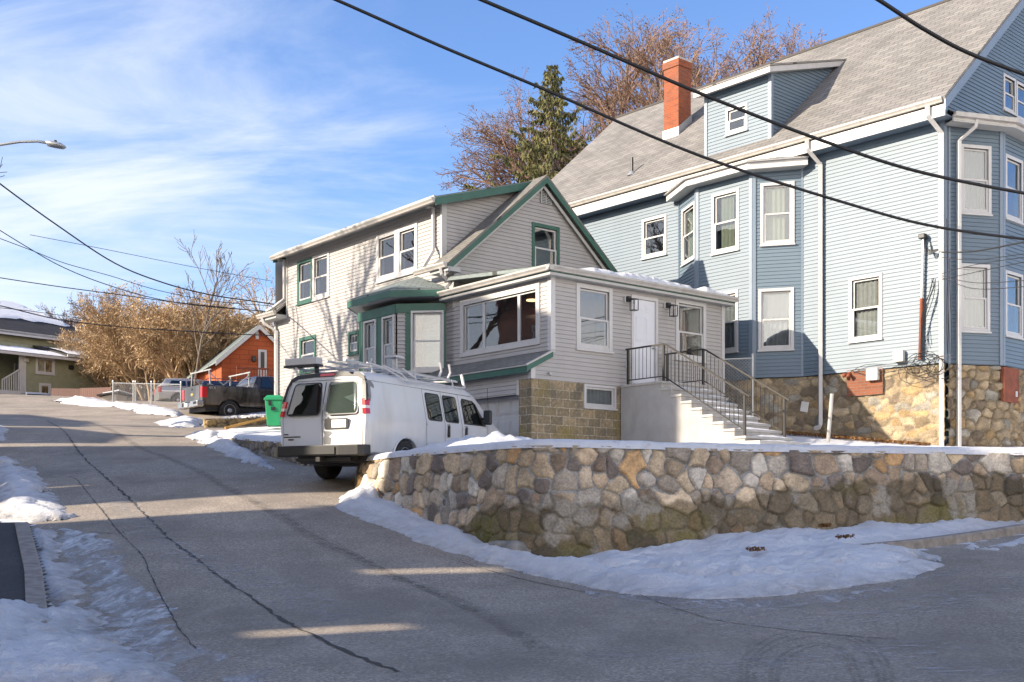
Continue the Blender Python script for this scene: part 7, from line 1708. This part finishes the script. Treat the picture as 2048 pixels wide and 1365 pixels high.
mb = MB(); slab_roof(mb, [Vector((a.x, a.y-.2, a.z)), Vector((b.x+.2, b.y-.2, b.z)), Vector((b.x+.2, b.y+1.9, b.z)), Vector((a.x, a.y+1.9, a.z))], .08); mb.build('shed_roof', M['roof_dark'], sh); mb = MB(); slab_roof(mb, [Vector((a.x+.3, a.y-.18, a.z+.09)), Vector((b.x+.2, b.y-.18, b.z+.07)), Vector((b.x+.2, b.y+1.9, b.z+.07)), Vector((a.x+.3, a.y+1.9, a.z+.09))], .06); mb.build('roof_snow', M['snow'], sh)
# fences
f0, f1 = at(226, 805, 54), at(362, 815, 46.5)
chainlink((f0.x, f0.y), (f1.x, f1.y), at(226, 803, 54).z, at(226, 768, 54).z, 'chain link fence with round steel posts behind the snow bank at the bend', [0, 3.1, 3.4, 5.6, math.dist((f0.x, f0.y), (f1.x, f1.y))], zs=at(362, 812, 46.5).z, gap=.16)
q0 = FP.P(G['W']+.02, 0); cp_ = at(1505, 835, 29.6); q1 = (cp_.x, cp_.y)
zg1 = at(1505, 712, 29.6).z
chainlink((q0.x, q0.y), q1, cp_.z-.1, zg1-.1, 'chain link gate closing the gap between the grey and the blue house', [math.dist((q0.x, q0.y), q1)], cat='gate', gap=.09)
# ============================================================= TREES
def twig_mat(name, a, b): return simple(name, a, .9, var=.35, scale=2, dirt=b, dirtamt=.6)
M['bark_grey'] = twig_mat('bark_grey_brown', (.15, .12, .095), (.22, .19, .16)); M['bark_tan'] = twig_mat('bark_tan', (.36, .26, .16), (.25, .18, .11)); M['twig_red'] = twig_mat('twig_red_brown', (.20, .12, .085), (.13, .09, .075)); M['twig_tan'] = twig_mat('twig_tan', (.40, .28, .16), (.28, .20, .12)); M['twig_purple'] = twig_mat('twig_purple', (.15, .10, .095), (.20, .13, .10))
M['bark_dark'] = twig_mat('bark_dark', (.07, .055, .045), (.12, .10, .08))
def leafm(name, a, b):
    m, nt, bb = newmat(name); v = coords(nt); L(nt, ramp(nt, noise_(nt, v, 1.4, 6, .7), [(.3, a), (.7, b)]), bb.inputs['Base Color']); bb.inputs['Roughness'].default_value = .85; return m
M['leaf_tan'] = leafm('dry_leaf_tan', (.30, .19, .09), (.52, .38, .22)); M['needle'] = leafm('spruce_needles', (.035, .05, .018), (.17, .15, .05)); M['leaf_brown'] = leafm('dry_leaf_brown', (.11, .08, .055), (.17, .12, .08))
def rvec(rs): 
    v = Vector((rs.gauss(0, 1), rs.gauss(0, 1), rs.gauss(0, 1))); return v.normalized()
def grow(rs, p, d, ln, r, lvl, maxl, out, spread, up, nchild, shrink, wob=.15, seg=4, droop=0, tips=None, minr=.004):
    pts = [p.copy()]; rr = [r]; q = p.copy(); dd = d.copy()
    for i in range(seg):
        dd = (dd+rvec(rs)*wob+Vector((0, 0, up-droop*lvl))*.12).normalized(); q = q+dd*ln/seg; pts.append(q.copy()); rr.append(max(minr, r*(1-.55*(i+1)/seg)))
    out.append((lvl, pts, rr))
    if lvl >= maxl:
        if tips is not None: tips.append((q.copy(), dd.copy()))
        return
    n = nchild[lvl]; n = int(n+rs.random())
    for k in range(n):
        t = .25+.75*(k+rs.random()*.7)/n if lvl else .35+.65*(k+rs.random()*.8)/n
        t = min(t, 1); f = t*seg; i = min(seg-1, int(f)); pp = pts[i].lerp(pts[i+1], f-i); dr = (pts[i+1]-pts[i]).normalized()
        az = rs.random()*6.283; s1 = dr.cross(Vector((0, 0, 1)) if abs(dr.z) < .95 else Vector((1, 0, 0))).normalized(); s2 = dr.cross(s1); side = s1*math.cos(az)+s2*math.sin(az)
        an = spread[lvl]*(.7+.6*rs.random()); nd = (dr*math.cos(an)+side*math.sin(an)).normalized()
        grow(rs, pp, nd, ln*shrink[lvl]*(.7+.5*rs.random())*(1.15-.45*t), max(minr, rr[i]*.62), lvl+1, maxl, out, spread, up, nchild, shrink, wob*1.15, max(2, seg-1), droop, tips, minr)
def tree(name, label, base, h, r, seed, maxl=4, nchild=(7, 5, 4, 4), spread=(.7, .7, .7, .7), shrink=(.55, .55, .55, .5), up=.5, stems=1, lean=.0, mats=('bark_grey', 'twig_red'), split=1, group=None, cat='tree', leaves=None, minr=.007, clear=.3, wob=.12, droop=0, dirn=None, trunk_frac=.45, squash=None):
    rs = random.Random(seed); out = []; tips = []; base = Vector(base)
    for s in range(stems):
        d = Vector((0, 0, 1))
        if stems > 1 or lean: a = s/stems*6.28+rs.random(); d = Vector((math.cos(a)*lean, math.sin(a)*lean, 1)).normalized()
        if dirn is not None: d = (d+Vector(dirn)).normalized()
        grow(rs, base+Vector((d.x, d.y, 0))*.3*(stems > 1), d, h*trunk_frac, r, 0, maxl, out, spread, up, nchild, shrink, wob, 6, droop, tips, minr)
    root = thing(name, tuple(base), label, cat, group); t = MB(); c = MB()
    for lvl, pts, rr in out:
        (t if lvl < split+0 else c).tube(pts, rr, 7 if lvl == 0 else (5 if lvl == 1 else 3), lvl == 0)
    t.build('trunk', M[mats[0]], root, smooth=True, fixn=False)
    if leaves:
        n_, sz, mat, rad_ = leaves
        for (q, dd) in tips:
            for k in range(n_):
                p = q-dd*rs.random()*rad_+rvec(rs)*rad_*.35; a = rvec(rs); b = a.cross(rvec(rs)).normalized(); s = sz*(.5+rs.random()); c.face([p-a*s, p+b*s*.5, p+a*s, p-b*s*.5], mi=1)
        c.build('crown', [M[mats[1]], M[mat]], root, fixn=False)
    else: c.build('crown', M[mats[1]], root, fixn=False)
    return root, tips
# big bare tree behind the blue house
def gz(x, y): return float(ZG(np.array([x]), np.array([y]))[0])
tree('bare_tree', 'big wide bare tree with red brown twigs rising behind the blue house roof', (12.2, 62, 7), 36, .55, 5, maxl=5, wob=.08, nchild=(9, 7, 6, 4, 3), spread=(.62, .6, .6, .6, .65), shrink=(.62, .62, .6, .58, .55), up=.16, stems=6, lean=.62, mats=('bark_grey', 'twig_red'), split=2, minr=.012, trunk_frac=.40, leaves=(3, .05, 'leaf_brown', .6))
tree('bare_tree', 'lower bare tree showing over the far end of the blue house roof', (10.2, 60, 7), 18.5, .3, 15, maxl=5, wob=.08, nchild=(8, 6, 5, 4, 3), spread=(.65, .6, .6, .6, .6), shrink=(.62, .6, .58, .55, .55), up=.12, stems=5, lean=.75, mats=('bark_grey', 'twig_red'), split=2, minr=.014, trunk_frac=.36, leaves=(1, .05, 'leaf_brown', .4))
tree('bare_tree', 'bare tan twigged tree in front of the spruce, behind the grey gable', (2.0, 46, 5), 10.8, .2, 6, maxl=4, nchild=(9, 7, 5, 4), spread=(.6, .55, .6, .6), shrink=(.62, .6, .6, .55), up=.12, stems=8, lean=.85, mats=('bark_tan', 'twig_tan'), split=2, minr=.011, trunk_frac=.42, leaves=(2, .05, 'leaf_brown', .4))
def spruce(base, h, label):
    rs = random.Random(12); root = thing('spruce_tree', base, label, 'tree'); b = Vector(base); t = MB(); t.tube([b, b+Vector((0, 0, h*.5)), b+Vector((0, 0, h))], [.28, .16, .02], 8); t.build('trunk', M['bark_grey'], root, fixn=False)
    c = MB(); z = .30*h; k0 = 0
    while z < h*.99:
        f = 1-(z/h); R_ = .10+9.8*f**.98; n = rs.choice((3, 4, 5)) if f > .08 else 3
        for k in range(n):
            a = (k+k0*.37+rs.uniform(-.25, .25))*6.28/n; ln = R_*rs.choice((.55, .8, .95, 1.1)); d = Vector((math.cos(a), math.sin(a), 0)); pts = []
            for i in range(6): u = i/5; pts.append(b+Vector((0, 0, z))+d*ln*u+Vector((0, 0, ln*(-.42*u+.42*u*u*u+.10*math.sin(u*7+k)))))
            c.tube(pts, [.04, .035, .028, .02, .014, .008], 4, False, 0)
            m = int(11*ln+5)
            for i in range(m):
                u = .10+.90*rs.random()**.8; i0 = min(4, int(u*5)); p = pts[i0].lerp(pts[i0+1], u*5-i0); side = d.cross(Vector((0, 0, 1)))*(1 if rs.random() < .5 else -1)
                wd = (side*(.5+.3*rs.random())+d*.5).normalized(); w = .42*(1.15-u*.8)*(.4+.8*rs.random())
                for s in range(4):
                    q = p+wd*w*s/4; dn = Vector((rs.gauss(0, .07), rs.gauss(0, .07), -.08-.22*rs.random()*(1.2-u*.6))); x = rvec(rs)*.05; c.face([q-x, q+x, q+dn+x*.4, q+dn-x*.4], mi=1)
        z += h*.021*(.8+.5*rs.random())*(.5+f); k0 += 1
    c.build('crown', [M['bark_grey'], M['needle']], root, fixn=False)
tp = at(1103, 125, 52); spruce((tp.x, tp.y, 5.5), tp.z-5.5, 'tall dark green spruce between the grey gable and the blue house roof')
# left hand thicket
tx = at(300, 560, 63)
specs = [(310, 66, 13.5, 21, 'largest tan twigged tree in the thicket left of the orange house', 'twig_tan', 6), (262, 72, 12.8, 22, 'tan twigged tree in the thicket just right of the olive green house', 'twig_tan', 5), (262, 84, 19.5, 23, 'purplish bare tree whose top shows behind the tan thicket', 'twig_purple', 4), (372, 62, 11.0, 24, 'bushy tan tree in the thicket below the tall bare tree', 'twig_tan', 5), (445, 66, 8.8, 25, 'low arching tan bush next to the orange house', 'twig_tan', 5), (150, 92, 14.0, 26, 'tan tree behind the olive green house roof', 'twig_tan', 4)]
for px, d, ht, sd, lb, tw, st in specs:
    x = (px-1024)/F*d; zg_ = gz(x, d)
    tree('thicket_tree', lb, (x, d, zg_-.2), ht*.58, .12, sd, maxl=4, nchild=(9, 6, 5, 4), spread=(.45, .5, .6, .7), shrink=(.66, .6, .55, .5), up=.22, stems=8, lean=.55, mats=('bark_tan', tw), split=1, minr=.013, trunk_frac=.64, wob=.14, droop=.12, leaves=(2, .06, 'leaf_tan' if tw == 'twig_tan' else 'leaf_brown', .5), group='trees of the tan thicket')
x = (388-1024)/F*57; tree('bare_tree', 'slender tall bare tree standing above the tan thicket', (x, 57, gz(x, 57)), 7.6, .07, 31, maxl=3, nchild=(13, 5, 4, 3), spread=(.62, .5, .5, .5), shrink=(.5, .5, .5, .5), up=.65, mats=('bark_grey', 'bark_grey'), split=1, minr=.012, trunk_frac=.85)
x = (600-1024)/F*64; tree('bare_tree', 'bare tan tree just behind the far corner of the grey house', (x+.6, 64, 6.5), 10.5, .14, 32, maxl=3, nchild=(9, 6, 5, 4), spread=(.6, .6, .6, .6), shrink=(.6, .55, .55, .5), up=.3, stems=4, lean=.6, mats=('bark_tan', 'twig_tan'), split=1, minr=.012, trunk_frac=.6, leaves=(2, .06, 'leaf_tan', .4))
for i, (px, d, ht) in enumerate(((20, 105, 13.5), (75, 110, 12.5), (125, 100, 11.8), (-40, 100, 14))):
    x = (px-1024)/F*d; tree('distant_tree', ['distant tan tree above the left end of the olive green roof', 'distant tan tree above the middle of the olive green roof', 'distant tan tree above the right end of the olive green roof', 'distant tree beyond the left edge of the view'][i], (x, d, 8), ht*.95, .2, 40+i, maxl=3, nchild=(9, 6, 5), spread=(.6, .6, .6), shrink=(.6, .6, .55), up=.35, stems=4, lean=.5, mats=('bark_tan', 'twig_tan'), split=1, minr=.02, trunk_frac=.55, leaves=(4, .12, 'leaf_tan', .8), group='distant trees behind the olive green house')
# far wooded skyline hill behind everything
mb = MB()
for k in range(1):
    n = 60
    for i in range(n):
        a0, a1 = rad(60+90*i/n), rad(60+90*(i+1)/n); r0, r1 = 260, 420
        z0, z1 = 14+5*math.sin(i*.31), 14+5*math.sin((i+1)*.31)
        mb.face([(r0*math.cos(a0), r0*math.sin(a0), 0), (r0*math.cos(a1), r0*math.sin(a1), 0), (r1*math.cos(a1), r1*math.sin(a1), z1), (r1*math.cos(a0), r1*math.sin(a0), z0)])
tag(mb.build('hills', M['leaf_brown'], fixn=False), 'low wooded hills on the skyline', kind='structure')
# street side trees off to the left whose shade falls on the houses
tree('street_tree', 'bare street tree left of the view, its twigs reaching in at the left edge', (-14.9, 24.5, 2.6), 8.5, .2, 51, maxl=4, nchild=(9, 5, 4, 3), spread=(.75, .6, .6, .6), shrink=(.5, .55, .5, .5), up=.35, mats=('bark_dark', 'bark_dark'), split=1, minr=.008, trunk_frac=.75)
tree('street_tree', 'bare street tree out of view up the left side of the street', (-19.5, 28.5, 3), 15, .26, 52, maxl=4, nchild=(8, 5, 4, 3), spread=(.7, .6, .6, .6), shrink=(.55, .55, .5, .5), up=.4, mats=('bark_dark', 'bark_dark'), split=1, minr=.01, trunk_frac=.7)
tree('street_tree', 'bare street tree further up the left side of the street', (-21, 34, 4), 15, .26, 53, maxl=4, nchild=(8, 5, 4, 3), spread=(.7, .6, .6, .6), shrink=(.55, .55, .5, .5), up=.4, mats=('bark_dark', 'bark_dark'), split=1, minr=.01, trunk_frac=.7)
# neighbouring houses across the street, left of the view (they shade the road and show in the windows)
def wv(w, s): return Vector((-.31*w-.95*s*1.0, .95*w-.31*s))   # w across the sunbeam, s towards the sun
def shade_house(name, label, w0, w1, s0, s1, zt, zg, wall, ridge_w=True, rise=2.5):
    c = wv(w0, s0); a = wv(w1, s0)-c; pl = Plane(c, a, Vector((.95, .31))); w = w1-w0
    wins = []
    for i in range(int(w//2.6)):
        for zz in (zg+1.2, zg+4.0, zg+6.6):
            if zz+1.5 < zt: wins.append(((i+.5)*2.6-.5+.4, (i+.5)*2.6+.5+.4, zz, zz+1.5), )
    gable_house(name, label, pl, w, zg, zt-rise, zt, s1-s0, wall, wins=[(q, dict(room='room_grey')) for q in wins] if wall != 'x' else [], oh=.25)
HS = [('neighbour_house', 'cream house behind the left shoulder of the view, nearest the camera', 4.5, 10.55, 13.6, 25, 13.9, -.5, 'cream_siding'),
      ('neighbour_house', 'cream house in the middle of the near row, out of view on the left', 10.95, 14.15, 13.6, 25, 13.9, -.5, 'cream_siding'),
      ('neighbour_house', 'cream house at the uphill end of the near row, out of view', 14.5, 19.2, 13.6, 25, 13.9, -.2, 'cream_siding'),
      ('neighbour_house', 'red annexe across the street, left of the view', 21.2, 23.6, 13.2, 24, 12.3, 1.0, 'red_siding'),
      ('neighbour_house', 'tall red house across the street, left of the view', 23.7, 30.2, 13.2, 24, 15.6, 1.0, 'red_siding'),
      ('neighbour_house', 'white cottage across the street up the hill, left of the view', 31.1, 35.6, 19, 27, 11.2, 3.0, 'cream_siding'),
      ('neighbour_house', 'dark red house across the street near the crest, left of the view', 37.2, 47, 27, 38, 15.0, 4.2, 'red_siding')]
for nm, lb, w0, w1, s0, s1, zt, zg_, wl in HS: shade_house(nm, lb, w0, w1, s0, s1, zt, zg_, wl, rise=.5)
for w0, w1, bands, lb in ((10.3, 11.2, ((-1, 6.45), (7.15, 9.3), (10.9, 14)), 'tall unseen screen added between two of the near row houses to shape sun streaks'), (13.9, 14.75, ((-1, 7.55), (8.35, 14)), 'unseen screen added between the uphill pair of near row houses to shape sun streaks')):
    c = wv(w0, 13.45); a = wv(w1, 13.45)-c; pl = Plane(c, a, Vector((.95, .31))); mb = MB()
    for z0, z1 in bands: pl.box(mb, 0, w1-w0, z0, z1, -.05, .05)  # added blockers, open bands between them let sun streaks reach the road
    pl.box(mb, 0, .06, -1, 14, -.06, .06); pl.box(mb, w1-w0-.06, w1-w0, -1, 14, -.06, .06)
    tag(mb.build('sun_streak_screen', M['brown_fence'], fixn=False), lb, 'screen')
pl = Plane(Vector((9, -15)), Vector((-1, .08)), Vector((.08, 1))); gable_house('neighbour_house', 'brown gabled house across the cross street, behind the camera', pl, 22, -.5, 10.5, 15.5, 9, 'brown_siding', wins=[((q, q+1, z, z+1.5), dict(room='room_grey')) for q in (2, 6, 10, 14, 18) for z in (1.2, 4.2, 7.2)])
# ============================================================= CABLES, LAMP
def cable(label, P, r=.02, name='overhead_cable', mats='cable', sag=None, n=40):
    """P: list of (px,py,depth) – smooth curve through real points"""
    K = [at(*p) for p in P]; pts = []
    for i in range(len(K)-1):
        p0 = K[max(i-1, 0)]; p1 = K[i]; p2 = K[i+1]; p3 = K[min(i+2, len(K)-1)]
        for k in range(n//max(1, len(K)-1)+1):
            t = k/(n//max(1, len(K)-1)+1); pts.append(.5*((2*p1)+(p2-p0)*t+(2*p0-5*p1+4*p2-p3)*t*t+(-p0+3*p1-3*p2+p3)*t**3))
    pts.append(K[-1]); mb = MB(); mb.tube(pts, r, 6); o = mb.build(name, M[mats], None, smooth=True, fixn=False); tag(o, label, 'cable', 'overhead cables'); return o
cable('thick overhead cable crossing low from the top centre to the right edge', [(560, -45, 13), (672, 0, 13.2), (880, 92, 13.6), (1100, 184, 14.1), (1400, 312, 14.8), (1700, 409, 15.6), (1883, 456, 16.1), (2120, 487, 16.8)], .021)
cable('thickest overhead cable, crossing above the brick chimney', [(850, -48, 11), (963, 0, 11.2), (1180, 92, 11.6), (1400, 187, 12.1), (1640, 280, 12.7), (1850, 347, 13.2), (2120, 400, 14)], .021)
cable('short overhead cable over the top right roof', [(1680, -45, 10.5), (1757, 0, 10.7), (1850, 60, 11), (1950, 112, 11.2), (2120, 175, 11.6)], .021)
cable('cable swooping from the left edge to the back corner of the grey house', [(-60, 318, 26), (0, 368, 27), (113, 450, 28.5), (230, 527, 30), (330, 567, 31.5), (420, 590, 33), (500, 602, 35), (548, 609, 37)], .020)
cable('thin cable above the tan thicket reaching the grey house', [(-10, 455, 28), (50, 492, 29), (120, 532, 30.5), (200, 565, 32), (300, 595, 34), (400, 612, 35.5), (545, 624, 37.2)], .013)
cable('second thin cable just under the upper one at the left', [(-20, 470, 28), (60, 500, 29), (130, 527, 31), (220, 552, 33), (320, 582, 35), (430, 603, 37), (540, 612, 38)], .010)
cable('cable crossing low over the left hand trees', [(-60, 545, 33), (0, 556, 33.5), (120, 574, 34.5), (240, 590, 35.5), (360, 606, 36.5), (545, 625, 38)], .014)
cable('faint thin cable high over the left hand trees', [(60, 470, 40), (200, 497, 42), (400, 537, 45), (545, 563, 48)], .010)
cable('dark cable crossing the olive green roof', [(-60, 604, 40), (0, 612, 40.5), (120, 640, 42), (240, 654, 43.5), (360, 662, 45), (480, 669, 47), (560, 672, 49)], .020)
cable('twin cable crossing the snowy part of the olive green roof', [(-60, 612, 50), (20, 618, 51), (100, 628, 52), (180, 640, 53)], .014)
for k, (y0, ym, y1, l) in enumerate(((505, 503, 480, 'thick twisted service cable leading right from the blue house corner'), (515, 520, 505, 'thin service wire leading right, just under the twisted one'), (548, 530, 512, 'thin wire rising right from the blue house corner'), (552, 566, 560, 'drooping wire across the lower bay window'), (560, 545, 520, 'thin wire rising across the lower bay window'), (556, 578, 572, 'lowest drooping wire at the right edge'))):
    cable(l, [(1884, y0, 27.2), (1950, ym, 23.5), (2070, y1, 19)], .016 if k == 0 else .007)
def street_lamp():
    d = 20.0; base = at(-110, 0, d); zg_ = gz(base.x, d); root = thing('street_lamp', (base.x, d, zg_), 'street lamp on a curved metal arm reaching in at the left edge', 'street lamp')
    mb = MB(); mb.tube([(base.x, d, zg_-.2), (base.x, d, zg_+3), (base.x, d, at(0, 330, d).z+1.2)], [.16, .15, .12], 12); mb.build('pole', M['wood_pole'], root)
    mb = MB(); mb.tube([at(-110, 345, d), at(-50, 312, d), at(0, 290, d), at(40, 284, d), at(75, 283, d), at(97, 287, d)], .024, 8); mb.build('arm', M['galv'], root, smooth=True)
    mb = MB(); a = at(94, 287, d); b = at(130, 294, d); ax = (b-a).normalized(); up = Vector((0, 0, 1)); y = Vector((0, 1, 0))
    secs = [(0, .05, .03), (.04, .09, .05), (.35, .11, .055), (.8, .12, .05), (1, .06, .02)]; vs = []; fs = []; L_ = (b-a).length; n = 10
    for t, wy, wz in secs:
        for q in range(n): th = q/n*6.283; vs.append(a+ax*L_*t+y*wy*math.cos(th)+up*wz*math.sin(th))
    for i in range(len(secs)-1):
        for q in range(n): fs.append((i*n+q, i*n+(q+1) % n, (i+1)*n+(q+1) % n, (i+1)*n+q))
    fs += [tuple(range(n)), tuple(range((len(secs)-1)*n, len(secs)*n))]; mb.mesh(vs, fs); hd = mb.build('lamp_head', M['galv'], root, smooth=True)
    mb = MB(); c = at(110, 287, d); mb.rev(c, [(.035, 0), (.035, .05)], up, 10); mb.build('photocell', M['black_metal'], hd)
street_lamp()
# ============================================================= CAMERA, LIGHT, SKY
cam_d = bpy.data.cameras.new('camera'); cam = bpy.data.objects.new('camera', cam_d); COL.objects.link(cam); SC.camera = cam
cam.location = (0, 0, ZC); cam.rotation_euler = (math.pi/2, 0, 0); cam_d.sensor_width = 36; cam_d.lens = F/2048*36; cam_d.shift_y = (YH-682.5)/2048; cam_d.clip_end = 5000; cam_d.clip_start = .05
sun_d = bpy.data.lights.new('sun', 'SUN'); sun_d.energy = 4.6; sun_d.angle = rad(.55); sun_d.color = (1, .87, .70); sun = bpy.data.objects.new('sun', sun_d); COL.objects.link(sun)
sun.rotation_euler = SUN.to_track_quat('Z', 'Y').to_euler(); sun.location = (-30, -10, 30)
w = bpy.data.worlds.new('World'); SC.world = w; w.use_nodes = True; nt = w.node_tree; bg = nt.nodes['Background']
sky = nt.nodes.new('ShaderNodeTexSky'); sky.sky_type = 'NISHITA'; sky.sun_disc = False; sky.sun_elevation = SUN_EL; sky.sun_rotation = rad(252); sky.air_density = 1.0; sky.dust_density = .35; sky.ozone_density = 2.2; sky.altitude = 100
tc = nt.nodes.new('ShaderNodeTexCoord'); sx = nt.nodes.new('ShaderNodeSeparateXYZ'); nt.links.new(tc.outputs['Generated'], sx.inputs[0])
zz = math_(nt, 'MAXIMUM', sx.outputs[2], .03); dv = nt.nodes.new('ShaderNodeVectorMath'); dv.operation = 'DIVIDE'; cb = nt.nodes.new('ShaderNodeCombineXYZ')
za = math_(nt, 'ADD', zz, .25)
for i in range(3): nt.links.new(za, cb.inputs[i])
nt.links.new(tc.outputs['Generated'], dv.inputs[0]); nt.links.new(cb.outputs[0], dv.inputs[1])
mp = nt.nodes.new('ShaderNodeMapping'); mp.inputs['Rotation'].default_value = (0, 0, rad(-20)); mp.inputs['Scale'].default_value = (.8, 1.9, 1); mp.inputs['Location'].default_value = (2.1, .4, 0); nt.links.new(dv.outputs[0], mp.inputs[0])
n1 = noise_(nt, mp.outputs[0], 1.5, 9, .62, .5)
# more cloud low and towards the left of the view
lo = ramp(nt, sx.outputs[2], [(.12, (1,)*3), (.46, (0,)*3)]); lf = ramp(nt, sx.outputs[0], [(0.0, (1,)*3), (.5, (.0,)*3)])
mpx = math_(nt, 'MULTIPLY_ADD', sx.outputs[0], -1.0); mpx.node.inputs[2].default_value = .05
side = math_(nt, 'MULTIPLY', mpx, 1.15, True)
cov = math_(nt, 'ADD', math_(nt, 'MULTIPLY', lo, .26), math_(nt, 'MULTIPLY', side, .30))
yr = math_(nt, 'MULTIPLY', math_(nt, 'MULTIPLY', math_(nt, 'SUBTRACT', .10, sx.outputs[1]), 1.8, True), math_(nt, 'MULTIPLY', math_(nt, 'SUBTRACT', .58, sx.outputs[2]), 2.4, True), True)  # added bright low cloud band behind the camera, fills the walls with light
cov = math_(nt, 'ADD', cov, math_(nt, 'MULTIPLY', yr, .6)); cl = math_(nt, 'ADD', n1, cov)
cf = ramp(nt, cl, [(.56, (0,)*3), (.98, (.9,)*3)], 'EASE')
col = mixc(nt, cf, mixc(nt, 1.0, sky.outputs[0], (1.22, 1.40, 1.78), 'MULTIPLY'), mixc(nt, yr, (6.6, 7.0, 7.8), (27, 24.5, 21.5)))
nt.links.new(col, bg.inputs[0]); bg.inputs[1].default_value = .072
SC.view_settings.view_transform = 'Standard'; SC.view_settings.look = 'None'; SC.view_settings.exposure = 1.1; SC.view_settings.gamma = 1
SC.cycles.max_bounces = 8; SC.cycles.transparent_max_bounces = 12; SC.cycles.use_denoising = True; SC.cycles.sample_clamp_indirect = 6; SC.cycles.caustics_reflective = False
bpy.context.view_layer.update()

for o in list(bpy.data.objects):
    if o.type == 'MESH' and o.name.split('.')[0] in SPLIT: split_islands(o)
